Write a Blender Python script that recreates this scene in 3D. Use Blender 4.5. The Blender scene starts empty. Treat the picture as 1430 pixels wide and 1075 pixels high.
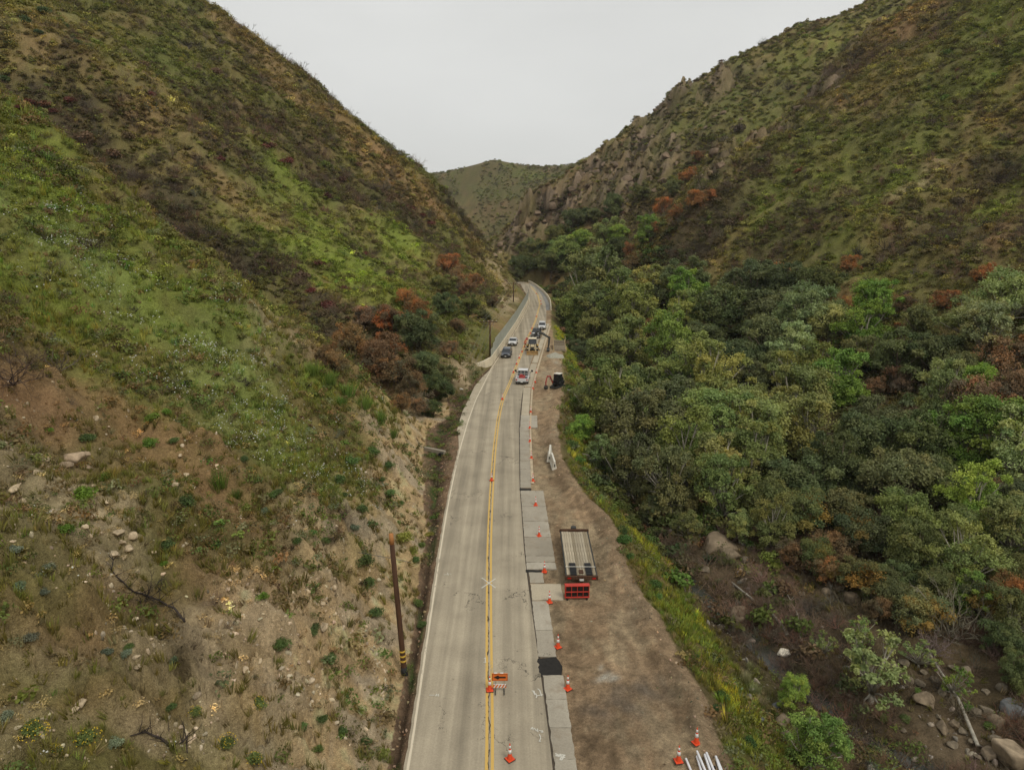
import bpy, bmesh, math, random
import numpy as np
from mathutils import Vector, Matrix
R = math.radians
random.seed(7)
RNG = np.random.default_rng(11)
scene = bpy.context.scene
COL = scene.collection

# ------------------------------------------------------------------ camera
CAM_H, PITCH, F = 25.0, R(13.1), 953.0          # metres, down tilt, focal length in photo pixels
cam_d = bpy.data.cameras.new('camera'); cam_d.lens = 24.0; cam_d.sensor_width = 36.0
cam_d.clip_start = 0.5; cam_d.clip_end = 6000
cam = bpy.data.objects.new('camera', cam_d); COL.objects.link(cam)
cam.location = (0, 0, CAM_H); cam.rotation_euler = (R(90) - PITCH, 0, 0)
scene.camera = cam

# ------------------------------------------------------------------ overcast sky and soft sun
world = bpy.data.worlds.new("World"); scene.world = world; world.use_nodes = True
wn, wl = world.node_tree.nodes, world.node_tree.links
wn.clear()
w_out = wn.new('ShaderNodeOutputWorld'); w_bg = wn.new('ShaderNodeBackground')
w_sky = wn.new('ShaderNodeTexSky'); w_sky.sky_type = 'NISHITA'; w_sky.sun_disc = False
SUN_EL, SUN_ROT = R(52), R(140)
w_sky.sun_elevation = SUN_EL; w_sky.sun_rotation = SUN_ROT
w_tc = wn.new('ShaderNodeTexCoord'); w_no = wn.new('ShaderNodeTexNoise')
w_no.inputs['Scale'].default_value = 1.6; w_no.inputs['Detail'].default_value = 5
w_map = wn.new('ShaderNodeMapping'); w_map.inputs['Scale'].default_value = (1, 1, 3.0)
w_ramp = wn.new('ShaderNodeValToRGB')
w_ramp.color_ramp.elements[0].position = 0.3; w_ramp.color_ramp.elements[0].color = (6.95, 6.97, 6.72, 1)
w_ramp.color_ramp.elements[1].position = 0.75; w_ramp.color_ramp.elements[1].color = (8.35, 8.35, 8.05, 1)
w_mix = wn.new('ShaderNodeMixRGB'); w_mix.inputs[0].default_value = 0.94
wl.new(w_tc.outputs['Generated'], w_map.inputs['Vector']); wl.new(w_map.outputs[0], w_no.inputs['Vector'])
wl.new(w_no.outputs['Fac'], w_ramp.inputs[0]); wl.new(w_sky.outputs[0], w_mix.inputs[1])
wl.new(w_ramp.outputs[0], w_mix.inputs[2]); wl.new(w_mix.outputs[0], w_bg.inputs['Color'])
w_bg.inputs['Strength'].default_value = 0.1
wl.new(w_bg.outputs[0], w_out.inputs['Surface'])
sun_d = bpy.data.lights.new('sun', 'SUN'); sun_d.energy = 1.5; sun_d.angle = R(18); sun_d.color = (1.0, 0.93, 0.80)
sun = bpy.data.objects.new('sun', sun_d); COL.objects.link(sun)
sd = Vector((math.sin(SUN_ROT) * math.cos(SUN_EL), math.cos(SUN_ROT) * math.cos(SUN_EL), math.sin(SUN_EL)))
sun.rotation_euler = sd.to_track_quat('Z', 'Y').to_euler()
HAZE_D = 0.0001
vs = scene.view_settings
vs.view_transform = 'Standard'; vs.look = 'None'; vs.exposure = 0.0; vs.gamma = 1.0; vs.use_curve_mapping = False
scene.cycles.max_bounces = 6; scene.cycles.diffuse_bounces = 3; scene.cycles.transparent_max_bounces = 6
scene.cycles.volume_bounces = 0

# ------------------------------------------------------------------ pixel of the photograph -> place in the world
CP, SP = math.cos(PITCH), math.sin(PITCH)
def ray(px, py):
    px = np.asarray(px, float); py = np.asarray(py, float)
    xr = (px - 715) / F; up = (537.5 - py) / F
    return xr, CP + SP * up, -SP + CP * up
def P(px, py, Y):
    x, y, z = ray(px, py); return (x / y * Y, Y, CAM_H + z / y * Y)
def G(px, py, z=0.0):
    x, y, w = ray(px, py); t = (z - CAM_H) / w; return (float(x * t), float(y * t))
def proj(x, y, z):
    d = y * CP - (z - CAM_H) * SP; u = y * SP + (z - CAM_H) * CP
    return 715 + F * x / d, 537.5 - F * u / d, d

# ------------------------------------------------------------------ noise
_perm = np.random.default_rng(3).permutation(256); _perm = np.concatenate([_perm, _perm])
_ga = np.random.default_rng(4).uniform(0, 2 * np.pi, 256); _gx, _gy = np.cos(_ga), np.sin(_ga)
def perlin(x, y):
    xi = np.floor(x).astype(int); yi = np.floor(y).astype(int); xf = x - xi; yf = y - yi
    xi &= 255; yi &= 255
    u = xf * xf * xf * (xf * (xf * 6 - 15) + 10); v = yf * yf * yf * (yf * (yf * 6 - 15) + 10)
    def g(a, b, dx, dy):
        h = _perm[_perm[a & 255] + (b & 255)]; return _gx[h] * dx + _gy[h] * dy
    a = g(xi, yi, xf, yf); b = g(xi + 1, yi, xf - 1, yf); c = g(xi, yi + 1, xf, yf - 1); d = g(xi + 1, yi + 1, xf - 1, yf - 1)
    return (a + u * (b - a)) * (1 - v) + (c + u * (d - c)) * v
def fbm(x, y, sc, octv=4, seed=0.0, gain=0.5):
    s = 0; a = 1.0; x = x / sc + seed * 17.13; y = y / sc - seed * 9.71
    for i in range(octv):
        s = s + a * perlin(x, y); a *= gain; x = x * 2.03 + 5.1; y = y * 2.03 - 3.7
    return s
def sstep(a, b, x):
    t = np.clip((x - a) / (b - a), 0, 1); return t * t * (3 - 2 * t)

# ------------------------------------------------------------------ road and valley lines (photo points dropped on the road plane)
def line(pts, z=0.0): return np.array([G(a, b, z) for a, b in pts])
def xof(ln, y):
    o = np.argsort(ln[:, 1]); return np.interp(y, ln[o, 1], ln[o, 0])
def smooth_line(ln, n=160, k=5):
    o = np.argsort(ln[:, 1]); ln = ln[o]; y = np.linspace(ln[0, 1], ln[-1, 1], n); x = np.interp(y, ln[:, 1], ln[:, 0])
    for _ in range(k): x[1:-1] = (x[:-2] + 2 * x[1:-1] + x[2:]) / 4
    return np.stack([x, y], 1)
_near = lambda ln, slope=0.0: np.vstack([[ln[0, 0] - slope * 60, ln[0, 1] - 90], ln])
ROAD_L = _near(line([(571, 1069), (598, 884), (616, 762), (627, 697), (641, 632), (653, 590), (664.5, 558), (687, 513), (705, 486), (724, 455.5), (740, 423.6), (739, 416), (731, 403), (727.4, 396)]))
ROAD_C = _near(line([(684.7, 1069), (682.7, 884), (683, 762), (686, 692), (690, 632), (695.5, 586), (702, 556), (710, 540), (724, 504), (736, 474), (747.5, 449), (754, 425), (751, 412), (742, 401), (733, 395.5)]))
ROAD_R = _near(line([(773, 1072), (746.6, 880), (740.5, 837), (732, 775), (728.8, 720), (725.5, 680.5), (724.8, 594), (729, 550), (741, 507), (755, 466), (763, 447), (762.7, 425), (757, 412), (747, 401), (737, 394.5)]))
DIRT_R = _near(line([(1027, 1072), (1002, 1028), (988, 977), (958, 929), (931, 879), (924, 859), (901, 836), (876, 790), (863, 742), (852, 722), (820, 693), (800, 665), (785, 640), (778, 594), (784.6, 557), (789.5, 538), (786, 521), (784.5, 497), (783, 484), (774, 474), (769, 452), (768.5, 420), (754, 405), (737, 393.5)]))
FOOT_L = _near(line([(541, 1072), (553, 1000), (568, 930), (577, 880), (585, 800), (597, 740), (591, 698), (593, 672), (590, 640), (597, 600), (628, 581), (624, 556), (650, 546), (662, 532), (684, 513), (700, 488), (719, 457.5), (735.5, 425), (735, 416), (728, 403), (724, 398)]))
ROAD_L = smooth_line(ROAD_L, 240, 3); ROAD_C = smooth_line(ROAD_C, 240, 6); ROAD_R = smooth_line(ROAD_R, 240, 4)
CREEK = np.array([G(a, b, -6.5) for a, b in [(1290, 1075), (1180, 1000), (1095, 935), (1045, 880), (1000, 850), (950, 797), (905, 745), (880, 690), (870, 640)]])
CREEK = np.vstack([[60, -60], [33, 22], CREEK, [22, 110], [25, 150], [24, 200], [22, 250], [18, 300], [8, 335], [-40, 360]])
CREEK = CREEK[np.argsort(CREEK[:, 1])]

# ------------------------------------------------------------------ terrain height: control points and a smooth spline through them
C = []
for x, y in FOOT_L[::1]: C.append((x, y, 0.0))
for y in (-250, -120, 0, 20): C += [(-7.5, y, 0), (8, y, 0)]
for px, py, Y in [(300, 450, 58), (100, 400, 52), (0, 300, 52), (0, 550, 34),
                  (585, 612, 68), (530, 536, 73), (480, 480, 76), (420, 428, 79), (358, 383, 82), (238, 336, 90), (168, 268, 97), (92, 210, 105), (11, 134, 115),
                  (400, 330, 150), (200, 100, 175), (0, 0, 190), (400, 200, 220), (500, 300, 200), (600, 350, 200), (560, 400, 140), (470, 400, 128), (300, 200, 170), (100, 60, 165),
                  (283, 0, 285), (430, 105, 285), (545, 205, 285), (610, 255, 285), (665, 320, 285), (700, 365, 285), (715, 385, 288),
                  (1430, 300, 160), (1430, 100, 200), (1430, 0, 230), (1200, 300, 170), (1200, 150, 230), (1110, 140, 260), (1200, 60, 290), (1290, 0, 300), (1000, 220, 240), (960, 300, 215),
                  (900, 250, 330), (800, 300, 330), (750, 350, 330), (850, 350, 290),
                  (700, 335, 400), (735, 285, 400), (765, 262, 400), (830, 215, 400), (865, 198, 400), (895, 180, 400), (905, 155, 410), (965, 110, 420), (1000, 95, 430), (1100, 45, 450), (1235, 0, 460),
                  (900, 188, 780), (850, 206, 800), (800, 232, 820), (768, 250, 870), (730, 240, 950), (690, 222, 1000), (650, 235, 980), (612, 253, 950), (560, 290, 900),
                  (700, 300, 760), (640, 300, 760), (760, 300, 740)]:
    C.append(P(px, py, Y))
C += [(-9.3, 30, 3.6), (-12.8, 30, 8.2), (-9.5, 40, 3.2), (-13, 40, 7.5), (-20, 26, 14), (-35, 18, 24), (-35, 0, 23), (-70, 10, 45), (-60, 40, 36), (-10, 50, 3.2), (-13.5, 50, 7), (-11, 12, 5), (-20, 0, 13), (-90, 60, 48), (-130, 100, 62), (-150, 20, 80), (-250, 50, 120), (-60, -60, 36), (-150, -100, 80), (-300, -250, 130),
      (-20, 87, 1.5), (-36, 97, 6.5), (-56, 109, 14), (-84, 124, 26), (-118, 140, 44), (-12, 110, 6.5), (-10, 190, 8), (-6, 240, 7),
      (-200, 220, 130), (-250, 285, 170), (-150, 380, 85), (-60, 370, 25), (-20, 345, 0), (-50, 325, 0), (-300, 420, 120), (-400, 200, 200), (-80, 450, 5), (0, 470, 2), (-30, 600, 4), (-200, 600, 60), (-250, 900, 120), (-500, 600, 180), (-600, 1200, 150),
      (140, 330, 80), (100, 300, 52), (75, 285, 36), (190, 380, 125), (150, 520, 60), (60, 540, 15), (260, 560, 120), (300, 460, 175), (230, 300, 150), (250, 200, 150), (200, 120, 100), (160, 60, 70), (110, 20, 40), (130, -100, 60), (300, -100, 130), (400, 250, 200), (450, 500, 200), (300, 800, 130), (500, 1000, 150),
      (100, 700, 25), (-20, 1130, 85), (-100, 1500, 60), (150, 1500, 90), (0, 2400, 60), (-900, 2000, 150), (900, 2000, 150), (1200, 0, 220), (-1200, 0, 220), (0, -1200, 80), (-900, -900, 150), (900, -900, 150),
      (55, 60, -2.5), (60, 100, -1), (56, 140, 1), (48, 180, 2), (36, 220, 3), (34, 260, 4), (28, 310, 4), (10, 365, 2), (52, 20, -2), (60, -40, 0), (75, 60, 9), (82, 100, 13), (62, 175, 9)]
for x, y in CREEK: C += [(x, y, -6.2), (x + 9, y, -5.8)] if 20 < y < 200 else [(x, y, -5.5)]
for y in (30, 50, 70, 95, 120, 150): C += [(38, y, -4.6)]
C = np.array(C, float)
def _uniq(c):
    keep = []
    for p in c:
        if all((p[0] - q[0]) ** 2 + (p[1] - q[1]) ** 2 > 6 for q in keep): keep.append(p)
    return np.array(keep)
C = _uniq(C)
_n = len(C)
_D = np.hypot(C[:, None, 0] - C[None, :, 0], C[:, None, 1] - C[None, :, 1])
_A = np.zeros((_n + 3, _n + 3)); _A[:_n, :_n] = _D + np.eye(_n) * -0.8
_A[:_n, _n] = 1; _A[:_n, _n + 1:] = C[:, :2]; _A[_n, :_n] = 1; _A[_n + 1:, :_n] = C[:, :2].T
_W = np.linalg.solve(_A, np.concatenate([C[:, 2], [0, 0, 0]]))
def spline(x, y):
    out = _W[_n] + _W[_n + 1] * x + _W[_n + 2] * y
    for i in range(_n): out = out + _W[i] * np.hypot(x - C[i, 0] , y - C[i, 1])
    return out
def edges(y):
    xl = np.where(y < 296, xof(FOOT_L, y), np.interp(y, [296, 300, 306, 312, 335], [3.6, 2.5, -6, -60, -60]))
    xr = np.where(y < 313, xof(DIRT_R, y), np.interp(y, [313, 322, 332], [8.0, -10, -60]))
    xr = np.where(y > 332, xl, xr)
    return xl, np.maximum(xr, xl)
ROCKY = [(870, 215, 330, 60, 40), (760, 300, 370, 45, 35)]   # not used for shape, see rock mask
def height(x, y, full=True):
    base = spline(x, y)
    xl, xr = edges(y)
    dl, dr = xl - x, x - xr
    r = np.hypot(x, y)
    # hillside relief
    wl_ = sstep(1.0, 22, dl); wr_ = sstep(30, 60, dr) 
    w = np.where(dl > 0, wl_, np.where(dr > 0, wr_, 0)) * sstep(900, 450, r)
    warp = fbm(x, y, 60, 2, 3) * 14
    big = fbm(x + warp, y, 42, 4, 1)
    rid = 1 - np.abs(fbm(x * 1.0 + warp, y * 1.7, 24, 4, 5)) * 2.0
    relief = w * (big * 5.5 + (rid - 0.6) * 2.6)
    relief = relief + fbm(x, y, 5.5, 4, 8) * 0.9 * np.clip(w * 2, 0, 1)
    rock = rockmask(x, y)
    if full:
        a = fbm(x + y * .2, y * 1.05 - x * .15, 15, 6, 21, 0.62); b = fbm(x, y, 26, 4, 22)
        relief = relief + rock * (np.abs(a) * 10.0 + np.round(b * 6 + a) * 1.6 - 2.5)
    z = base + relief
    zl = np.minimum(dl * 1.25 + fbm(x, y, 3.0, 3, 6) * 0.35 * sstep(0, 2.5, dl), np.maximum(z, dl * 0.22))
    nearw = sstep(150, 55, r)
    zl = zl + fbm(x * 1.0, y * 0.45, 1.6, 4, 12) * 0.42 * sstep(0.6, 3, dl) * nearw
    rl = 1 - np.abs(fbm(x * 0.28, y * 1.0, 2.1, 4, 17)) * 2.2
    zl = zl - rl * 0.75 * sstep(0.3, 2.0, dl) * sstep(16, 7, dl) * nearw
    frac = np.abs(fbm(x, y, 2.6, 5, 27, .62)); zl = zl + (frac * 2.0 - .35) * sstep(.8, 3.0, dl) * (.3 + .7 * sstep(17, 8, dl)) * nearw * sstep(-.15, .25, fbm(x, y, 8, 3, 28) + .1)
    zl = zl - np.clip(1 - np.abs(fbm(x, y * .6, 7, 4, 19)) * 3, 0, 1) * .8 * sstep(2, 8, dl) * nearw
    out = sstep(.22, .5, fbm(x, y, 3.6, 3, 23)) * sstep(3, 8, dl) * nearw
    zl = zl + out * (.35 + np.abs(fbm(x, y, 1.1, 3, 24)) * .7)
    emb = -0.85 * dr
    b2 = np.minimum(z, -0.28 * dr + np.maximum(dr - 10, 0) * 2.4)
    cx = np.interp(y, CREEK[:, 1], CREEK[:, 0]); ch = np.exp(-((x - cx) / 1.7) ** 2)
    zr = np.maximum(emb, b2) + fbm(x, y, 2.2, 4, 9) * 0.55 * sstep(1.5, 6, dr) - ch * 0.9 * (y < 340)
    rx = xof(ROAD_R, y)
    flat = -0.05 + fbm(x, y, 2.5, 4, 14) * 0.06 * sstep(0.3, 2.0, x - rx)
    lipd = np.abs(x - xr + 0.9 + fbm(x, y, 4, 2, 2) * 0.9)
    flat = flat + (np.exp(-(lipd / 0.5) ** 2) * 0.28 - np.exp(-((x - xr + 2.3) / 0.8) ** 2) * 0.12) * (y < 120)
    rlx = xof(ROAD_L, y); gap = np.clip(rlx - xl, 0.4, 9)
    ditch = np.exp(-((x - (xl + gap * 0.42)) / (gap * 0.2)) ** 2) * 0.45 * (y < 112) * sstep(0.25, 0.9, rlx - x)
    flat = np.where(x < rlx, flat - ditch + fbm(x, y, 1.8, 3, 31) * .09 * sstep(.2, .9, rlx - x), flat)
    z = np.where(dl > 0, zl, np.where(dr > 0, zr, flat))
    z = np.where((dl > 0) & (dl < 1.0) , z + (flat - z) * (1 - sstep(0, 1.0, dl)) , z)
    far = sstep(318, 345, y)
    return np.where(y > 318, z * (1 - far) + (base + relief) * far, z)
ROCKS = []      # (x, y, rx, ry, weight) filled below from photo points
def rockmask(x, y):
    m = 0
    for cx, cy, rx, ry, wgt in ROCKS:
        m = np.maximum(m, wgt * np.exp(-(((x - cx) / rx) ** 2 + ((y - cy) / ry) ** 2)))
    if isinstance(m, int): return np.zeros_like(x)
    return sstep(0.25, 0.7, m + fbm(x, y, 18, 3, 41) * 0.45)
for px, py, Y, rx, ry, wg in [(735, 300, 395, 18, 25, 1), (790, 290, 370, 20, 26, 1.0), (850, 250, 350, 22, 34, 1.0), (830, 215, 385, 22, 25, .9), (900, 200, 380, 22, 30, .9), (895, 240, 345, 20, 26, 1),
                              (1000, 165, 400, 22, 24, .7), (1110, 150, 262, 12, 16, 1.0), (1150, 110, 275, 12, 14, .8), (1010, 225, 245, 9, 14, .9), (1060, 200, 250, 12, 16, .7), (960, 105, 418, 16, 15, .9), (1085, 175, 255, 12, 14, .9), (1040, 215, 247, 12, 12, .8), (985, 255, 232, 10, 12, .8), (1200, 70, 288, 14, 10, .7), (940, 150, 405, 20, 16, .8), (860, 300, 320, 16, 16, .8), (905, 155, 408, 14, 14, .9),
                              (700, 375, 288, 6, 12, .9), (690, 350, 282, 9, 14, .8), (722, 395, 275, 4, 16, .8)]:
    q = P(px, py, Y); ROCKS.append((q[0], q[1], rx, ry, wg))

# ------------------------------------------------------------------ ground sheet: fine near the photo's view, coarse behind, out to the horizon
phi = np.concatenate([np.linspace(-180, -46, 46)[:-1], np.linspace(-46, 46, 560), np.linspace(46, 180, 46)[1:-1]])
rr = np.concatenate([np.linspace(0.6, 14, 14)[:-1], np.geomspace(14, 700, 640)[:-1], np.geomspace(700, 3200, 60)])
PH, RR = np.meshgrid(np.radians(phi), rr, indexing='xy')       # rows = radius
TX, TY = RR * np.sin(PH), RR * np.cos(PH)
TZ = height(TX.ravel(), TY.ravel()).reshape(TX.shape)
NR, NP = TX.shape
def lookup(grid, x, y):
    r = np.hypot(x, y); a = np.degrees(np.arctan2(x, y))
    i = np.clip(np.searchsorted(rr, r) - 1, 0, NR - 2); j = np.clip(np.searchsorted(phi, a) - 1, 0, NP - 2)
    fi = np.clip((r - rr[i]) / (rr[i + 1] - rr[i]), 0, 1); fj = np.clip((a - phi[j]) / (phi[j + 1] - phi[j]), 0, 1)
    return (grid[i, j] * (1 - fi) * (1 - fj) + grid[i + 1, j] * fi * (1 - fj) + grid[i, j + 1] * (1 - fi) * fj + grid[i + 1, j + 1] * fi * fj)
def Z(x, y): return lookup(TZ, np.asarray(x, float), np.asarray(y, float))
_T = np.geomspace(8, 1600, 1500)
def hit(px, py, lift=0.0):
    """first place where the line of sight through a photo point meets the ground (raised by lift)"""
    a, b, c = ray(px, py); x, y, z = a * _T, b * _T, CAM_H + c * _T
    d = z - (Z(x, y) + lift); k = np.nonzero(d < 0)[0]
    if len(k) == 0: return None
    k = k[0]
    if k == 0: return x[0], y[0], z[0] - lift, _T[0]
    f = d[k - 1] / (d[k - 1] - d[k]); t = _T[k - 1] + f * (_T[k] - _T[k - 1])
    return float(a * t), float(b * t), float(Z(a * t, b * t)), float(t)
# ------------------------------------------------------------------ ground cover: soft patches, anchored on the ground where the photo shows them
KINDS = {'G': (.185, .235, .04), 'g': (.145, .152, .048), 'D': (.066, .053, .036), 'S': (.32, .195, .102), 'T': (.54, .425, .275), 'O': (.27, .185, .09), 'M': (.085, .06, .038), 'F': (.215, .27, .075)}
KI = {k: i for i, k in enumerate(KINDS)}
PATCH = [  # photo x, y, radius x, radius y, turn (deg, clockwise in the photo), kind, weight
 (60,210,90,40,42,'G',1),(130,290,120,40,45,'G',1),(60,330,90,34,35,'F',1.3),(170,400,150,46,38,'F',1.5),(300,500,130,44,40,'F',1.5),(60,260,90,50,40,'G',1.2),(240,420,120,50,38,'G',1.2),(100,420,100,40,35,'G',1.0),(380,570,60,30,40,'F',1),(400,620,60,25,50,'G',.7),
 (230,340,120,30,40,'g',.8),(330,440,120,28,40,'g',.8),(80,470,90,40,35,'G',.7),(180,540,110,40,38,'G',.7),(300,640,120,35,38,'g',.5),
 (455,530,45,22,38,'G',1.6),(540,580,50,20,45,'G',1.4),(400,470,30,20,0,'T',.8),(360,430,25,18,20,'T',.9),(320,415,30,10,40,'T',.6),
 (60,560,100,60,20,'S',1.1),(180,620,120,35,35,'S',1.3),(300,690,130,40,30,'S',1.1),(60,680,90,70,10,'T',.55),(150,750,70,50,40,'T',1.3),(90,700,60,40,30,'T',.9),(180,760,40,30,30,'T',1.4),(440,850,50,40,20,'T',1.3),(330,970,60,40,0,'T',1.3),(570,690,20,60,15,'T',1.4),(120,650,50,40,20,'S',.6),(200,830,90,40,20,'S',.7),
 (80,870,120,60,10,'S',.7),(80,950,130,60,10,'g',.45),(60,900,100,60,10,'T',.5),(160,1010,120,50,0,'S',.6),(100,1040,120,30,0,'T',.5),(220,930,70,50,50,'T',.9),(340,930,60,90,-20,'T',1.5),(350,860,60,70,20,'T',1.2),(220,1050,70,40,0,'T',1.2),
 (430,740,60,70,10,'T',1.1),(420,840,70,60,40,'T',1.2),(480,940,60,60,0,'T',1.1),(500,890,50,60,30,'O',.5),(530,930,40,60,0,'T',1.0),(480,1040,60,40,0,'T',1),(300,780,60,30,30,'S',.8),(250,870,90,40,30,'D',.8),(320,900,60,30,40,'D',.7),
 (480,700,30,50,20,'D',1.2),(440,660,40,30,0,'g',.7),(500,640,50,40,30,'g',1.0),(520,740,25,80,15,'g',.6),(555,660,28,60,25,'T',1.3),(580,720,20,60,10,'T',1.3),(560,770,20,40,0,'g',.8),(560,800,25,50,10,'T',.8),(510,600,50,25,40,'S',.7),
 # gully and second hill
 (60,140,70,30,40,'D',1.3),(140,230,90,40,45,'D',1.3),(220,300,80,35,40,'D',1.2),(300,345,90,30,25,'D',1.6),(370,372,70,26,0,'D',1.6),(420,410,60,24,30,'D',1.5),(480,460,70,30,35,'D',1.5),(240,270,60,30,45,'D',1.4),(110,165,60,25,45,'D',1.5),(180,170,40,25,30,'D',.7),
 (60,40,60,60,0,'O',.9),(110,90,60,30,20,'O',.7),(150,40,60,60,40,'g',.9),(240,60,90,60,40,'g',.9),(260,110,60,30,40,'G',.5),(210,170,50,25,40,'O',.9),(270,200,60,40,30,'O',.5),(330,220,90,30,40,'D',.6),(300,150,80,30,40,'D',.6),
 (320,270,60,25,30,'O',1.0),(370,290,60,25,30,'O',.9),(420,300,90,40,35,'G',1.1),(440,350,100,40,30,'G',1.3),(500,380,80,40,30,'G',1.5),(400,240,60,20,45,'G',.8),(560,350,50,30,50,'G',1.1),(540,400,60,30,30,'G',1.3),(620,330,30,30,50,'g',1),(650,380,40,30,50,'g',1),(330,330,80,20,20,'g',.8),
 (420,140,90,14,38,'O',1.0),(350,60,70,14,40,'O',1.0),(520,220,80,14,43,'S',1.2),(600,280,60,12,50,'S',1.2),(660,340,50,12,55,'O',1.1),(690,380,25,14,50,'T',1.0),(710,420,14,30,60,'T',1.1),(640,300,40,12,50,'D',.8),(480,200,60,25,40,'g',.6),
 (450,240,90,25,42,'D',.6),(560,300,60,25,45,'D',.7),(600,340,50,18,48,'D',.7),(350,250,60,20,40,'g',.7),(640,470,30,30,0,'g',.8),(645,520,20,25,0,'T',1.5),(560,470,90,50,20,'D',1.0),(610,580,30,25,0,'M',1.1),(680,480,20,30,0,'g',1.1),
 # right side hills
 (1330,90,120,50,-35,'g',1.1),(1400,30,60,40,-30,'G',.7),(1380,110,80,40,-30,'G',.6),(1250,180,120,50,-35,'g',1.1),(1290,200,90,30,-35,'G',.6),(1150,250,70,30,-40,'G',.6),(1230,270,80,26,-35,'G',.6),(1360,200,60,24,-35,'G',.5),(1130,250,90,50,-40,'g',.9),(1100,320,110,30,-40,'D',.7),(1340,220,100,14,-38,'S',.6),(1290,250,60,14,-40,'T',.5),(1380,150,60,12,-35,'S',.5),(1410,250,50,25,-30,'D',1.1),(1400,290,70,20,-35,'G',1.0),
 (1180,200,60,30,-35,'g',.6),(1230,130,60,20,-35,'S',.6),(1200,300,80,40,-35,'G',.5),(1300,330,90,40,-20,'D',.5),(1240,330,40,25,0,'S',.7),(1400,330,40,14,-40,'S',.8),(1350,400,80,30,-30,'g',.8),(1220,390,50,30,0,'G',.6),(1130,360,60,30,0,'g',.8),
 (990,300,60,40,-40,'D',1.0),(960,350,80,25,-30,'D',1.1),(1060,250,40,40,-40,'D',.5),(1080,280,60,14,-45,'G',.8),(1040,150,90,50,-25,'g',.9),(1150,60,90,30,-20,'G',.4),(1260,30,90,16,-30,'S',.9),(1180,100,60,16,-35,'D',.8),(940,180,60,30,-30,'g',.7),(980,210,40,40,-50,'D',.9),
 (850,190,60,14,-30,'g',.9),(820,250,60,20,-30,'S',.6),(780,300,40,20,-35,'D',.6),(740,310,30,20,-30,'S',.6),(900,300,60,30,-30,'D',.6),
 (690,270,60,25,0,'g',.8),(760,260,30,12,20,'S',.8),(690,290,30,12,0,'S',.6),(740,245,30,8,10,'G',.8),
 # the strip by the dirt lot, its bank and the creek
 (915,780,14,30,-35,'G',1.3),(945,850,22,40,-30,'G',1.6),(975,890,20,30,-30,'G',1.4),(1000,935,26,22,-30,'O',1.3),(1020,985,26,26,-20,'g',1.2),(1050,1040,32,34,-20,'G',1.4),(870,745,10,24,-20,'G',1.0),(825,660,24,24,0,'g',1.2),(800,600,12,40,0,'g',1.3),(800,520,14,36,0,'G',1.3),(810,480,30,16,0,'g',1),(790,455,12,12,0,'G',1.0),
 (950,780,80,40,30,'M',1.4),(1060,850,80,60,30,'M',1.3),(1150,880,90,60,20,'M',1.1),(1020,900,50,40,30,'M',1.2),(1130,820,90,40,0,'M',1.1),(1300,960,90,40,0,'M',1.0),(1250,1010,80,30,30,'T',.35),(1350,1020,60,40,0,'T',.6),(1000,720,150,50,0,'M',.9),(1200,700,220,90,0,'M',1.0),(1000,600,200,70,0,'M',.8),(1300,560,150,80,0,'M',.8)]  # M: dark mud, with shade of overhanging trees put into its colour
def hit2(px, py):
    h = hit(px, py)
    return None if h is None else (h[0], h[1])
pw = np.zeros((len(KINDS),) + TX.shape)
base_n = fbm(TX, TY, 16, 4, 50); base_m = fbm(TX, TY, 30, 3, 51)
wx = TX + fbm(TX, TY, 9, 3, 52) * 3.5; wy = TY + fbm(TX, TY, 9, 3, 53) * 3.5
for px, py, rx, ry, ang, k, wt in PATCH:
    c = hit2(px, py)
    if c is None: continue
    ca, sa = math.cos(R(ang)), math.sin(R(ang))
    tm = hit(px, py)[3]
    def axis(dx, dy):
        # average of both sides, clipped so a grazing view cannot stretch a patch without limit
        v = []
        for s in (.5, -.5):
            q = hit2(px + s * dx, py + s * dy)
            if q is not None:
                w = np.array([(q[0] - c[0]), (q[1] - c[1])]) / s
                L = np.linalg.norm(w); lim = 3.2 * math.hypot(dx, dy) * tm / F
                v.append(w * min(1, lim / max(L, 1e-6)))
        return sum(v) / len(v) if v else np.array([1.0, 0])
    a = axis(rx * ca, rx * sa); b = axis(-ry * sa, ry * ca)
    M = np.array([[a[0], b[0]], [a[1], b[1]]])
    if abs(np.linalg.det(M)) < .05 * np.linalg.norm(a) * np.linalg.norm(b): M = M + np.eye(2) * .25 * np.linalg.norm(a)
    Mi = np.linalg.inv(M)
    u = wx - c[0]; v = wy - c[1]
    q = (Mi[0, 0] * u + Mi[0, 1] * v) ** 2 + (Mi[1, 0] * u + Mi[1, 1] * v) ** 2
    pw[KI[k]] = np.maximum(pw[KI[k]], wt * np.exp(-q * 0.9))
pw *= np.clip(1.0 + 1.3 * np.stack([fbm(TX, TY, 5 + i * .7, 4, 60 + i, .6) for i in range(len(KINDS))]), 0.1, 2.2)
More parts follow.
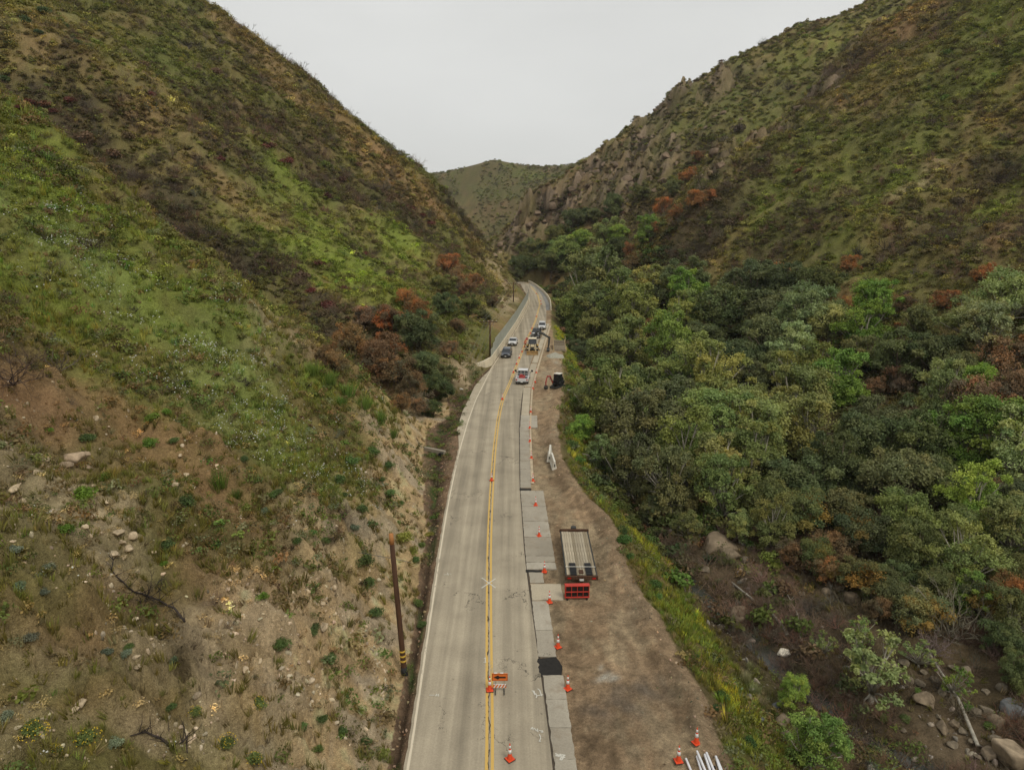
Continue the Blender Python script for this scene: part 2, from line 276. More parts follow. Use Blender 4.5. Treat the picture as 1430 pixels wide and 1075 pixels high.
# background mix where no patch rules
bg = np.zeros_like(pw)
bg[KI['g']] = .30 + base_n * .5; bg[KI['S']] = .22 - base_n * .4; bg[KI['D']] = .14 + base_m * .4; bg[KI['G']] = .08 + fbm(TX, TY, 12, 3, 55) * .25; bg[KI['O']] = .05
wt = np.clip(pw, 0, None) ** 1.6 + np.clip(bg, 0, None) * .55
wt /= wt.sum(0)
XL, XR = edges(TY); DL, DR = XL - TX, TX - XR
COLR = sum(wt[i][..., None] * np.array(c) for i, c in enumerate(KINDS.values()))
GREEN = wt[KI['G']] + wt[KI['g']] * .75 + wt[KI['F']] * .9
DARK = wt[KI['D']]; SOIL = wt[KI['S']] + wt[KI['T']] + wt[KI['O']]
FLOW = wt[KI['F']]
rk = rockmask(TX.ravel(), TY.ravel()).reshape(TX.shape)
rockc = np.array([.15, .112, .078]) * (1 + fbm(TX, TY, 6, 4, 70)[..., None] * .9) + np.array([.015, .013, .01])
crease_shade = np.clip(np.abs(fbm(TX + TY * .2, TY * 1.05 - TX * .15, 15, 6, 21, .62)) * 5, .3, 1.5)[..., None]  # creases of the relief darkened, ridges lightened: shading put into the rock colour
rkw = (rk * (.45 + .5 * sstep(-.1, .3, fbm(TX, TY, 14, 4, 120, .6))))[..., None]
COLR = COLR * (1 - rkw) + rockc * crease_shade * rkw
# road corridor: worked dirt lot right, dusty verge and darker ditch left
dirt = np.array([.33, .232, .14]) * (1 + fbm(TX * 1.3, TY * .8, 5, 6, 71, .62)[..., None] * .3)
pale = sstep(.08, .5, fbm(TX * 1.6, TY * .8, 5.0, 5, 72, .6) + .35 * np.exp(-((TX - XR + 3.2) / 1.6) ** 2)); dirt = dirt * (1 - pale[..., None] * .55) + np.array([.43, .345, .22]) * pale[..., None] * .55
dk = sstep(.15, .55, fbm(TX * 1.5, TY * .6, 3.5, 6, 73, .65)); dirt = dirt * (1 - dk[..., None] * .14)
for tx0 in (3.1, 4.7, 6.3, 7.6):
    tr = (np.exp(-((TX - xof(ROAD_R, TY) - tx0 - fbm(TX * 0, TY, 16, 2, 74 + int(tx0)) * 1.5) / .2) ** 2) * np.clip(.6 + fbm(TX, TY * .3, 2.5, 3, 129) * 1.8, 0, 1))[..., None]; dirt = dirt * (1 + tr * (.38 if tx0 > 4 else -.25))
for px, py, rx_, ry_, cc_, w_ in [(832, 938, 9, 5, (.5, .46, .38), .8), (822, 927, 4, 3, (.55, .5, .4), .8), (845, 941, 5, 3, (.6, .55, .45), .9), (880, 955, 30, 22, (.15, .13, .105), .55), (865, 985, 20, 16, (.14, .12, .1), .5), (905, 800, 16, 40, (.43, .34, .22), .75), (895, 850, 30, 18, (.40, .31, .2), .7), (845, 860, 30, 14, (.36, .27, .17), .4), (805, 985, 9, 7, (.13, .09, .06), .6), (808, 1010, 7, 6, (.11, .08, .05), .6), (900, 1040, 10, 8, (.15, .11, .07), .6), (770, 600, 12, 10, (.33, .28, .2), .6), (765, 520, 10, 8, (.37, .31, .22), .6), (775, 506, 8, 5, (.42, .37, .28), .8), (800, 680, 14, 10, (.36, .28, .17), .5), (835, 890, 24, 8, (.19, .13, .08), .5), (850, 910, 16, 20, (.37, .28, .18), .4), (870, 1050, 5, 30, (.36, .28, .18), .5), (905, 1020, 5, 34, (.36, .28, .18), .5)]:
    cx_, cy_ = G(px, py); ax_ = abs(G(px + rx_, py)[0] - cx_); ay_ = abs(G(px, py - ry_)[1] - cy_)
    m_ = np.exp(-(((wx - cx_) * .8 / ax_ + (TX - cx_) * .2 / ax_) ** 2 + ((wy * .4 + TY * .6 - cy_) / ay_) ** 2)) * w_ * np.clip(1 + fbm(TX, TY, 1.2, 4, 121) * 1.6, 0, 1.4); m_ = np.clip(m_, 0, 1)[..., None]; dirt = dirt * (1 - m_) + np.array(cc_) * m_
inside = ((DL <= 0) & (DR <= 0) & (TY < 340))
rlx = xof(ROAD_L, TY)
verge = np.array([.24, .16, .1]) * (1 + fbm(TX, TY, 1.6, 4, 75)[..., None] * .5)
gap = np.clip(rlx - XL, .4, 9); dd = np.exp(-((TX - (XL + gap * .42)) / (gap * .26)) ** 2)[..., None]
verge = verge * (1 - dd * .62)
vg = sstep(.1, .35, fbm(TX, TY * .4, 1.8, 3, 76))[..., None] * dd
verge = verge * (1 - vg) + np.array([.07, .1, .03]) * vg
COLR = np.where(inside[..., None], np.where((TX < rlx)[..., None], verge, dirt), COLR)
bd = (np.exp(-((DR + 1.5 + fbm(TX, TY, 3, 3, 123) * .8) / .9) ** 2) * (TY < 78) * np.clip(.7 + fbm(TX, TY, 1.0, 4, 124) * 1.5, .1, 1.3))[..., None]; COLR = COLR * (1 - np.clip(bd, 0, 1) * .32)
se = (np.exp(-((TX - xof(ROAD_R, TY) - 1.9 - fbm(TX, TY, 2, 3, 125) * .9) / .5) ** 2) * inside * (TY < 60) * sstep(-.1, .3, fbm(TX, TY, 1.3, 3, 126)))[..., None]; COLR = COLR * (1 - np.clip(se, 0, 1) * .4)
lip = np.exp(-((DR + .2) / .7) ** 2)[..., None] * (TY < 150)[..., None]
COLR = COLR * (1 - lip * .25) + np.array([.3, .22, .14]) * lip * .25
blend = (sstep(0, 1.2, DL) * (DL > 0))[..., None]
cut = ((DL > 0) & (DL < 9) & (TY < 78))                     # fresh cut bank above the ditch
cutc = np.array([.54, .385, .205]) * (1 + fbm(TX, TY, 1.4, 4, 77)[..., None] * .6)
cw = (sstep(8.5, 2.0, DL + fbm(TX, TY, 4, 3, 78) * 4) * (DL > 0) * (TY < 100))[..., None] * .85
gr_ = sstep(-.05, .3, fbm(TX, TY, 3.2, 4, 128))[..., None]; cutc = cutc * (1 - gr_ * .6) + np.array([.44, .385, .30]) * gr_ * .6
COLR = COLR * (1 - cw) + cutc * cw
dens_in = np.where(inside, 0, 1.0)
GREEN = GREEN * dens_in * (1 - .8 * cw[..., 0]) * (1 - rk * .7); DARK = DARK * dens_in * (1 - rk * .5); SOIL = SOIL * dens_in
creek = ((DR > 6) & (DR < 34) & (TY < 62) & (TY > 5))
fl_ = sstep(6, 11, DR) * sstep(40, 30, DR) * sstep(75, 62, TY) * (TY > 0); COLR = COLR * (1 - fl_[..., None] * .75) + (np.array([.13, .096, .06]) * (1 + fbm(TX, TY, 3, 5, 122, .6)[..., None] * .7)) * fl_[..., None] * .75; GREEN = GREEN * (1 - fl_ * .85)  # creek flat darkened: shade of the overhanging trees put into the soil colour
fine = 1 + fbm(TX, TY, .9, 3, 79)[..., None] * .35
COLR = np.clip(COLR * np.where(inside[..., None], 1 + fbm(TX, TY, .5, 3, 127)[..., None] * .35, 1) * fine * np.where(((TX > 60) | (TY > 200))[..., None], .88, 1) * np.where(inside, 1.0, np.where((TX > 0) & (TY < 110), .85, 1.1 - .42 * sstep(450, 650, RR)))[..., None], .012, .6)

# ------------------------------------------------------------------ node helper and materials
def nmat(name):
    m = bpy.data.materials.new(name); m.use_nodes = True; nt = m.node_tree; b = nt.nodes['Principled BSDF']
    return m, nt, b
def nd(nt, typ, **kw):
    n = nt.nodes.new(typ)
    for k, v in kw.items():
        if k in n.inputs.keys(): n.inputs[k].default_value = v
        else: setattr(n, k, v)
    return n
def mixc(nt, fac, a, b, mode='MIX'):
    n = nt.nodes.new('ShaderNodeMixRGB'); n.blend_type = mode
    for s, v in zip(n.inputs, (fac, a, b)):
        if hasattr(v, 'is_output'): nt.links.new(v, s)
        elif isinstance(v, (int, float)): s.default_value = v
        else: s.default_value = (*v, 1) if len(v) == 3 else v
    return n.outputs[0]
def ramp(nt, src, stops):
    n = nt.nodes.new('ShaderNodeValToRGB'); e = n.color_ramp.elements
    while len(e) < len(stops): e.new(.5)
    for s, (p, c) in zip(e, stops): s.position = p; s.color = (c, c, c, 1) if isinstance(c, (int, float)) else (*c, 1)
    nt.links.new(src, n.inputs[0]); return n.outputs[0]
def noise(nt, scale, detail=5, rough=.6, coord=None, stretch=None, kind='ShaderNodeTexNoise'):
    n = nt.nodes.new(kind); n.inputs['Scale'].default_value = scale
    if 'Detail' in n.inputs.keys(): n.inputs['Detail'].default_value = detail
    if 'Roughness' in n.inputs.keys() and kind == 'ShaderNodeTexNoise': n.inputs['Roughness'].default_value = rough
    src = coord or nt.nodes.new('ShaderNodeTexCoord').outputs['Object']
    if stretch:
        mp = nt.nodes.new('ShaderNodeMapping'); mp.inputs['Scale'].default_value = stretch; nt.links.new(src, mp.inputs[0]); src = mp.outputs[0]
    nt.links.new(src, n.inputs['Vector']); return n
def bump(nt, b, src, strength, dist):
    n = nt.nodes.new('ShaderNodeBump'); n.inputs['Strength'].default_value = strength; n.inputs['Distance'].default_value = dist
    nt.links.new(src, n.inputs['Height']); nt.links.new(n.outputs[0], b.inputs['Normal']); return n
def pmat(name, base, rough=.7, var=.2, scale=3, bmp=0.0, metal=0.0, spec=.3, stretch=None):
    m, nt, b = nmat(name)
    n = noise(nt, scale, 6, .65, stretch=stretch)
    c = np.array(base)
    fac = ramp(nt, n.outputs['Fac'], [(.3, 0), (.7, 1)])
    nt.links.new(mixc(nt, fac, tuple(c * (1 - var)), tuple(np.clip(c * (1 + var), 0, 1))), b.inputs['Base Color'])
    b.inputs['Roughness'].default_value = rough; b.inputs['Metallic'].default_value = metal; b.inputs['Specular IOR Level'].default_value = spec
    if bmp: bump(nt, b, n.outputs['Fac'], bmp, .02)
    return m
# ground
M_GROUND, nt, b = nmat('ground_cover')
att = nd(nt, 'ShaderNodeVertexColor', layer_name='cover')
n1 = noise(nt, .9, 8, .75); n2 = noise(nt, 6, 6, .7); n3 = noise(nt, .16, 5, .65)
v1 = ramp(nt, n1.outputs['Fac'], [(.3, .84), (.55, 1.0), (.75, 1.16)])
v2 = ramp(nt, n2.outputs['Fac'], [(.3, .62), (.5, 1.0), (.72, 1.45)])
v3 = ramp(nt, n3.outputs['Fac'], [(.3, .92), (.7, 1.08)])
c = mixc(nt, 1, att.outputs[0], v1, 'MULTIPLY'); c = mixc(nt, .8, c, v2, 'MULTIPLY'); c = mixc(nt, 1, c, v3, 'MULTIPLY')
nt.links.new(c, b.inputs['Base Color']); b.inputs['Roughness'].default_value = .95; b.inputs['Specular IOR Level'].default_value = .1
n4 = noise(nt, 28, 4, .7); c = mixc(nt, .9, c, ramp(nt, n4.outputs['Fac'], [(.32, .6), (.5, 1.0), (.66, 1.5)]), 'MULTIPLY')
vor = noise(nt, 5.5, kind='ShaderNodeTexVoronoi'); chip = ramp(nt, vor.outputs['Distance'], [(.14, 1), (.24, 0)]); cm = nd(nt, 'ShaderNodeMath', operation='MULTIPLY'); nt.links.new(chip, cm.inputs[0]); nt.links.new(ramp(nt, n1.outputs['Fac'], [(.5, 0), (.62, .6)]), cm.inputs[1])
c = mixc(nt, cm.outputs[0], c, mixc(nt, 1, c, (2.1, 2.0, 1.85), 'MULTIPLY'))
nt.links.new(c, b.inputs['Base Color'])
mx = nd(nt, 'ShaderNodeMath', operation='ADD'); nt.links.new(n1.outputs['Fac'], mx.inputs[0]); 
m5 = nd(nt, 'ShaderNodeMath', operation='MULTIPLY'); nt.links.new(n2.outputs['Fac'], m5.inputs[0]); m5.inputs[1].default_value = .25; nt.links.new(m5.outputs[0], mx.inputs[1])
bump(nt, b, mx.outputs[0], 1.0, .5)

def raw_mesh(name, co, faces, mats=(), smooth=False, cols=None, colname='col'):
    """co (n,3); faces (m,k) all the same k"""
    co = np.ascontiguousarray(co, np.float32); faces = np.ascontiguousarray(faces, np.int32); k = faces.shape[1]
    me = bpy.data.meshes.new(name); me.vertices.add(len(co)); me.vertices.foreach_set('co', co.ravel())
    me.loops.add(faces.size); me.loops.foreach_set('vertex_index', faces.ravel())
    me.polygons.add(len(faces)); me.polygons.foreach_set('loop_start', np.arange(0, faces.size, k, dtype=np.int32)); me.polygons.foreach_set('loop_total', np.full(len(faces), k, np.int32))
    if smooth: me.polygons.foreach_set('use_smooth', np.ones(len(faces), bool))
    me.update(calc_edges=True); me.validate()
    if cols is not None:
        ca = me.color_attributes.new(colname, 'FLOAT_COLOR', 'POINT'); cc = np.ones((len(co), 4), np.float32); cc[:, :3] = cols; ca.data.foreach_set('color', cc.ravel())
    for m in mats: me.materials.append(m)
    return me
def link(name, me, parent=None, loc=None, label=None, cat=None, group=None, kind=None, rot=None, scale=None):
    o = bpy.data.objects.new(name, me); COL.objects.link(o)
    if parent is not None: o.parent = parent
    if loc is not None: o.location = loc
    if rot is not None: o.rotation_euler = rot
    if scale is not None: o.scale = scale if hasattr(scale, '__len__') else (scale,) * 3
    if label: o['label'] = label
    if cat: o['category'] = cat
    if group: o['group'] = group
    if kind: o['kind'] = kind
    return o
idx = np.arange(NR * NP).reshape(NR, NP)
q = np.stack([idx[:-1, :-1], idx[1:, :-1], idx[1:, 1:], idx[:-1, 1:]], -1).reshape(-1, 4)
# close the ring behind the camera and the small disc below it
seam = np.stack([idx[:-1, -1], idx[1:, -1], idx[1:, 0], idx[:-1, 0]], -1).reshape(-1, 4)
tco = np.stack([TX, TY, TZ], -1).reshape(-1, 3)
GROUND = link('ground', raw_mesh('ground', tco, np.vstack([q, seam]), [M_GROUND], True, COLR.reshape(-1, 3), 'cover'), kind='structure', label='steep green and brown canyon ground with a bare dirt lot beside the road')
# ------------------------------------------------------------------ road surface, markings and slabs (sheets a few mm apart)
def road_mat(name, base, streak=.17, crackw=.010, crackm=.55):
    m, nt, b = nmat(name)
    tc = nt.nodes.new('ShaderNodeTexCoord').outputs['Object']
    big = noise(nt, .35, 5, .6, tc); fine = noise(nt, 9, 5, .7, tc); st = noise(nt, 1, 4, .6, tc, (1.1, .02, 1)); spots = noise(nt, 2.2, 3, .5, tc)
    c = tuple(base)
    c1 = mixc(nt, 1, c, ramp(nt, big.outputs['Fac'], [(.3, .84), (.7, 1.12)]), 'MULTIPLY')
    c1 = mixc(nt, 1, c1, ramp(nt, fine.outputs['Fac'], [(.3, .86), (.7, 1.12)]), 'MULTIPLY')
    c1 = mixc(nt, 1, c1, ramp(nt, st.outputs['Fac'], [(.35, 1 - streak * 1.6), (.62, 1 + streak)]), 'MULTIPLY')
    c1 = mixc(nt, 1, c1, ramp(nt, spots.outputs['Fac'], [(.24, .55), (.3, 1)]), 'MULTIPLY')
    # cracks: cell borders bent by noise, showing only in places
    dn = noise(nt, .9, 4, .7, tc); vadd = nd(nt, 'ShaderNodeVectorMath', operation='ADD'); vs_ = nd(nt, 'ShaderNodeVectorMath', operation='SCALE'); vs_.inputs['Scale'].default_value = 1.6
    nt.links.new(dn.outputs['Color'], vs_.inputs[0]); nt.links.new(tc, vadd.inputs[0]); nt.links.new(vs_.outputs[0], vadd.inputs[1])
    mp = nd(nt, 'ShaderNodeMapping'); mp.inputs['Scale'].default_value = (.42, .16, 1); nt.links.new(vadd.outputs[0], mp.inputs[0])
    vo = nd(nt, 'ShaderNodeTexVoronoi', feature='DISTANCE_TO_EDGE'); vo.inputs['Scale'].default_value = 1; nt.links.new(mp.outputs[0], vo.inputs['Vector'])
    ck = ramp(nt, vo.outputs['Distance'], [(crackw * .4, 1), (crackw, 0)])
    where = ramp(nt, noise(nt, .22, 3, .5, tc).outputs['Fac'], [(crackm, 0), (crackm + .06, 1)])
    mu = nd(nt, 'ShaderNodeMath', operation='MULTIPLY'); nt.links.new(ck, mu.inputs[0]); nt.links.new(where, mu.inputs[1])
    c1 = mixc(nt, mu.outputs[0], c1, (.06, .052, .04))
    nt.links.new(c1, b.inputs['Base Color']); b.inputs['Roughness'].default_value = .9; b.inputs['Specular IOR Level'].default_value = .15
    bump(nt, b, fine.outputs['Fac'], .3, .01); return m
ROADC = (.37, .32, .238)
M_ROAD = road_mat('worn_road', ROADC)
M_SLAB = road_mat('concrete_slab', (.38, .345, .285), .03, .006, .6)
for _m in (M_SLAB,):
    nt = _m.node_tree; bs = nt.nodes['Principled BSDF']; sk = bs.inputs['Base Color'].links[0].from_socket; oi = nd(nt, 'ShaderNodeObjectInfo'); sm = noise(nt, .8, 5, .7)
    c_ = mixc(nt, 1, sk, ramp(nt, oi.outputs['Random'], [(0, (.84, .82, .78)), (1, (1.1, 1.1, 1.08))]), 'MULTIPLY'); nt.links.new(mixc(nt, ramp(nt, sm.outputs['Fac'], [(.52, 0), (.72, .55)]), c_, (.22, .16, .10)), bs.inputs['Base Color'])
M_SLAB2 = road_mat('pale_concrete_slab', (.45, .39, .29), .03, .006, .6)
M_ASPH = road_mat('fresh_asphalt', (.235, .23, .215), .04, .004, .7)
M_BLACK = pmat('black_patch', (.022, .02, .018), .9, .35, 4, .5)
M_GAP = pmat('dark_joint', (.07, .055, .04), .95, .3, 3)
M_CURB = pmat('tan_concrete', (.47, .38, .26), .85, .2, 1.3, .3)
def paint_mat(name, col, keep):
    m, nt, b = nmat(name); tc = nt.nodes.new('ShaderNodeTexCoord').outputs['Object']
    w = noise(nt, 3.0, 6, .75, tc, (1, .35, 1)); big = noise(nt, .12, 2, .5, tc, (0.1, 1, 1))
    ad = nd(nt, 'ShaderNodeMath', operation='ADD'); nt.links.new(w.outputs['Fac'], ad.inputs[0]); nt.links.new(big.outputs['Fac'], ad.inputs[1])
    f = ramp(nt, ad.outputs[0], [(max(0, keep - .04) , 0), (keep + .03, 1)]) if keep else None
    f = nd(nt, 'ShaderNodeMapRange'); nt.links.new(ad.outputs[0], f.inputs[0]); f.inputs[1].default_value = keep - .05; f.inputs[2].default_value = keep + .05
    nt.links.new(mixc(nt, f.outputs[0], tuple(np.array(ROADC) * .85), col), b.inputs['Base Color']); b.inputs['Roughness'].default_value = .7; return m
M_YEL = paint_mat('worn_yellow_paint', (.62, .40, .10), .78)
M_WHT = paint_mat('worn_white_paint', (.66, .58, .44), .84)
M_WHT2 = paint_mat('white_marking_paint', (.58, .56, .49), .76)
def ribbon(name, left, right, z, mat_, y0=None, y1=None, jag=0.0, kind='structure', label=None, step=.4, parent=None, zc=None, jagr=0):
    y0 = max(left[0, 1], right[0, 1]) if y0 is None else y0; y1 = min(left[-1, 1], right[-1, 1]) if y1 is None else y1
    y = np.arange(y0, y1 + 1e-6, step); a = np.interp(y, left[:, 1], left[:, 0]); b_ = np.interp(y, right[:, 1], right[:, 0])
    if jag: a = a + fbm(y, y * 0, .9, 4, 81, .7) * jag
    if jagr: b_ = b_ + fbm(y, y * 0, .9, 4, 83, .7) * jagr
    n = len(y); co = np.concatenate([np.stack([a, y, np.full(n, z)], 1), np.stack([b_, y, np.full(n, z)], 1)])
    i = np.arange(n - 1); f = np.stack([i, i + n, i + n + 1, i + 1], 1)
    return link(name, raw_mesh(name, co, f, [mat_]), kind=kind, label=label, parent=parent)
off = lambda ln, d: np.stack([ln[:, 0] + d, ln[:, 1]], 1)
def warp_y(y): return y
RL, RC, RRt = off(ROAD_L, -.2), ROAD_C, ROAD_R
ribbon('road', RL, RRt, 0.0, M_ROAD, jag=.06, label='worn pale two-lane canyon road running away from the viewer')
# road goes on round the bend behind the rock nose
tail = np.array([[3.4, 306], [-3, 311], [-16, 316], [-40, 321]]); tail2 = np.array([[7.6, 313], [2, 320], [-12, 327], [-38, 333]])
link('road', raw_mesh('road_bend', np.vstack([np.c_[tail, np.full(4, .004)], np.c_[tail2, np.full(4, .004)]]), [[0, 4, 5, 1], [1, 5, 6, 2], [2, 6, 7, 3]], [M_ROAD]), kind='structure', label='far bend of the road turning left behind the rocky nose')
for d, nm in ((-.14, 'centre_line'), (.14, 'centre_line')):
    ribbon(nm, off(RC, d - .075), off(RC, d + .075), .006, M_YEL, label='left stripe of the worn double yellow line' if d < 0 else 'right stripe of the worn double yellow line', y1=290)
ribbon('edge_line', off(ROAD_L, -.06), off(ROAD_L, .06), .006, M_WHT, y1=250, label='worn white line along the left edge of the road', jag=.03)
ck = RC.copy()
ribbon('centre_crack', off(ck, -.045), off(ck, -.025), .010, M_GAP, 20, 95, jag=.1, jagr=.1, step=.12, label='dark wandering crack between the two yellow stripes')
ribbon('joint_gap', off(ROAD_R, -.02), off(ROAD_R, .14), -.012, M_GAP, 15, 112, jag=.02, jagr=.05, step=.3, label='dark joint between the lane and the concrete slabs')
# dusty widening of the left verge at the bend
def poly(name, pts, z, mat_, kind='structure', label=None, thick=0, parent=None, rag=0):
    w = [G(a, b_) for a, b_ in pts]
    if rag:
        w2 = []
        for i_ in range(len(w)):
            a_, c_ = np.array(w[i_]), np.array(w[(i_ + 1) % len(w)]); L_ = np.linalg.norm(c_ - a_); m_ = max(2, int(L_ / .22)); nn_ = np.array([-(c_ - a_)[1], (c_ - a_)[0]]) / max(L_, 1e-6)
            for j_ in range(m_): p_ = a_ + (c_ - a_) * j_ / m_; w2.append(tuple(p_ + nn_ * (float(fbm(p_[0:1] * 3, p_[1:2] * 3, .8, 3, 130)[0]) * rag)))
        w = w2
    n = len(w); co = [(x, y, z) for x, y in w]
    if thick:
        co += [(x, y, z - thick) for x, y in w]; me = bpy.data.meshes.new(name)
        me.from_pydata(co, [], [tuple(range(n))] + [tuple(range(2 * n - 1, n - 1, -1))] + [(i, i + n, (i + 1) % n + n, (i + 1) % n) for i in range(n)])
    else:
        me = bpy.data.meshes.new(name); me.from_pydata(co, [], [tuple(range(n))])
    me.materials.append(mat_); bm_ = bmesh.new(); bm_.from_mesh(me); bmesh.ops.recalc_face_normals(bm_, faces=bm_.faces)
    if not thick and bm_.faces[:] and sum(f.normal.z for f in bm_.faces) < 0: bmesh.ops.reverse_faces(bm_, faces=bm_.faces)
    bm_.to_mesh(me); bm_.free()
    return link(name, me, kind=kind, label=label, parent=parent)
poly('paved_turnout', [(626, 697), (641, 632), (640, 606), (638, 601), (641, 590), (646, 574), (655, 556), (663, 539), (674, 526), (690, 511), (688, 517), (665, 558), (653, 591), (641, 633)][2:], .003, M_SLAB2, label='pale paved widening left of the white line at the bend')
SH = bpy.data.objects.new('concrete_shoulder', None); COL.objects.link(SH); SH['kind'] = 'structure'; SH['label'] = 'uneven row of poured concrete slabs along the right edge of the road'
def xr_at(y, a, b): return a[1] + (y - a[0]) * (b[1] - a[1]) / (b[0] - a[0])
slabs = []
def section(ya, yb, la, lb, ra, rb, joints, mt):
    ys = [ya] + joints + [yb]
    for u, v in zip(ys[:-1], ys[1:]):
        g = .45 if v > 700 else .2
        slabs.append(([(xr_at(u, (ya, la), (yb, lb)), u - g), (xr_at(u, (ya, ra), (yb, rb)), u - g), (xr_at(v, (ya, ra), (yb, rb)), v + g * .3), (xr_at(v, (ya, la), (yb, lb)), v + g * .3)], mt))
section(1110, 942.5, 780, 758.3, 811, 786.5, [1060, 1016, 976], M_SLAB)
section(917, 839, 752, 743, 777, 765.2, [880], M_SLAB)
section(838, 815, 743.3, 741, 787, 783, [], M_SLAB2)
section(814, 799, 740.5, 738.4, 760, 757.8, [], M_SLAB)
section(795, 685, 735.6, 727, 777, 758.6, [785, 776, 750, 728, 707], M_SLAB)
section(681, 597, 726.7, 725.8, 741.6, 738.5, [655, 628], M_SLAB)
section(597, 580, 726.5, 727.3, 750.6, 750, [], M_SLAB)
section(580, 541, 727.8, 731.2, 738.6, 741.2, [560], M_SLAB2)
section(540, 508, 731.6, 741.6, 741.8, 750.2, [524], M_SLAB2)
section(507, 452, 742.6, 763.0, 750.6, 767.2, [490, 470], M_SLAB2)
for pts, mt in slabs:
    s = poly('slab', pts, .018 + random.uniform(-.004, .006), mt, None, None, .16, SH, .07)
for p in range(0):
    pass
poly('dark_patch', [(751.5, 920), (765, 917), (776, 917), (783, 926), (785, 934), (784.5, 943), (770, 944), (756, 944.5), (752, 931)], .004, M_BLACK, label='black square patch in the gap between two concrete slabs', rag=.16)  # flat black sheet laid where the slabs leave a recessed hole
poly('dark_patch', [(734, 799), (757, 799), (757.5, 796), (734, 795)], .006, M_BLACK, label='narrow dark strip across the shoulder below the wide slabs')
poly('dark_patch', [(725.5, 684.6), (742, 684.6), (742, 682), (725.5, 681.6)], .006, M_BLACK, label='narrow dark strip where the shoulder slabs become wide')
a = off(ROAD_R, -1.4)
gl = line([(740, 700), (742.5, 683), (740, 640), (739.4, 596), (740, 575), (742, 541), (751.5, 508), (767, 455)]); gr = line([(744.5, 700), (746.5, 683), (743.5, 640), (741.8, 596), (742.5, 575), (744.5, 541), (754.0, 508), (769.5, 455)])
ribbon('gutter_strip', smooth_line(gl), smooth_line(gr), .03, M_CURB, 64, 175, label='thin tan concrete strip between the slabs and the dirt lot', jag=.03)
ar = line([(758, 446), (757, 425), (752, 412), (744, 402), (735, 395)]); al = line([(768, 446), (767.6, 425), (761.5, 411), (750, 400.5), (737, 393.6)])
ribbon('asphalt_strip', smooth_line(off(np.vstack([ROAD_R[ROAD_R[:, 1] > 185]]), -.1)), smooth_line(al), .012, M_ASPH, 208, 309, label='fresh grey asphalt strip along the right side of the far bend')
# sprayed survey marks
def strokes(name, lines_, w, label):
    vs_, fs = [], []
    for ln in lines_:
        pts = [Vector((*G(*p), .02)) for p in ln]
        for p, q_ in zip(pts[:-1], pts[1:]):
            d = (q_ - p); d.z = 0
            if d.length < 1e-5: continue
            n = Vector((-d.y, d.x, 0)).normalized() * w / 2; d = d.normalized() * w * .35; k = len(vs_)
            vs_ += [p - n - d, p + n - d, q_ + n + d, q_ - n + d]; fs.append((k + 3, k + 2, k + 1, k))
    me = bpy.data.meshes.new(name); me.from_pydata(vs_, [], fs); me.materials.append(M_WHT2)
    for v in me.vertices: pass
    # lift every stroke by a hair so crossing strokes never share a plane
    for i in range(len(fs)):
        for j in range(4): me.vertices[i * 4 + j].co.z = .024 + .0012 * i
    return link(name, me, kind='structure', label=label)
z6 = lambda x, y: (660 + x / 6.144, 900 + y / 6.144)
zc = lambda *p: [z6(a, b_) for a, b_ in p]
strokes('paint_mark', [[(673.2, 807), (691.6, 820.5)], [(691.8, 808), (673, 820.8)]], .10, 'white painted cross over the yellow line')
strokes('paint_mark', [zc((500, 725), (512, 708), (520, 730)), zc((525, 715), (540, 728), (548, 740)), zc((556, 722), (560, 748)), zc((572, 735), (590, 742), (596, 738), (604, 750), (588, 752)), zc((572, 770), (582, 790), (584, 805), (572, 830), (584, 830))], .05, 'faint sprayed scrawl near the right lane edge, nearest the viewer')
strokes('paint_mark', [zc((510, 395), (528, 398), (532, 418)), zc((520, 400), (535, 430)), zc((541, 420), (552, 440), (545, 455)), zc((560, 380), (575, 392), (592, 440)), zc((556, 438), (600, 430))], .06, 'white sprayed scrawl beside the dark patch')
strokes('paint_mark', [zc((712, 935), (735, 945), (730, 955), (715, 950)), zc((740, 960), (752, 940), (760, 962)), zc((764, 945), (790, 948), (770, 965), (790, 968)), zc((750, 985), (762, 965), (778, 968), (764, 990), (752, 988))], .07, 'white sprayed letters on the nearest concrete slab')
strokes('paint_mark', [[(600, 970.4), (606, 970.4)], [(608, 971.5), (610, 969), (610.2, 971.5)], [(612.5, 969), (612.5, 972)]], .05, 'small faint number sprayed on the left lane by the leaning post')
strokes('paint_mark', [[(620, 802.5), (624, 802)], [(625, 800), (626, 803)], [(628, 801), (630, 802)]], .05, 'small faint dashes sprayed at the left road edge farther on')
strokes('paint_mark', [zc((100, 118), (110, 112), (108, 155)), zc((96, 150), (116, 150))], .05, 'faint white figure sprayed left of the yellow line')
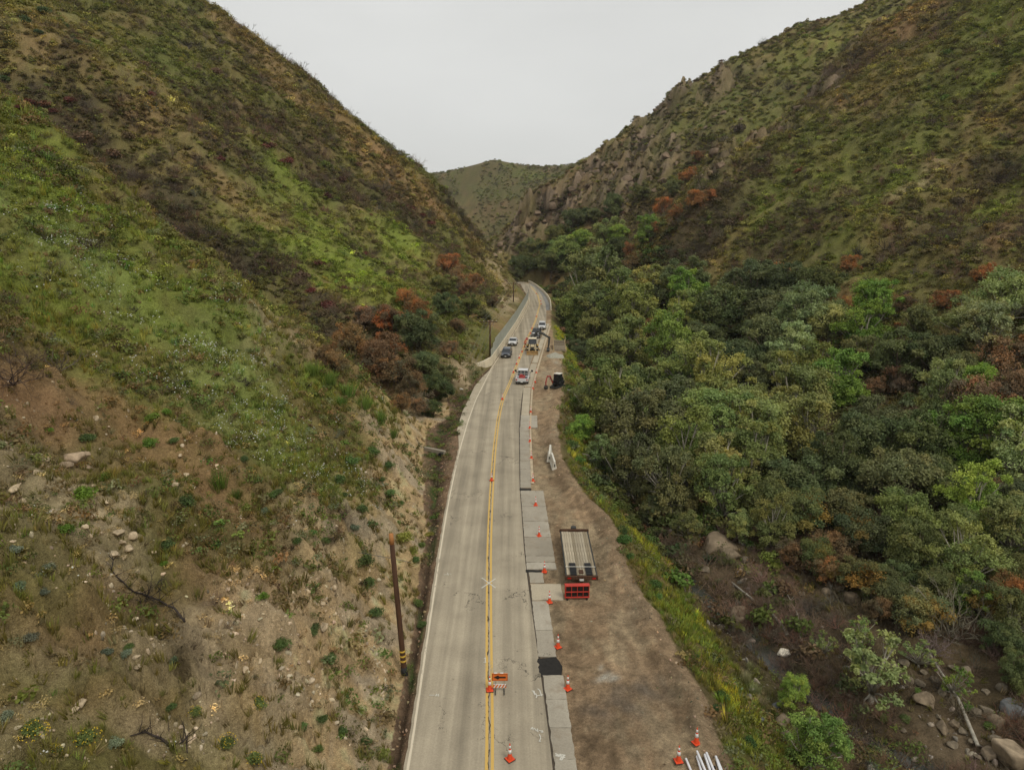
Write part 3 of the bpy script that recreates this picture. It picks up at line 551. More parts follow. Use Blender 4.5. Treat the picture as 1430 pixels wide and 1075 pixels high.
# ------------------------------------------------------------------ leaves, wood and plants
def leaf_mat(name, inst):
    m, nt, b = nmat(name); nt.nodes.remove(b); out = nt.nodes['Material Output']
    col = nd(nt, 'ShaderNodeVertexColor', layer_name='col').outputs[0]
    if inst:
        t = nd(nt, 'ShaderNodeAttribute', attribute_name='tint', attribute_type='INSTANCER').outputs['Color']
    else: t = nd(nt, 'ShaderNodeObjectInfo').outputs['Color']
    c = mixc(nt, 1, mixc(nt, 1, col, t, 'MULTIPLY'), (1.75, 1.66, 1.42), 'MULTIPLY')
    di = nd(nt, 'ShaderNodeBsdfPrincipled'); di.inputs['Roughness'].default_value = .62; di.inputs['Specular IOR Level'].default_value = .25; nt.links.new(c, di.inputs['Base Color'])
    tr = nd(nt, 'ShaderNodeBsdfTranslucent'); nt.links.new(mixc(nt, 1, c, (1.1, 1.15, .7), 'MULTIPLY'), tr.inputs['Color'])
    mx = nd(nt, 'ShaderNodeMixShader'); mx.inputs[0].default_value = .28; nt.links.new(di.outputs[0], mx.inputs[1]); nt.links.new(tr.outputs[0], mx.inputs[2]); nt.links.new(mx.outputs[0], out.inputs['Surface'])
    return m
M_LEAF, M_LEAFI = leaf_mat('foliage', False), leaf_mat('foliage_cover', True)
def tint_mat(name, inst, rough=.85):
    m, nt, b = nmat(name); col = nd(nt, 'ShaderNodeVertexColor', layer_name='col').outputs[0]
    t = nd(nt, 'ShaderNodeAttribute', attribute_name='tint', attribute_type='INSTANCER').outputs['Color'] if inst else nd(nt, 'ShaderNodeObjectInfo').outputs['Color']
    n = noise(nt, 2.5, 6, .7); c = mixc(nt, 1, mixc(nt, 1, col, t, 'MULTIPLY'), ramp(nt, n.outputs['Fac'], [(.3, .7), (.7, 1.3)]), 'MULTIPLY')
    nt.links.new(c, b.inputs['Base Color']); b.inputs['Roughness'].default_value = rough; b.inputs['Specular IOR Level'].default_value = .15; bump(nt, b, n.outputs['Fac'], .6, .06); return m
M_STONE, M_STONEI = tint_mat('stone', False), tint_mat('stone_cover', True)
M_BARK = pmat('bark', (.17, .135, .1), .95, .4, 5, .6, stretch=(1, 1, .25)); M_PALEBARK = pmat('pale_bark', (.36, .33, .27), .9, .35, 3, .5, stretch=(1, 1, .3)); M_BURNT = pmat('burnt_wood', (.045, .035, .03), .95, .4, 5, .5)
def unit(v): return v / np.maximum(np.linalg.norm(v, axis=-1, keepdims=True), 1e-9)
def leaf_quads(pos, nrm, size, rng, aspect=1.7):
    n = len(pos); t = unit(np.cross(nrm, rng.normal(size=(n, 3)))); s = unit(np.cross(nrm, t)); L = size[:, None] * aspect / 2; W = size[:, None] / 2
    a = pos - t * L; b = pos + s * W - t * L * .1 + nrm * W * .3; c = pos + t * L; d = pos - s * W - t * L * .1 + nrm * W * .3
    return np.stack([a, b, c, d], 1).reshape(-1, 3), np.arange(4 * n).reshape(n, 4)
def crown_mesh(name, Rr, Hh, n_lobes, n_leaf, size, seed, dens=.35, flat=.75, lobe_r=.42, huevar=.12, secondary=None, base_z=None, open_=0.0):
    """leaf clumps on the skins of many lobes spread through the crown"""
    rng = np.random.default_rng(seed); lobes = []
    for i in range(n_lobes):
        d = unit(rng.normal(size=3)); d[2] = d[2] * 1.0 + .12; d = unit(d); rad = rng.uniform(.3, 1.0) ** .8
        lr = Rr * lobe_r * (rng.uniform(.45, 1.45) if rad < .75 else rng.uniform(.35, .85))
        ex = 1 + .28 * math.sin(2 * math.atan2(d[1], d[0]) + seed); lobes.append((np.array([d[0] * Rr * rad * ex, d[1] * Rr * rad * ex, d[2] * Hh * rad * .8]), lr, rng.uniform(-1, 1), rng.random()))
    lobes.append((np.zeros(3), Rr * .5, 0, .5))
    per = n_leaf // len(lobes); P_, N_, K_ = [], [], []
    for c, lr, hv, u in lobes:
        ncl = max(6, per // 16); dirs = unit(rng.normal(size=(ncl, 3))); dirs[:, 2] = np.where(dirs[:, 2] < -.35, -dirs[:, 2], dirs[:, 2])
        cr = lr * rng.uniform(.72, 1.06, ncl)[:, None]; cc = c + dirs * cr * np.array([1, 1, flat])
        keep = rng.random(ncl) > open_; cc, dirs = cc[keep], dirs[keep]; ncl = len(cc)
        k = rng.integers(0, ncl, per); off_ = rng.normal(size=(per, 3)) * lr * rng.uniform(.06, .3, (per, 1))
        P_.append(cc[k] + off_); N_.append(unit(dirs[k] * .7 + rng.normal(size=(per, 3)) * .55 + np.array([0, 0, .45])))
        cv = rng.normal(size=ncl) * .13; base = np.array([1 + huevar * hv, 1.0, 1 - huevar * hv * .6])
        col = base[None] * (1 + .16 * hv) * (1 + cv[k][:, None] + rng.normal(size=(per, 1)) * .12)
        if secondary is not None and u < secondary[1]: col = col * np.array(secondary[0])
        K_.append(np.clip(col, .15, 3))
    pos, nr, col = map(np.concatenate, (P_, N_, K_)); sz = size * rng.uniform(.6, 1.35, len(pos))
    co, f = leaf_quads(pos, nr, sz, rng)
    return raw_mesh(name, co, f, [M_LEAF], False, np.repeat(col, 4, 0)), [(l[0], l[1]) for l in lobes]
class MB:
    def __init__(s): s.v = []; s.f = []; s.m = []; s.cur = 0
    def tube(s, pts, rad, n=6, cap=True):
        pts = [Vector(p) for p in pts]; k0 = len(s.v); up = Vector((0, 0, 1))
        for i, p in enumerate(pts):
            d = (pts[min(i + 1, len(pts) - 1)] - pts[max(i - 1, 0)]).normalized(); a = d.cross(up if abs(d.z) < .95 else Vector((1, 0, 0))).normalized(); b = d.cross(a); r = rad[i] if hasattr(rad, '__len__') else rad
            for j in range(n): t = 2 * math.pi * j / n; s.v.append(p + a * (math.cos(t) * r) + b * (math.sin(t) * r))
        for i in range(len(pts) - 1):
            for j in range(n): q_ = (j + 1) % n; s.f.append((k0 + i * n + j, k0 + i * n + q_, k0 + (i + 1) * n + q_, k0 + (i + 1) * n + j)); s.m.append(s.cur)
        if cap: s.f.append(tuple(k0 + j for j in range(n - 1, -1, -1))); s.f.append(tuple(k0 + (len(pts) - 1) * n + j for j in range(n))); s.m += [s.cur] * 2
        return s
    def hexa(s, c8):
        k = len(s.v); s.v += [Vector(c) for c in c8]
        for f in ((0, 3, 2, 1), (4, 5, 6, 7), (0, 1, 5, 4), (1, 2, 6, 5), (2, 3, 7, 6), (3, 0, 4, 7)): s.f.append(tuple(k + i for i in f)); s.m.append(s.cur)
        return s
    def box(s, c, d, M=None, taper=1.0, ch=0.0):
        """chamfered box: centre, size; taper shrinks the top; ch = chamfer"""
        x, y, z = d[0] / 2, d[1] / 2, d[2] / 2; c = Vector(c)
        if ch <= 0:
            pts = [(-x, -y, -z), (x, -y, -z), (x, y, -z), (-x, y, -z), (-x * taper, -y * taper, z), (x * taper, -y * taper, z), (x * taper, y * taper, z), (-x * taper, y * taper, z)]
            return s.hexa([c + (M @ Vector(p) if M else Vector(p)) for p in pts])
        ring = lambda sx, sy, zz: [(-sx + ch, -sy, zz), (sx - ch, -sy, zz), (sx, -sy + ch, zz), (sx, sy - ch, zz), (sx - ch, sy, zz), (-sx + ch, sy, zz), (-sx, sy - ch, zz), (-sx, -sy + ch, zz)]
        rings = [ring(x - ch * .7, y - ch * .7, -z), ring(x, y, -z + ch), ring(x * taper, y * taper, z - ch), ring((x - ch * .7) * taper, (y - ch * .7) * taper, z)]
        return s.rings([[c + (M @ Vector(p) if M else Vector(p)) for p in r] for r in rings])
    def rings(s, rs, cap=True):
        k = len(s.v); n = len(rs[0])
        for r in rs: s.v += [Vector(p) for p in r]
        for i in range(len(rs) - 1):
            for j in range(n): q_ = (j + 1) % n; s.f.append((k + i * n + j, k + i * n + q_, k + (i + 1) * n + q_, k + (i + 1) * n + j)); s.m.append(s.cur)
        if cap: s.f.append(tuple(k + j for j in range(n - 1, -1, -1))); s.f.append(tuple(k + (len(rs) - 1) * n + j for j in range(n))); s.m += [s.cur] * 2
        return s
    def lathe(s, prof, n=12, c=(0, 0, 0), axis='z'):
        rs = []
        for r, h in prof:
            ring = []
            for j in range(n):
                t = 2 * math.pi * j / n; p = (math.cos(t) * r, math.sin(t) * r, h)
                if axis == 'x': p = (h, p[0], p[1])
                if axis == 'y': p = (p[1], h, p[0])
                ring.append(Vector(c) + Vector(p))
            rs.append(ring)
        return s.rings(rs)
    def mesh(s, name, mats, smooth=False):
        me = bpy.data.meshes.new(name); me.from_pydata([tuple(v) for v in s.v], [], s.f)
        for m in (mats if isinstance(mats, (list, tuple)) else [mats]): me.materials.append(m)
        if s.cur or any(s.m): me.polygons.foreach_set('material_index', s.m)
        if smooth: me.polygons.foreach_set('use_smooth', [True] * len(s.f))
        me.update(); return me
    def build(s, name, mats, parent=None, smooth=False, **k): return link(name, s.mesh(name, mats, smooth), parent, **k)
def trunk_mesh(name, lobes, H, r0, mat_, seed, lean=.1):
    rng = random.Random(seed); m = MB(); fork = H * rng.uniform(.28, .42); bend = Vector((rng.uniform(-1, 1) * lean * H, rng.uniform(-1, 1) * lean * H, 0))
    top = Vector((0, 0, fork)) + bend * .5
    m.tube([(0, 0, -1.2), (0, 0, 0), bend * .2 + Vector((0, 0, fork * .5)), top], [r0 * 1.5, r0 * 1.2, r0, r0 * .85], 7)
    for c, lr in lobes:
        e = Vector(c) + Vector((0, 0, H)); mid = top.lerp(e, .5) + Vector((rng.uniform(-1, 1), rng.uniform(-1, 1), rng.uniform(-.2, .8))) * .09 * H
        m.tube([top, mid, e], [r0 * .55, r0 * .33, r0 * .1], 5)
        for _ in range(3):
            q_ = e + Vector((rng.uniform(-1, 1), rng.uniform(-1, 1), rng.uniform(-.3, .9))) * float(lr) * .9
            m.tube([mid.lerp(e, rng.uniform(.2, .9)), q_], [r0 * .14, r0 * .04], 4, False)
    return m.mesh(name, mat_, True)
# crown kinds: (crown meshes, trunk meshes); unit size = radius 5 m, crown centre at height Hc
TK = {}
def tree_kind(key, n_var, Hc, Hh, lobes, leaves, size, trunk_m, seed, **kw):
    TK[key] = []
    for i in range(n_var):
        cm, lb = crown_mesh('crown', 5.0, Hh, lobes, leaves, size, seed + i, **kw)
        TK[key].append((cm, trunk_mesh('trunk', lb, Hc, .33, trunk_m, seed + i), Hc))
tree_kind('oak', 5, 4.6, 5.6, 40, 30000, .19, M_BARK, 100, flat=.8, lobe_r=.27, huevar=.1, open_=.2)
tree_kind('alder', 6, 5.6, 7.4, 44, 26000, .19, M_PALEBARK, 200, flat=.85, lobe_r=.26, huevar=.14, open_=.4)
tree_kind('willow', 3, 4.6, 5.8, 36, 22000, .19, M_PALEBARK, 300, flat=.7, lobe_r=.32, huevar=.1, open_=.35)
tree_kind('dead', 3, 4.2, 5.6, 30, 13000, .18, M_BARK, 400, flat=.9, lobe_r=.34, huevar=.25, open_=.5)
tree_kind('mixed', 3, 4.5, 5.6, 36, 24000, .19, M_BARK, 500, flat=.8, lobe_r=.33, huevar=.15, open_=.25, secondary=((1.7, 1.12, .8), .36))
tree_kind('sapling', 2, 5.2, 7.6, 22, 4200, .26, M_PALEBARK, 600, flat=.6, lobe_r=.24, huevar=.12, open_=.5)
TINT = {'oak': (.042, .053, .025), 'alder': (.076, .094, .036), 'willow': (.105, .125, .062), 'dead': (.085, .058, .034), 'mixed': (.062, .074, .028), 'bright': (.075, .112, .027), 'yellow': (.10, .108, .04), 'brown': (.07, .052, .032), 'orange': (.105, .055, .027), 'pink': (.085, .06, .04), 'olive': (.055, .062, .028)}
LABELS_USED = {}
def uniq(lab):
    LABELS_USED.setdefault(lab, 0); LABELS_USED[lab] += 1; return lab
KIND_WORDS = {'oak': 'dark green round oak', 'alder': 'mid green loose tree', 'willow': 'pale green airy tree', 'dead': 'dead brown-leaved tree', 'mixed': 'dark tree with scorched patches', 'bright': 'bright fresh green tree', 'yellow': 'yellowish green loose tree', 'brown': 'brown scorched oak', 'orange': 'rust orange scorched tree', 'pink': 'pinkish brown dead-leaved tree', 'olive': 'olive green dense tree'}
TREES = []   # px, py, r px, crown kind, tint kind, where
T = lambda s, w: [TREES.append((*p, w)) for p in s]
T([(770,366,20,'oak','oak'),(742,348,17,'oak','olive'),(722,372,13,'oak','oak'),(792,352,21,'oak','alder'),(815,335,18,'oak','bright'),(850,330,20,'oak','alder'),(835,382,22,'alder','alder'),(868,350,18,'oak','oak'),(905,318,19,'alder','bright'),(925,293,13,'dead','orange'),(884,372,15,'dead','brown'),(870,395,16,'oak','olive'),
   (775,330,14,'oak','olive'),(832,358,15,'dead','brown'),(738,368,12,'oak','oak'),(722,385,9,'oak','oak')], 'up the canyon')
T([(805,405,34,'alder','alder'),(835,400,30,'alder','alder'),(778,430,17,'oak','oak'),(800,442,24,'oak','alder'),(823,435,26,'alder','alder'),(857,440,26,'alder','alder'),(905,409,24,'alder','yellow'),(885,450,27,'alder','yellow'),(850,500,26,'oak','alder'),(830,465,22,'oak','olive'),(812,492,13,'oak','oak'),(948,447,28,'alder','alder'),(960,420,22,'alder','bright'),(930,500,26,'alder','bright'),(962,520,32,'alder','alder'),(880,490,24,'alder','alder'),(912,470,22,'dead','dead'),(990,540,30,'alder','yellow')], 'in the mid creek wood')
T([(1010,436,40,'oak','oak'),(955,400,28,'oak','oak'),(1050,400,32,'oak','oak'),(1085,436,36,'oak','oak'),(1022,500,36,'oak','oak'),(1068,482,30,'oak','olive'),(1040,534,28,'oak','oak'),(1098,396,28,'oak','oak'),(985,470,28,'oak','oak'),(1140,408,24,'oak','olive'),(1085,520,28,'oak','oak')], 'in the dark oak stand')
T([(1128,442,30,'willow','willow'),(1105,484,30,'willow','willow'),(1160,452,26,'willow','willow'),(1203,466,28,'alder','bright'),(1222,430,24,'alder','bright'),(1254,502,32,'oak','oak'),(1210,496,28,'oak','olive'),(1306,496,32,'oak','oak'),(1352,448,34,'willow','willow'),(1408,424,34,'willow','willow'),(1380,478,30,'alder','willow'),(1176,532,30,'alder','bright'),(1128,530,28,'alder','yellow'),(1220,538,17,'dead','pink'),(1256,534,17,'dead','pink'),(1416,500,36,'dead','brown'),(1416,545,32,'dead','brown'),(1374,530,20,'oak','bright'),(1340,520,24,'oak','olive'),(1285,455,22,'oak','olive'),(1260,425,16,'dead','dead'),(1320,420,14,'dead','orange')], 'at the upper wood edge')
T([(1110,560,34,'alder','yellow'),(1130,598,38,'alder','yellow'),(1162,548,26,'oak','bright'),(1236,590,34,'oak','oak'),(1317,566,28,'alder','willow'),(1365,566,28,'dead','pink'),(1387,616,40,'alder','bright'),(1342,622,34,'alder','bright'),(1416,640,36,'alder','willow'),(1276,625,42,'oak','oak'),(1208,625,38,'oak','oak'),(1250,680,42,'oak','olive'),(1216,672,34,'oak','oak'),(1166,655,38,'oak','oak'),(1114,675,36,'oak','oak'),(1122,712,34,'mixed','oak'),(1318,695,34,'oak','olive'),(1358,708,34,'alder','bright'),(1414,748,34,'alder','yellow'),(1262,732,36,'oak','alder'),(1330,745,34,'oak','olive'),(1212,752,30,'mixed','oak'),(1170,768,24,'dead','dead'),(1344,790,30,'alder','alder'),(1276,775,34,'oak','olive'),(1110,772,22,'dead','brown'),(1415,690,30,'oak','oak'),(1180,715,30,'oak','olive'),(1385,690,26,'dead','brown'),(1390,790,28,'oak','olive'),(1060,610,32,'alder','yellow'),(1300,660,28,'oak','oak')], 'in the right-hand canopy')
T([(860,590,36,'alder','alder'),(828,562,26,'alder','alder'),(900,620,38,'alder','olive'),(960,640,38,'alder','alder'),(1000,600,38,'alder','alder'),(940,575,34,'alder','olive'),(1010,660,38,'alder','yellow'),(880,668,30,'alder','olive'),(1052,652,34,'alder','alder'),(1068,705,32,'oak','oak'),(1005,700,28,'alder','alder'),(938,688,30,'alder','olive'),(812,598,18,'oak','bright'),(850,640,24,'alder','alder'),(890,560,30,'alder','alder'),(808,540,20,'alder','alder'),(1035,580,28,'alder','yellow'),(975,560,26,'willow','alder')], 'beside the dirt lot')
T([(1222,935,46,'sapling','alder'),(1205,885,14,'sapling','alder'),(1285,915,16,'sapling','alder'),(1330,960,14,'sapling','bright'),(1150,905,10,'sapling','alder'),(1418,832,30,'dead','orange'),(1350,830,22,'alder','bright'),(1135,1042,32,'alder','bright'),(1108,968,18,'alder','bright'),(1290,850,30,'mixed','olive'),(1240,830,26,'oak','olive'),(1400,890,26,'oak','oak'),(1160,800,18,'dead','dead'),(1205,808,26,'mixed','olive'),(1262,806,26,'oak','oak'),(1318,818,26,'oak','olive'),(1370,838,26,'mixed','oak'),(1415,870,26,'alder','olive'),(1140,778,22,'mixed','oak'),(1420,940,22,'oak','oak'),(1225,850,20,'dead','brown'),(1080,740,24,'alder','olive'),(1035,735,20,'alder','alder'),(960,735,18,'alder','olive'),(905,715,16,'alder','olive')], 'by the near creek bed')
# scorched grove in the gully left of the road
T([(496,476,24,'dead','dead'),(536,489,26,'mixed','brown'),(554,516,26,'dead','brown'),(523,507,22,'dead','brown'),(581,467,22,'oak','oak'),(587,505,22,'oak','oak'),(610,541,20,'oak','oak'),(574,545,20,'dead','brown'),(583,565,16,'dead','pink'),(458,492,18,'dead','brown'),(470,508,18,'dead','brown'),(508,443,17,'dead','pink'),(472,470,13,'dead','orange'),(570,420,15,'dead','orange'),(586,440,17,'dead','orange'),(544,450,18,'mixed','dead'),(604,570,13,'oak','oak'),(627,490,11,'dead','pink'),(560,560,14,'dead','brown'),(622,520,14,'oak','olive')], 'in the left gully grove')
T([(627,368,14,'dead','orange'),(634,392,15,'dead','brown'),(662,394,13,'dead','orange'),(654,430,15,'oak','olive'),(622,428,15,'oak','oak'),(650,410,12,'dead','brown'),(674,440,11,'oak','olive'),(688,420,9,'dead','brown'),(640,455,14,'dead','brown'),(620,398,13,'oak','olive')], 'above the concrete wall')
T([(962,246,12,'dead','orange'),(976,218,9,'dead','orange'),(970,280,15,'dead','orange'),(945,300,10,'dead','orange'),(990,272,10,'dead','orange'),(918,318,9,'dead','orange'),(881,352,11,'dead','orange'),(862,331,13,'oak','bright'),(1187,370,13,'dead','orange'),(1181,424,10,'dead','orange'),(1161,400,9,'dead','orange'),(1086,374,10,'dead','orange'),(1110,378,8,'dead','orange'),(1241,414,8,'dead','orange'),(1318,424,10,'dead','orange'),(1374,382,14,'dead','orange'),(1406,393,9,'dead','orange'),(1258,462,10,'dead','orange'),(895,270,12,'oak','olive'),(856,290,14,'oak','oak'),(832,300,13,'oak','oak'),(800,310,14,'oak','oak'),(940,262,12,'oak','olive')], 'on the right mountainside')
def ordinal(n):
    return {1: 'first', 2: 'second', 3: 'third', 4: 'fourth', 5: 'fifth', 6: 'sixth', 7: 'seventh', 8: 'eighth', 9: 'ninth', 10: 'tenth', 11: 'eleventh', 12: 'twelfth'}.get(n, '%dth' % n if n % 10 not in (1, 2, 3) or n in (11, 12, 13) else '%d%s' % (n, {1: 'st', 2: 'nd', 3: 'rd'}[n % 10]))
def name_all(items, fmt):
    """items: list of (key, px, obj, words, where): looks-alikes in one place are told apart by their order from the left"""
    by = {}
    for it in items: by.setdefault((it[3], it[4]), []).append(it)
    for (w, wh), its in by.items():
        its.sort(key=lambda t: t[1])
        for i, it in enumerate(its):
            n = len(its)
            it[2]['label'] = f'{w} {wh}' if n == 1 else (f'left one of two, {w} {wh}' if i == 0 else f'right one of two, {w} {wh}') if n == 2 else (f'leftmost {w} {wh}' if i == 0 else f'rightmost {w} {wh}' if i == n - 1 else f'{ordinal(i + 1)} {w} from the left {wh}')
def size_word(s): return 'small ' if s < .62 else 'big ' if s > 1.25 else ''
named = []
for i, (px, py, r, ck_, tk, where) in enumerate(TREES):
    hc = 4.4
    h = hit(px, py, hc * .8)
    if h is None: continue
    for _ in range(3):
        s = r * h[3] / F / 5.0 * 1.08; vv = TK[ck_][i % len(TK[ck_])]; h2 = hit(px, py, vv[2] * s)
        if h2: h = h2
    s = float(np.clip(r * h[3] / F / 5.0 * (1.42 if ck_ == 'alder' and r > 20 else 1.22), .22, 2.8)); x, y = h[0], h[1]
    xl_, xr_ = edges(np.array([y])); rk_ = s * 5.6 + .6
    if y < 300 and x > xr_[0] - 1 and x - rk_ < xr_[0]: x = float(xr_[0] + rk_)     # crowns stay clear of the lot
    z = float(Z(x, y)) - .15
    root = bpy.data.objects.new('tree', None); COL.objects.link(root); root.location = (x, y, z); root.rotation_euler = (0, 0, random.uniform(0, 6.28)); sc = s * random.uniform(.94, 1.06); root.scale = (sc, sc * random.uniform(.9, 1.1), sc * (random.uniform(.85, 1.2) if ck_ == 'alder' else random.uniform(.85, 1.15))); root.empty_display_size = .3
    c = link('crown', vv[0], root, (0, 0, vv[2])); tb = np.array(TINT[tk]) * 2.0 * random.uniform(.8, 1.25) * np.array([random.uniform(.92, 1.1), 1, random.uniform(.85, 1.15)]); c.color = (*tb, 1)
    link('trunk', vv[1], root)
    root['category'] = 'tree'; root['group'] = 'trees ' + where
    named.append((i, px, root, size_word(s) + KIND_WORDS[tk], where))
name_all(named, '')
# ------------------------------------------------------------------ small plant and stone shapes
def shrub_mesh(name, n, size, seed, h=.8, mat_=None, hue=.12, fill=.55, aspect=1.7, stems=False):
    rng = np.random.default_rng(seed); nl = 7; lob = unit(rng.normal(size=(nl, 3))) * rng.uniform(.2, .55, (nl, 1)); lob[:, 2] = np.abs(lob[:, 2]) * h + .25 * h
    k = rng.integers(0, nl, n); d = unit(rng.normal(size=(n, 3))); d[:, 2] = np.where(d[:, 2] < -.3, -d[:, 2], d[:, 2]); pos = lob[k] + d * rng.uniform(.28, .5, (n, 1)) * np.array([1, 1, h])
    pos[:, 2] = np.maximum(pos[:, 2], .02); nr = unit(d * .6 + rng.normal(size=(n, 3)) * .5 + [0, 0, .4]); cv = rng.normal(size=nl) * .14
    col = np.array([1, 1, 1])[None] * (1 + cv[k][:, None] + rng.normal(size=(n, 1)) * .15); co, f = leaf_quads(pos, nr, size * rng.uniform(.6, 1.4, n), rng, aspect)
    return raw_mesh(name, co, f, [mat_ or M_LEAFI], False, np.repeat(np.clip(col, .2, 2), 4, 0))
def tuft_mesh(name, n, h, spread, w, seed, mat_=None, lean=.5, tip=None):
    rng = np.random.default_rng(seed); a = rng.uniform(0, 6.28, n); r = rng.uniform(0, spread, n); b0 = np.stack([np.cos(a) * r, np.sin(a) * r, np.full(n, -.03)], 1)
    hh = h * rng.uniform(.55, 1.15, n); t = b0 + np.stack([np.cos(a) * hh * lean * rng.uniform(.2, 1, n), np.sin(a) * hh * lean * rng.uniform(.2, 1, n), hh], 1)
    m = b0 * .5 + t * .5 + np.array([0, 0, 1]) * hh[:, None] * .08; s = np.stack([-np.sin(a + rng.normal(size=n)), np.cos(a), np.zeros(n)], 1) * w / 2
    co = np.stack([b0 - s, b0 + s, m + s * .8, m - s * .8, t], 1).reshape(-1, 3); i = np.arange(n) * 5
    f = np.vstack([np.stack([i, i + 1, i + 2, i + 3], 1), np.stack([i + 3, i + 2, i + 4, i + 4], 1)])
    me = bpy.data.meshes.new(name); me.from_pydata(co.tolist(), [], [tuple(q_) if q_[2] != q_[3] else tuple(q_[:3]) for q_ in f.tolist()])
    c = np.repeat(1 + rng.normal(size=(n, 1)) * .18, 5, 0).reshape(n, 5, 1) * np.array([.75, .75, 1, 1, 1.2])[None, :, None]
    ca = me.color_attributes.new('col', 'FLOAT_COLOR', 'POINT'); cc = np.ones((n * 5, 4), np.float32); cc[:, :3] = np.clip(c.reshape(-1, 1), .2, 2); ca.data.foreach_set('color', cc.ravel())
    me.materials.append(mat_ or M_LEAFI); return me
def twig_mesh(name, n, h, w, seed, mat_=None, flat=.8, levels=2):
    rng = np.random.default_rng(seed); seg = []
    def grow(p, d, L, w_, lv):
        q_ = p + d * L; seg.append((p, q_, w_))
        if lv <= 0: return
        for _ in range(rng.integers(2, 4)):
            nd_ = unit(d + rng.normal(size=3) * .55 + np.array([0, 0, .08])); grow(p + (q_ - p) * rng.uniform(.4, 1), nd_, L * rng.uniform(.5, .8), w_ * .6, lv - 1)
    for _ in range(n):
        d = rng.normal(size=3); d[2] = abs(d[2]) * flat + .35; grow(rng.normal(size=3) * .05 * h * np.array([1, 1, 0]), unit(d), h * rng.uniform(.4, .65), w, levels)
    co, f = [], []
    for p, q_, w_ in seg:
        d = unit(q_ - p); a = unit(np.cross(d, rng.normal(size=3))) * w_; b = np.cross(d, a); k = len(co)
        for t in range(3): an = t * 2.094; co.append(p + a * math.cos(an) + b * math.sin(an))
        for t in range(3): an = t * 2.094; co.append(q_ + (a * math.cos(an) + b * math.sin(an)) * .45)
        f += [(k, k + 1, k + 4, k + 3), (k + 1, k + 2, k + 5, k + 4), (k + 2, k, k + 3, k + 5)]
    return raw_mesh(name, np.array(co), np.array(f), [mat_ or M_STONEI], False, np.ones((len(co), 3)))
def rock_mesh(name, seed, sub=3, cuts=9, mat_=None, sq=(1, .8, .65), rough=.06):
    bm_ = bmesh.new(); bmesh.ops.create_icosphere(bm_, subdivisions=sub, radius=1); rng = np.random.default_rng(seed)
    v = np.array([x.co[:] for x in bm_.verts]); v *= 1.15
    for _ in range(cuts):
        n = unit(rng.normal(size=3)); d = rng.uniform(.55, .85); o = v @ n - d; v = v - np.clip(o, 0, None)[:, None] * n
    v = v * np.array(sq); nz = fbm(v[:, 0] * 3 + seed, v[:, 1] * 3 + v[:, 2] * 2, 1.0, 3, seed % 17); v = v * (1 + nz[:, None] * rough * 2)
    f = np.array([[w.index for w in x.verts] for x in bm_.faces]); bm_.free()
    col = np.clip(1 + fbm(v[:, 0] * 2, v[:, 1] * 2 + v[:, 2], .8, 3, seed % 13) * .5, .5, 1.6)
    return raw_mesh(name, v, f, [mat_ or M_STONE], False, np.repeat(col[:, None], 3, 1))
def instance_cover(name, pts, scl, idx_, tint, protos, label, tilt=.15, group=None, stretchz=None):
    """one object: thousands of small plants or stones spread over the ground"""
    n = len(pts)
    if n == 0: return None
    me = bpy.data.meshes.new(name); me.vertices.add(n); me.vertices.foreach_set('co', np.ascontiguousarray(pts, np.float32).ravel())
    rot = np.stack([RNG.normal(size=n) * tilt, RNG.normal(size=n) * tilt, RNG.uniform(0, 6.28, n)], 1).astype(np.float32)
    sc = np.ascontiguousarray(scl if np.ndim(scl) == 2 else np.repeat(np.asarray(scl)[:, None], 3, 1), np.float32)
    for nm, dt, arr in (('i_rot', 'FLOAT_VECTOR', rot), ('i_scl', 'FLOAT_VECTOR', sc)): me.attributes.new(nm, dt, 'POINT').data.foreach_set('vector', arr.ravel())
    me.attributes.new('i_idx', 'INT', 'POINT').data.foreach_set('value', np.ascontiguousarray(idx_, np.int32))
    cc = np.ones((n, 4), np.float32); cc[:, :3] = tint; me.attributes.new('tint', 'FLOAT_COLOR', 'POINT').data.foreach_set('color', cc.ravel())
    colx = bpy.data.collections.new(name + '_shapes')
    for i, p in enumerate(protos): colx.objects.link(bpy.data.objects.new('%s_%02d' % (name, i), p))
    o = link(name, me, kind='stuff', label=label)
    ng = bpy.data.node_groups.new(name, 'GeometryNodeTree'); ng.interface.new_socket('Geometry', in_out='INPUT', socket_type='NodeSocketGeometry'); ng.interface.new_socket('Geometry', in_out='OUTPUT', socket_type='NodeSocketGeometry')
    N, L = ng.nodes, ng.links; gi, go = N.new('NodeGroupInput'), N.new('NodeGroupOutput'); ip = N.new('GeometryNodeInstanceOnPoints'); ci = N.new('GeometryNodeCollectionInfo'); ci.inputs['Collection'].default_value = colx; ci.inputs['Separate Children'].default_value = True; ci.inputs['Reset Children'].default_value = True
    def at(nm, dt):
        a = N.new('GeometryNodeInputNamedAttribute'); a.data_type = dt; a.inputs['Name'].default_value = nm; return [s for s in a.outputs if s.enabled and s.name == 'Attribute'][0]
    L.new(gi.outputs[0], ip.inputs['Points']); L.new(ci.outputs[0], ip.inputs['Instance']); ip.inputs['Pick Instance'].default_value = True
    L.new(at('i_idx', 'INT'), ip.inputs['Instance Index']); L.new(at('i_scl', 'FLOAT_VECTOR'), ip.inputs['Scale'])
    er = N.new('FunctionNodeEulerToRotation'); L.new(at('i_rot', 'FLOAT_VECTOR'), er.inputs[0]); L.new(er.outputs[0], ip.inputs['Rotation']); L.new(ip.outputs[0], go.inputs[0])
    md = o.modifiers.new('cover', 'NODES'); md.node_group = ng; return o
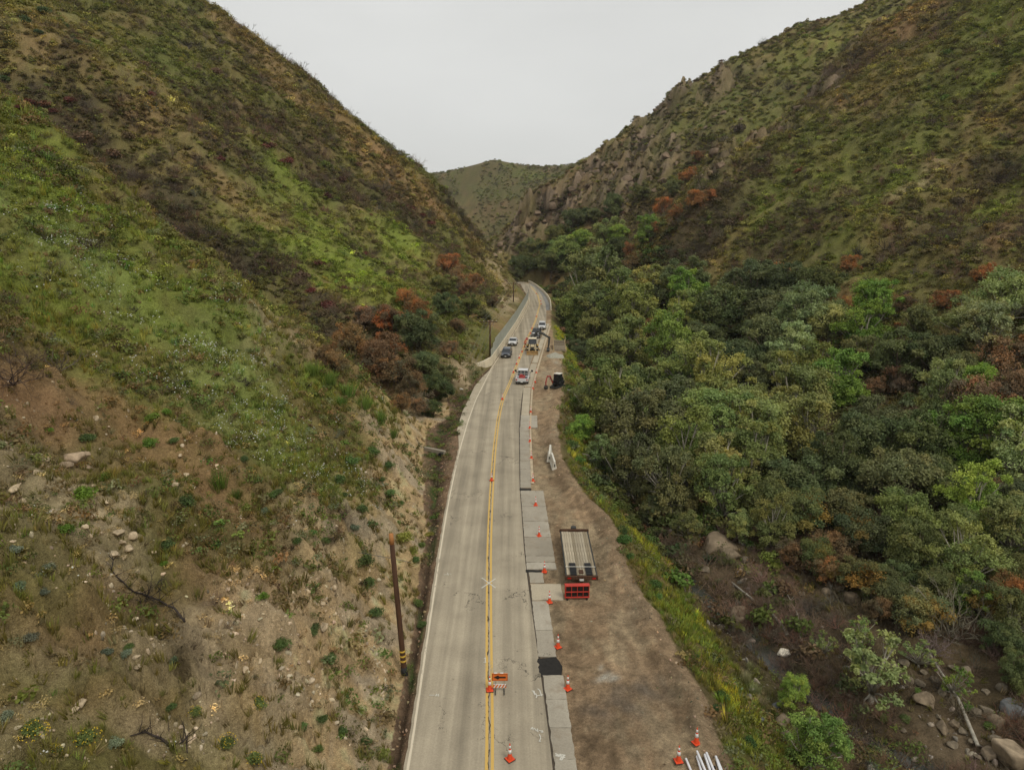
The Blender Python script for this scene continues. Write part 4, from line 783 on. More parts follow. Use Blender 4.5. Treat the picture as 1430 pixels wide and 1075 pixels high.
# ground cells and their areas, for spreading things evenly over the real ground
jm = np.abs((phi[:-1] + phi[1:]) / 2) < 50
CA = (TX[1:, 1:] - TX[:-1, :-1]) * 0 + (rr[1:, None] - rr[:-1, None]) * RR[:-1, :-1] * np.radians(phi[1:] - phi[:-1])[None]
gz = (TZ[1:, :-1] - TZ[:-1, :-1]) / (rr[1:, None] - rr[:-1, None]); gt = (TZ[:-1, 1:] - TZ[:-1, :-1]) / np.maximum(RR[:-1, :-1] * np.radians(phi[1:] - phi[:-1])[None], 1e-3)
STEEP = np.sqrt(gz ** 2 + gt ** 2); CA = CA * np.sqrt(1 + np.clip(STEEP, 0, 2) ** 2) * jm[None]
cell = lambda a: a[:-1, :-1]
cR, cX, cY, cDL, cDR = map(cell, (RR, TX, TY, DL, DR)); cG, cD, cS, cF, cRk = map(cell, (GREEN, DARK, SOIL, FLOW, rk))
IN = ((cDL <= 0) & (cDR <= 0) & (cY < 336)) | ((cY > 296) & (cY < 337) & (cX < 5) & (cX > -58) & (np.abs(cell(TZ)) < .6))
def spread_on(dens, n_max=10**9, allow=None):
    w = np.clip(dens, 0, None) * CA * (~IN if allow is None else allow); tot = w.sum(); n = int(min(tot, n_max))
    if n == 0: return np.zeros((0, 3)), None
    cs = np.cumsum(w.ravel()); k = np.searchsorted(cs, RNG.uniform(0, cs[-1], n)); i, j = np.unravel_index(np.minimum(k, w.size - 1), w.shape)
    u, v = RNG.random(n), RNG.random(n); r = rr[i] + (rr[i + 1] - rr[i]) * u; a = np.radians(phi[j] + (phi[j + 1] - phi[j]) * v)
    x, y = r * np.sin(a), r * np.cos(a); z = TZ[i, j] * (1 - u) * (1 - v) + TZ[i + 1, j] * u * (1 - v) + TZ[i, j + 1] * (1 - u) * v + TZ[i + 1, j + 1] * u * v
    return np.stack([x, y, z], 1), (i, j)
def pick(grid, ij): return grid[ij[0], ij[1]]
rnd = lambda n, a, b: RNG.uniform(a, b, n)
def jit(base, n, v=.25, hv=.12):
    return np.clip(np.array(base)[None] * (1 + RNG.normal(size=(n, 1)) * v) * (1 + RNG.normal(size=(n, 3)) * hv * [1, .3, .8]), .01, .9)
patchy = np.clip(.35 + fbm(cX, cY, 4.5, 4, 90, .6) * 1.9, 0, 2.2); clump = np.clip(fbm(cX, cY, 11, 4, 91, .6) * 3 + .3, 0, 2)
TUFTS = [tuft_mesh('grass_tuft', 22, .42, .22, .035, 10), tuft_mesh('grass_tuft', 18, .3, .26, .04, 11), tuft_mesh('grass_tuft', 26, .55, .18, .03, 12, lean=.35)]
WEEDS = [shrub_mesh('weed', 60, .12, 20, .6), shrub_mesh('weed', 46, .15, 21, .5), shrub_mesh('weed', 70, .10, 22, .8)]
SHRUBS = [shrub_mesh('shrub', 150, .15, 30, .75), shrub_mesh('shrub', 170, .13, 31, .9), shrub_mesh('shrub', 130, .17, 32, .6), shrub_mesh('shrub', 120, .16, 33, .8)]
TWIGS = [twig_mesh('dry_brush', 12, 1.15, .016, 40), twig_mesh('dry_brush', 16, 1.0, .013, 41), twig_mesh('dry_brush', 9, 1.3, .02, 42)]
FLOWERS = [tuft_mesh('flower', 6, .05, .3, .05, 50)]
def flower_mesh(name, n, s, seed, h=(.25, .5)):
    rng = np.random.default_rng(seed); pos = np.stack([rng.normal(size=n) * .28, rng.normal(size=n) * .28, rng.uniform(h[0], h[1], n)], 1); nr = unit(rng.normal(size=(n, 3)) * .45 + [0, -.5, .8])
    co, f = leaf_quads(pos, nr, np.full(n, s) * rng.uniform(.7, 1.2, n), rng, 1.1); return raw_mesh(name, co, f, [M_LEAFI], False, np.ones((len(co), 3)))
FLOWERS = [flower_mesh('flower', 5, .065, 51), flower_mesh('flower', 8, .055, 52), flower_mesh('flower', 3, .07, 53)]
ROCKP = [rock_mesh('stone', 60 + i, 2, 8, M_STONEI, (1, rnd(1, .6, .9)[0], rnd(1, .4, .7)[0])) for i in range(5)]
# grass over the slopes near the viewer
near = sstep(150, 70, cR)
gcolor = lambda n: jit((.165, .195, .045), n, .25, .18)
dn = (cG * 7.0 + .25) * near * (cR < 62) * (.3 + patchy) + (cG * 2.6 + .05) * near * (cR >= 62) * (.3 + patchy)
pts, ij = spread_on(dn * 1.5, 95000); n = len(pts); big = 1 + np.clip((pick(cR, ij) - 50) / 70, 0, 1.2)
tc_ = gcolor(n); lo = pick(cG, ij)[:, None]; tc_ = tc_ * np.clip(lo * 1.2, .3, 1) + np.array([.10, .075, .03]) * np.clip(1 - lo * 1.2, 0, .7); fw = pick(cF, ij)[:, None]; tc_ = tc_ * (1 - fw * .5) + np.array([.16, .2, .1]) * fw * .5
instance_cover('slope_grass', pts, rnd(n, .55, 1.25) * big, RNG.integers(0, 3, n), tc_, TUFTS, 'patchy spring grass over the near slopes and the creek bank', .3)
dn = (cS * 2.2 + cG * .8 + .3) * near * (cR < 95) * (.3 + patchy); pts, ij = spread_on(dn * .7, 20000); n = len(pts)
instance_cover('dry_grass', pts, rnd(n, .4, 1.0), RNG.integers(0, 3, n), jit((.17, .14, .085), n, .3, .07), TUFTS, 'dry straw-coloured grass among the green on the near slopes', .5)
# leafy weeds
dn = (cG * 1.1 + cS * .22 + cD * .6 + .06) * near * (.1 + clump) * np.where(cR < 62, 1.2, .8)
pts, ij = spread_on(dn * 1.7, 42000); n = len(pts); big = 1 + np.clip((pick(cR, ij) - 50) / 70, 0, 1.2)
ch = RNG.random(n)[:, None]; tw = np.where(ch < .5, jit((.09, .115, .03), n), np.where(ch < .62, jit((.115, .13, .075), n, .18, .06), jit((.12, .09, .045), n)))
instance_cover('low_weeds', pts, rnd(n, .35, 1.0) ** 1.3 * big, RNG.integers(0, 3, n), tw, WEEDS, 'low green and grey-green weeds dotted over the near slopes', .25)
# white, yellow and lilac flowers
dn = (cF * 4.5 + cG * .2) * sstep(95, 60, cR) * (cDL > 3) * (.15 + patchy)
pts, ij = spread_on(dn, 16000); n = len(pts)
instance_cover('white_flowers', pts, rnd(n, .8, 1.5) * (1 + np.clip((pick(cR, ij) - 45) / 60, 0, 1)), RNG.integers(0, 3, n), jit((.42, .45, .52), n, .08, .03), FLOWERS, 'tiny white wildflowers sprinkled through the near grass', .2)
dn = cF * .9 * sstep(85, 60, cR) * (clump > 1.0) * (cDL > 3); pts, ij = spread_on(dn, 1800); n = len(pts)
instance_cover('lilac_flowers', pts, rnd(n, .9, 1.6), RNG.integers(0, 3, n), jit((.14, .12, .22), n, .15, .05), FLOWERS, 'dull lilac lupines in drifts along the grassy slope', .2)
# loose stones on bare soil and in the creek bed
ccx = np.interp(cY, CREEK[:, 1], CREEK[:, 0]); cd = np.abs(cX - ccx)
dn = (cS * 2.0 + wt[KI['T']][:-1, :-1] * 4.5) * sstep(70, 35, cR) * (cDL > .6) * np.clip(.2 + fbm(cX, cY, 3, 4, 93, .6) * 3.5, 0, 3); pts, ij = spread_on(dn * 3.2, 70000); n = len(pts)
sz = .024 + .16 * RNG.random(n) ** 5.5; instance_cover('loose_stones', pts, sz, RNG.integers(0, 5, n), jit((.50, .41, .285), n, .3, .05), ROCKP, 'pale stone chips scattered over the bare near slope', 1.0)
dn = (sstep(9, 1, cd) * 3.2 + sstep(22, 6, cd) * .5) * (cDR > 5) * (cY < 95) * (cY > 15) * np.clip(.25 + fbm(cX, cY, 4, 4, 94, .6) * 3, 0, 3); pts, ij = spread_on(dn, 8000); n = len(pts)
sz = .06 + .33 * RNG.random(n) ** 5; instance_cover('creek_gravel', pts, sz, RNG.integers(0, 5, n), jit((.26, .225, .18), n, .25, .05), ROCKP, 'cobbles and gravel in the creek bed at the lower right', 1.0)
# chaparral over all hillsides, bigger with distance
hill = np.where(cDR > 0, sstep(10, 30, cDR), sstep(3, 12, cDL)) * (cR > 48)
dens = np.where(cR < 120, .34, np.where(cR < 260, .34, np.where(cR < 520, .2, .03))) * sstep(48, 90, cR) * (cR < 1250)
clump2 = np.clip(fbm(cX, cY, 7, 4, 95, .6) * 2.6 + .75, .08, 2.2)
dn = hill * dens * clump2 * (.40 + cG * .12 + cD * 1.7 + cS * .3) * (1 - cRk * .15); pts, ij = spread_on(dn * 1.7, 175000); n = len(pts)
r_, g_, d_, s_ = pick(cR, ij), pick(cG, ij), pick(cD, ij), pick(cS, ij)
ch = RNG.random(n); tw = jit((.088, .096, .04), n, .3, .07)
m = ch < g_ * 1.1; tw[m] = jit((.13, .155, .034), m.sum(), .22, .14)
m = ch > 1 - d_ * .75; tw[m] = jit((.05, .038, .028), m.sum(), .25, .1)
m = (ch > .5) & (ch < .5 + s_ * .22); tw[m] = jit((.09, .066, .036), m.sum(), .2, .1)
tw = tw * .55 + cell(COLR)[ij[0], ij[1]] * .33 * (1 + RNG.normal(size=(n, 1)) * .25)
m = RNG.random(n) < .006; tw[m] = jit((.15, .15, .04), m.sum()); m = RNG.random(n) < .006 + d_ * .012; tw[m] = jit((.085, .042, .028), m.sum(), .2, .1)
sz = rnd(n, .3, 1.0) * (.5 + r_ / 260) * (1 + (RNG.random(n) < .05) * .9); sz = np.minimum(sz, 2.6)
instance_cover('hillside_scrub', pts, np.stack([sz, sz, sz * rnd(n, .6, 1.0)], 1), RNG.integers(0, 4, n), tw, SHRUBS, 'low chaparral scrub covering the hillsides in green and dark brown', .3)
# the same cover again as small tufts, coloured like the ground they grow from
cC = COLR[:-1, :-1]
dn = hill * sstep(60, 85, cR) * (cR < 330) * np.where(cR < 150, .9, .42) * (.25 + patchy) * (1 - cRk * .7); pts, ij = spread_on(dn, 150000); n = len(pts); r_ = pick(cR, ij)
tw = cC[ij[0], ij[1]] * np.exp(RNG.normal(size=(n, 1)) * .38) * (1 + RNG.normal(size=(n, 3)) * [.05, .03, .06]) * [.62, .69, .55]
instance_cover('hillside_grass', pts, rnd(n, .5, 1.3) * (.6 + r_ / 190), RNG.integers(0, 3, n), np.clip(tw, .01, .6), WEEDS, 'small grass and herb tufts mottling both hillsides', .3)
dn = (cR < 75) * (cDL > 6.5) * (cS * 2.2 + .8) * (.2 + patchy); pts, ij = spread_on(dn, 30000); n = len(pts)
tw = cC[ij[0], ij[1]] * np.exp(RNG.normal(size=(n, 1)) * .42) * [.66, .66, .66]
instance_cover('ground_litter', pts, rnd(n, .14, .5), RNG.integers(0, 3, n), np.clip(tw, .01, .7), WEEDS, 'dry leaf litter and crumbled earth on the near slope', .3)
# dry twiggy brush where the slope burned
dn = hill * (cR < 300) * cD * .34 * clump2 + (cDR > 8) * (cDR < 45) * (cY < 75) * (cY > 20) * .9 * clump2 * sstep(5, 11, cDR); pts, ij = spread_on(dn, 16000); n = len(pts); r_ = pick(cR, ij)
ch = RNG.random((n, 1)); tw = np.where(ch < .6, jit((.16, .125, .09), n), jit((.2, .13, .085), n))
instance_cover('dry_brush_cover', pts, rnd(n, .7, 1.4) * (.8 + r_ / 160), RNG.integers(0, 3, n), tw, TWIGS, 'leafless brown brush on the burned parts of the slopes', .25)
# undergrowth beneath the creek trees
dn = sstep(9, 14, cDR) * sstep(66, 50, cX - np.interp(cY, [0, 100, 200, 320], [0, 4, -10, -20])) * sstep(56, 72, cR) * (cY < 335) * .20 * clump2 + sstep(2.5, 5, cDR) * sstep(16, 12, cDR) * sstep(45, 70, cR) * (cY < 300) * .5 * clump2; pts, ij = spread_on(dn, 14000); n = len(pts); r_ = pick(cR, ij)
ch = RNG.random((n, 1)); tw = np.where(ch < .55, jit((.045, .055, .02), n), np.where(ch < .8, jit((.075, .10, .026), n), jit((.085, .06, .035), n))); sz = rnd(n, .8, 2.1) * (.7 + r_ / 300)
instance_cover('undergrowth', pts, np.stack([sz, sz, sz * rnd(n, .8, 1.2)], 1), RNG.integers(0, 4, n), tw, SHRUBS, 'dense dark undergrowth filling the ground beneath the creek trees', .2)
# yellow-green mustard along the bank of the dirt lot
bank = (cDR > .4) * (cDR < 6) * (cY < 180) * (cY > 8); dn = bank * (cG * 4 + 1.0) * (.3 + patchy) * sstep(.4, 1.3, cDR); pts, ij = spread_on(dn * 1.6, 19000); n = len(pts)
y_ = pick(patchy, ij)[:, None]; tw = np.where(y_ > .75, jit((.30, .30, .045), n), jit((.16, .19, .04), n)); instance_cover('bank_grass', pts, rnd(n, .7, 1.5), RNG.integers(0, 3, n), tw, TUFTS, 'yellow-green grass and mustard on the bank below the dirt lot', .3)

# the road's edges: weeds and crumbs in the ditch, stones on the dirt lot
cRL = xof(ROAD_L, cY); cRR = xof(ROAD_R, cY)
verge_c = (cDL <= 0) & (cX < cRL - .35) & (cY < 115) & (cY > 15); mid_ = np.exp(-((cX - (cRL + (cX + cDL)) / 2) / 1.0) ** 2)
dn = verge_c * (.4 + 3.0 * np.clip(fbm(cX, cY, 3, 3, 101) * 3, 0, 2)) * (cX < cRL - .8); pts, ij = spread_on(dn, 2600, verge_c); n = len(pts)
ch = RNG.random((n, 1)); instance_cover('ditch_weeds', pts, rnd(n, .3, .8), RNG.integers(0, 3, n), np.where(ch < .6, jit((.08, .11, .03), n), jit((.12, .095, .055), n)), WEEDS, 'green weeds and dry litter along the roadside ditch')
dn = verge_c * 14.0; pts, ij = spread_on(dn, 7000, verge_c); n = len(pts); instance_cover('ditch_stones', pts, .02 + .12 * RNG.random(n) ** 5, RNG.integers(0, 5, n), jit((.25, .18, .11), n, .35), ROCKP, 'crumbled stones and clods along the left road edge', 1.0)
lot = (cX > cRR + 1.5) & (cDR < -.2) & (cY < 130) & (cDR > -14) & (cY > 15)
dn = lot * (.8 + 9 * sstep(2.4, .3, -cDR) + 4 * np.clip(fbm(cX, cY, 2.5, 4, 102) * 2.4, 0, 2)); pts, ij = spread_on(dn, 12000, lot & (cX > cRR + 2.6)); n = len(pts)
instance_cover('lot_stones', pts, (.018 + .10 * RNG.random(n) ** 6), RNG.integers(0, 5, n), jit((.34, .26, .17), n, .35), ROCKP, 'scattered small stones on the dirt lot', 1.0)
# ------------------------------------------------------------------ single plants, stones and dead wood that can be picked out
BUSH = [shrub_mesh('shrub', 900, .085, 70 + i, (.8, .95, .7)[i % 3], M_LEAF) for i in range(4)]
GRASSB = [tuft_mesh('grass_clump', 260, 1.5, .55, .03, 80 + i, M_LEAF, .45) for i in range(2)]
BRUSH = [twig_mesh('dry_shrub', 26, 1.15, .012, 84 + i, M_STONE, .9, 3) for i in range(3)]
BARE = [twig_mesh('bare_shrub', 11, 1.25, .028, 90 + i, M_STONE, .9, 4) for i in range(3)]
MIXB = [shrub_mesh('dead_shrub', 500, .10, 96 + i, .85, M_LEAF) for i in range(2)]
def flower_bush(seed, colr, nfl):
    a = shrub_mesh('flowering_shrub', 700, .08, seed, .8, M_LEAF); return a
items = []
def plants(lst, protos, name, base, words, where, cat, group, zs=1.0, sink=.05, var=.15, leafsize=1.0):
    for i, t in enumerate(lst):
        px, py, r = t[:3]; h = hit(px, py + r * .45)
        if h is None: continue
        s = r * h[3] / F * 1.05; tint = np.array(base) * (1 + RNG.normal() * var) * (1 + RNG.normal(size=3) * .05)
        o = link(name, protos[i % len(protos)], None, (h[0], h[1], h[2] - sink * s), None, cat, group, None, (random.uniform(-.1, .1), random.uniform(-.1, .1), random.uniform(0, 6.28)), (s, s, s * zs))
        o.color = (*np.clip(tint, .01, .8), 1); items.append((0, px, o, words, where))
U = 'on the upper near slope'; Lw = 'on the bare lower left slope'; Cb = 'on the cut bank by the road'
plants([(215, 581, 14), (212, 617, 14), (117, 684, 22), (143, 665, 14), (92, 738, 17), (366, 833, 11), (230, 785, 8), (177, 368, 13), (70, 600, 9), (232, 575, 9)], BUSH, 'shrub', (0.093, 0.160, 0.027), 'bright green leafy shrub', Lw, 'shrub', 'bright green shrubs on the near slope')
plants([(243, 614, 10), (263, 701, 18), (232, 757, 16), (386, 687, 11), (461, 918, 19), (397, 897, 15), (525, 851, 14), (438, 877, 14), (517, 811, 14), (509, 783, 16), (476, 1020, 12), (451, 1002, 12), (425, 1012, 11), (443, 1045, 10), (510, 1033, 12), (124, 610, 15), (340, 640, 10), (300, 760, 10), (180, 900, 9), (240, 985, 10)], BUSH, 'shrub', (0.062, 0.099, 0.035), 'mid green low shrub', Lw, 'shrub', 'green shrubs on the near slope')
plants([(70, 790, 14), (28, 820, 13), (41, 885, 14), (150, 908, 12), (177, 910, 11), (243, 921, 10), (160, 1035, 15), (20, 765, 12), (370, 712, 9), (10, 1000, 14), (60, 825, 11), (495, 735, 9)], BUSH, 'sage_shrub', (0.118, 0.150, 0.117), 'grey-green sage shrub', Lw, 'shrub', 'sage shrubs on the near slope')
plants([(307, 670, 20), (330, 690, 12), (436, 515, 17), (460, 528, 18), (485, 545, 17), (508, 562, 17), (530, 583, 15), (548, 605, 12), (475, 560, 13), (380, 690, 8)], GRASSB, 'grass_clump', (0.087, 0.144, 0.035), 'tall bright green grass clump', U, 'grass clump', 'tall green grass on the crest', .75)
plants([(547, 687, 12), (505, 709, 11), (518, 730, 12), (491, 642, 14), (518, 629, 15), (476, 667, 12), (416, 752, 10), (436, 743, 10), (454, 754, 11), (545, 649, 10), (560, 700, 7), (580, 780, 10), (590, 760, 9), (583, 840, 10), (590, 870, 9), (480, 690, 9), (533, 668, 8)], BUSH, 'shrub', (0.062, 0.106, 0.035), 'small green shrub', Cb, 'shrub', 'green shrubs on the cut bank')
plants([(567, 748, 18), (578, 770, 12), (533, 1050, 16), (600, 745, 8)], BUSH, 'shrub', (0.130, 0.147, 0.035), 'yellow-green flowering shrub', Cb, 'shrub', 'yellow-green shrubs on the cut bank')
def yellow_bush(px, py, r, k):
    h = hit(px, py + r * .4); s = r * h[3] / F * 1.1
    root = bpy.data.objects.new('flowering_shrub', None); COL.objects.link(root); root.location = (h[0], h[1], h[2] - .05); root.scale = (s, s, s); root.rotation_euler = (0, 0, k)
    a = link('foliage', BUSH[k % 4], root); a.color = (.085, .115, .04, 1)
    rng = np.random.default_rng(k + 500); n = 70; pos = unit(rng.normal(size=(n, 3))) * [.85, .85, .75]; pos[:, 2] = np.abs(pos[:, 2]) + .25; co, f = leaf_quads(pos, unit(rng.normal(size=(n, 3)) * .5 + [0, -.3, 1]), np.full(n, .085), rng, 1.1)
    b = link('blossom', raw_mesh('blossom', co, f, [M_LEAF], False, np.ones((len(co), 3))), root); b.color = (.45, .33, .03, 1); b['kind'] = 'stuff'
    root['category'] = 'shrub'; root['group'] = 'yellow-flowered shrubs low on the near slope'; items.append((0, px, root, 'green shrub dotted with yellow blossoms', 'at the bottom left'))
for k, (px, py, r) in enumerate([(124, 1028, 20), (49, 1018, 20), (318, 1032, 15), (363, 980, 13), (272, 992, 12), (352, 1060, 16), (75, 1045, 12)]): yellow_bush(px, py, r, k)
plants([(478, 715, 20), (470, 745, 15), (300, 835, 18), (270, 900, 14), (320, 870, 14), (620, 590, 13), (100, 560, 10)], BRUSH, 'dry_shrub', (.13, .09, .07), 'leafless brown brush', Lw, 'dead shrub', 'leafless brush on the near slope')
plants([(14, 500, 72)], [twig_mesh('bare_shrub', 20, 1.2, .012, 140, M_STONE, .55, 5)], 'bare_shrub', (.085, .065, .055), 'large leafless shrub with spreading dark branches', 'at the left edge of the near slope', 'dead shrub', 'bare dark shrubs on the left slope', .8)
plants([(130, 335, 24), (345, 530, 18), (95, 235, 14), (20, 250, 14), (190, 430, 12), (60, 60, 9), (205, 820, 30)], BARE, 'bare_shrub', (.075, .055, .048), 'leafless dark branching shrub', 'on the left slope', 'dead shrub', 'bare dark shrubs on the left slope', .7)
plants([(1235, 342, 15), (1195, 352, 15), (1212, 388, 8), (1300, 165, 9), (1372, 312, 12), (1145, 340, 8), (1290, 340, 11), (1260, 320, 10), (1330, 300, 10), (1100, 360, 8), (1180, 300, 8), (1405, 250, 9)], BARE, 'bare_shrub', (.06, .05, .045), 'leafless blackened shrub', 'on the right mountainside', 'dead shrub', 'blackened shrubs on the right mountainside')
plants([(1000, 815, 40), (1025, 850, 26), (1130, 875, 30), (1110, 850, 22), (1080, 925, 20), (1170, 905, 18), (960, 790, 22), (1060, 800, 24), (1100, 960, 18), (980, 850, 18), (1050, 900, 16), (1140, 930, 18), (920, 745, 16), (1200, 870, 20), (1095, 815, 20)], BRUSH, 'dry_shrub', (.28, .19, .135), 'reddish brown leafless brush', 'beside the creek', 'dead shrub', 'leafless brush by the creek')
plants([(1328, 868, 46), (1300, 905, 26)], BARE, 'bare_tree', (.30, .27, .23), 'grey bare many-stemmed tree', 'above the creek boulders', 'bare tree', 'bare grey trees by the creek', 1.3)
plants([(96, 140, 12), (42, 143, 12), (30, 150, 9), (308, 222, 10), (369, 205, 10), (393, 226, 9), (378, 203, 11), (403, 224, 11), (459, 274, 11), (571, 290, 10), (602, 312, 9), (445, 367, 11), (210, 131, 9), (435, 405, 10), (460, 425, 14), (480, 402, 9), (509, 354, 8), (75, 155, 9), (640, 345, 7), (590, 300, 7)], MIXB, 'dead_shrub', (0.093, 0.033, 0.033), 'dark red dead-leaved shrub', 'on the far left hillside', 'dead shrub', 'dark red shrubs on the left hillside')
plants([(243, 262, 15), (262, 290, 12), (196, 246, 24), (160, 215, 18), (120, 190, 16), (220, 225, 15), (383, 371, 26), (350, 375, 18), (420, 385, 18), (545, 380, 9), (330, 350, 18), (310, 330, 14), (280, 150, 12), (300, 100, 12), (200, 90, 12), (230, 170, 14), (390, 170, 12), (430, 215, 12), (480, 250, 12), (500, 230, 10), (270, 315, 14), (240, 300, 12), (624, 342, 9), (655, 375, 9), (180, 190, 14), (140, 165, 12), (100, 120, 12)], BRUSH + MIXB, 'scorched_shrub', (.10, .07, .052), 'dark brown scorched shrub', 'on the far left hillside', 'shrub', 'scorched shrubs on the left hillside')
plants([(1065, 60, 10), (1180, 65, 14), (1195, 75, 10), (1305, 42, 10), (1300, 170, 10), (1370, 130, 12), (1390, 245, 20), (1420, 235, 18), (1340, 280, 14), (1250, 240, 10), (1100, 120, 14), (1060, 130, 14), (1085, 115, 12), (1030, 180, 14), (1010, 195, 12), (1000, 330, 18), (970, 345, 16), (940, 350, 14), (1020, 310, 16), (960, 380, 14), (1040, 340, 12), (918, 330, 14), (1240, 400, 12), (1270, 410, 12), (1310, 380, 12), (1150, 290, 10), (1110, 330, 12), (850, 255, 9), (880, 230, 9), (820, 260, 8), (920, 230, 10), (930, 290, 9), (770, 290, 7), (790, 275, 7)], BRUSH + MIXB, 'scorched_shrub', (.082, .064, .052), 'dark scorched shrub', 'on the right mountainside', 'shrub', 'scorched shrubs on the right mountainside')
plants([(60, 15, 14), (38, 30, 11), (15, 60, 10), (55, 45, 9), (5, 110, 12), (110, 60, 8), (90, 35, 9)], BUSH, 'shrub', (0.046, 0.077, 0.035), 'dark green round shrub', 'high on the left hillside', 'shrub', 'green shrubs high on the left hillside')
plants([(872, 752, 15), (880, 778, 9), (868, 738, 11), (914, 815, 15), (918, 832, 9), (1010, 972, 13), (1000, 985, 9), (970, 915, 8), (1045, 1035, 14), (1030, 1010, 9)], BUSH, 'shrub', (0.046, 0.090, 0.027), 'dark green feathery shrub', 'on the bank of the dirt lot', 'shrub', 'shrubs on the bank of the dirt lot', 1.1)
plants([(1040, 945, 13), (1052, 962, 14), (1035, 975, 10), (1063, 980, 12), (1048, 930, 9), (1070, 1000, 9)], GRASSB, 'reed_clump', (0.167, 0.186, 0.117), 'pale broad-bladed reed clump', 'between the bank and the creek', 'reed clump', 'reeds by the creek', .8)
plants([(992, 930, 9), (1003, 945, 9), (998, 915, 7), (1012, 950, 7)], GRASSB, 'dry_grass_clump', (0.223, 0.154, 0.101), 'dry tan grass clump', 'on the bank of the dirt lot', 'grass clump', 'dry grass on the bank', .6)
plants([(795, 600, 12), (800, 620, 13), (808, 640, 12), (815, 655, 9), (826, 672, 9), (800, 560, 10), (795, 540, 10), (798, 515, 9), (1105, 1000, 14), (1215, 830, 12), (1380, 1010, 10), (1282, 965, 9), (1350, 985, 10)], BUSH, 'shrub', (0.074, 0.122, 0.031), 'fresh green shrub', 'along the creek side', 'shrub', 'green shrubs along the creek side')
# the leaning leafy sapling cluster that overhangs the creek
plants([(1190, 1000, 10), (1235, 1000, 9), (1262, 1000, 10), (1175, 985, 9)], BUSH, 'creek_bush', (.085, .125, .04), 'low leafy bush', 'under the pale sapling at the creek', 'bush', 'low bushes at the creek')
name_all(items, '')
# boulders and stones
items = []
RB = [rock_mesh('boulder', 120 + i, 3, 11, M_STONE, ((1, .85, .7), (1, .7, .6), (1, .9, .8), (1, .65, .45))[i % 4]) for i in range(8)]
def rocks(lst, base, words, where, group, name='boulder', cat='boulder'):
    for i, (px, py, r) in enumerate(lst):
        h = hit(px, py + r * .3)
        if h is None: continue
        s = r * h[3] / F * 1.12; o = link(name, RB[(i * 3) % 8], None, (h[0], h[1], h[2] + s * (.18 if name != 'crag' else -.25)), None, cat, group, None, (random.uniform(-.3, .3), random.uniform(-.3, .3), random.uniform(0, 6.28)), s)
        o.color = (*(np.array(base) * random.uniform(.82, 1.18)), 1); items.append((0, px, o, words, where))
rocks([(1032, 858, 16), (1084, 856, 13), (1000, 758, 26), (1018, 772, 16), (1290, 976, 14), (1316, 1015, 12), (1394, 1007, 12), (1187, 834, 13), (1381, 1051, 12), (1094, 1002, 14), (1099, 1028, 14), (1332, 1010, 9), (1171, 818, 8), (1156, 815, 7), (1156, 826, 7)], (.20, .155, .105), 'tan boulder', 'in the creek bed', 'boulders in the creek bed')
rocks([(1412, 1050, 27)], (.28, .22, .15), 'largest pale tan boulder', 'in the bottom right corner', 'boulders in the creek bed')
rocks([(1414, 989, 19), (1083, 984, 9), (828, 643, 7), (1060, 1002, 8)], (.14, .145, .145), 'grey boulder', 'in the creek bed', 'boulders in the creek bed')
rocks([(1277, 919, 9), (1290, 937, 8), (1285, 953, 8), (1303, 947, 8), (1316, 966, 8), (1332, 932, 8), (1347, 934, 8), (1363, 994, 10), (1378, 991, 10), (1357, 1033, 9), (1389, 1030, 10), (1249, 929, 7), (1262, 925, 7), (1300, 920, 6), (1270, 950, 6), (1262, 1020, 5), (1109, 1048, 9), (1081, 880, 5), (1008, 875, 6), (1345, 1020, 8), (1330, 1040, 8), (1310, 1000, 6), (1400, 960, 8), (1375, 965, 6), (1420, 1020, 8), (1365, 1055, 8), (1040, 780, 7), (1060, 800, 6), (985, 795, 6), (950, 770, 6), (1075, 830, 6), (1120, 830, 7)], (.17, .14, .1), 'rounded creek stone', 'in the creek bed', 'stones in the creek bed', 'stone', 'stone')
rocks([(1094, 911, 8), (1006, 873, 5)], (.62, .56, .46), 'white stone', 'in the creek bed', 'stones in the creek bed', 'stone', 'stone')
rocks([(818, 636, 6), (824, 641, 5), (831, 654, 5), (831, 667, 4), (845, 667, 6), (836, 696, 5), (838, 660, 5), (822, 650, 4), (851, 676, 4), (829, 684, 4)], (.40, .34, .26), 'pale bank stone', 'beside the narrow end of the dirt lot', 'stones on the bank', 'stone', 'stone')
rocks([(107, 638, 17), (120, 652, 9), (95, 648, 9), (118, 634, 8)], (.38, .29, .2), 'brown boulder', 'in the rock outcrop between the green shrubs', 'outcrop boulders on the near slope')
rocks([(64, 642, 6), (179, 763, 9), (165, 743, 8), (173, 777, 6), (159, 774, 7), (170, 755, 7), (186, 748, 7), (215, 771, 5), (203, 646, 5), (252, 635, 4), (246, 676, 6), (260, 662, 5), (134, 584, 5), (22, 681, 9), (34, 701, 6), (111, 982, 9), (105, 990, 5), (191, 916, 5), (193, 929, 5), (212, 892, 3), (453, 874, 7), (476, 901, 5), (466, 820, 4), (451, 842, 4), (471, 629, 4), (150, 700, 5), (130, 720, 5), (118, 735, 6), (140, 745, 5), (75, 715, 5), (50, 660, 5), (400, 770, 4), (330, 800, 4)], (.5, .4, .27), 'pale slope stone', 'on the bare near slope', 'stones on the near slope', 'stone', 'stone')
rocks([(617, 636, 4)], (.7, .66, .58), 'white stone', 'below the culvert headwall', 'stones by the ditch', 'stone', 'stone')
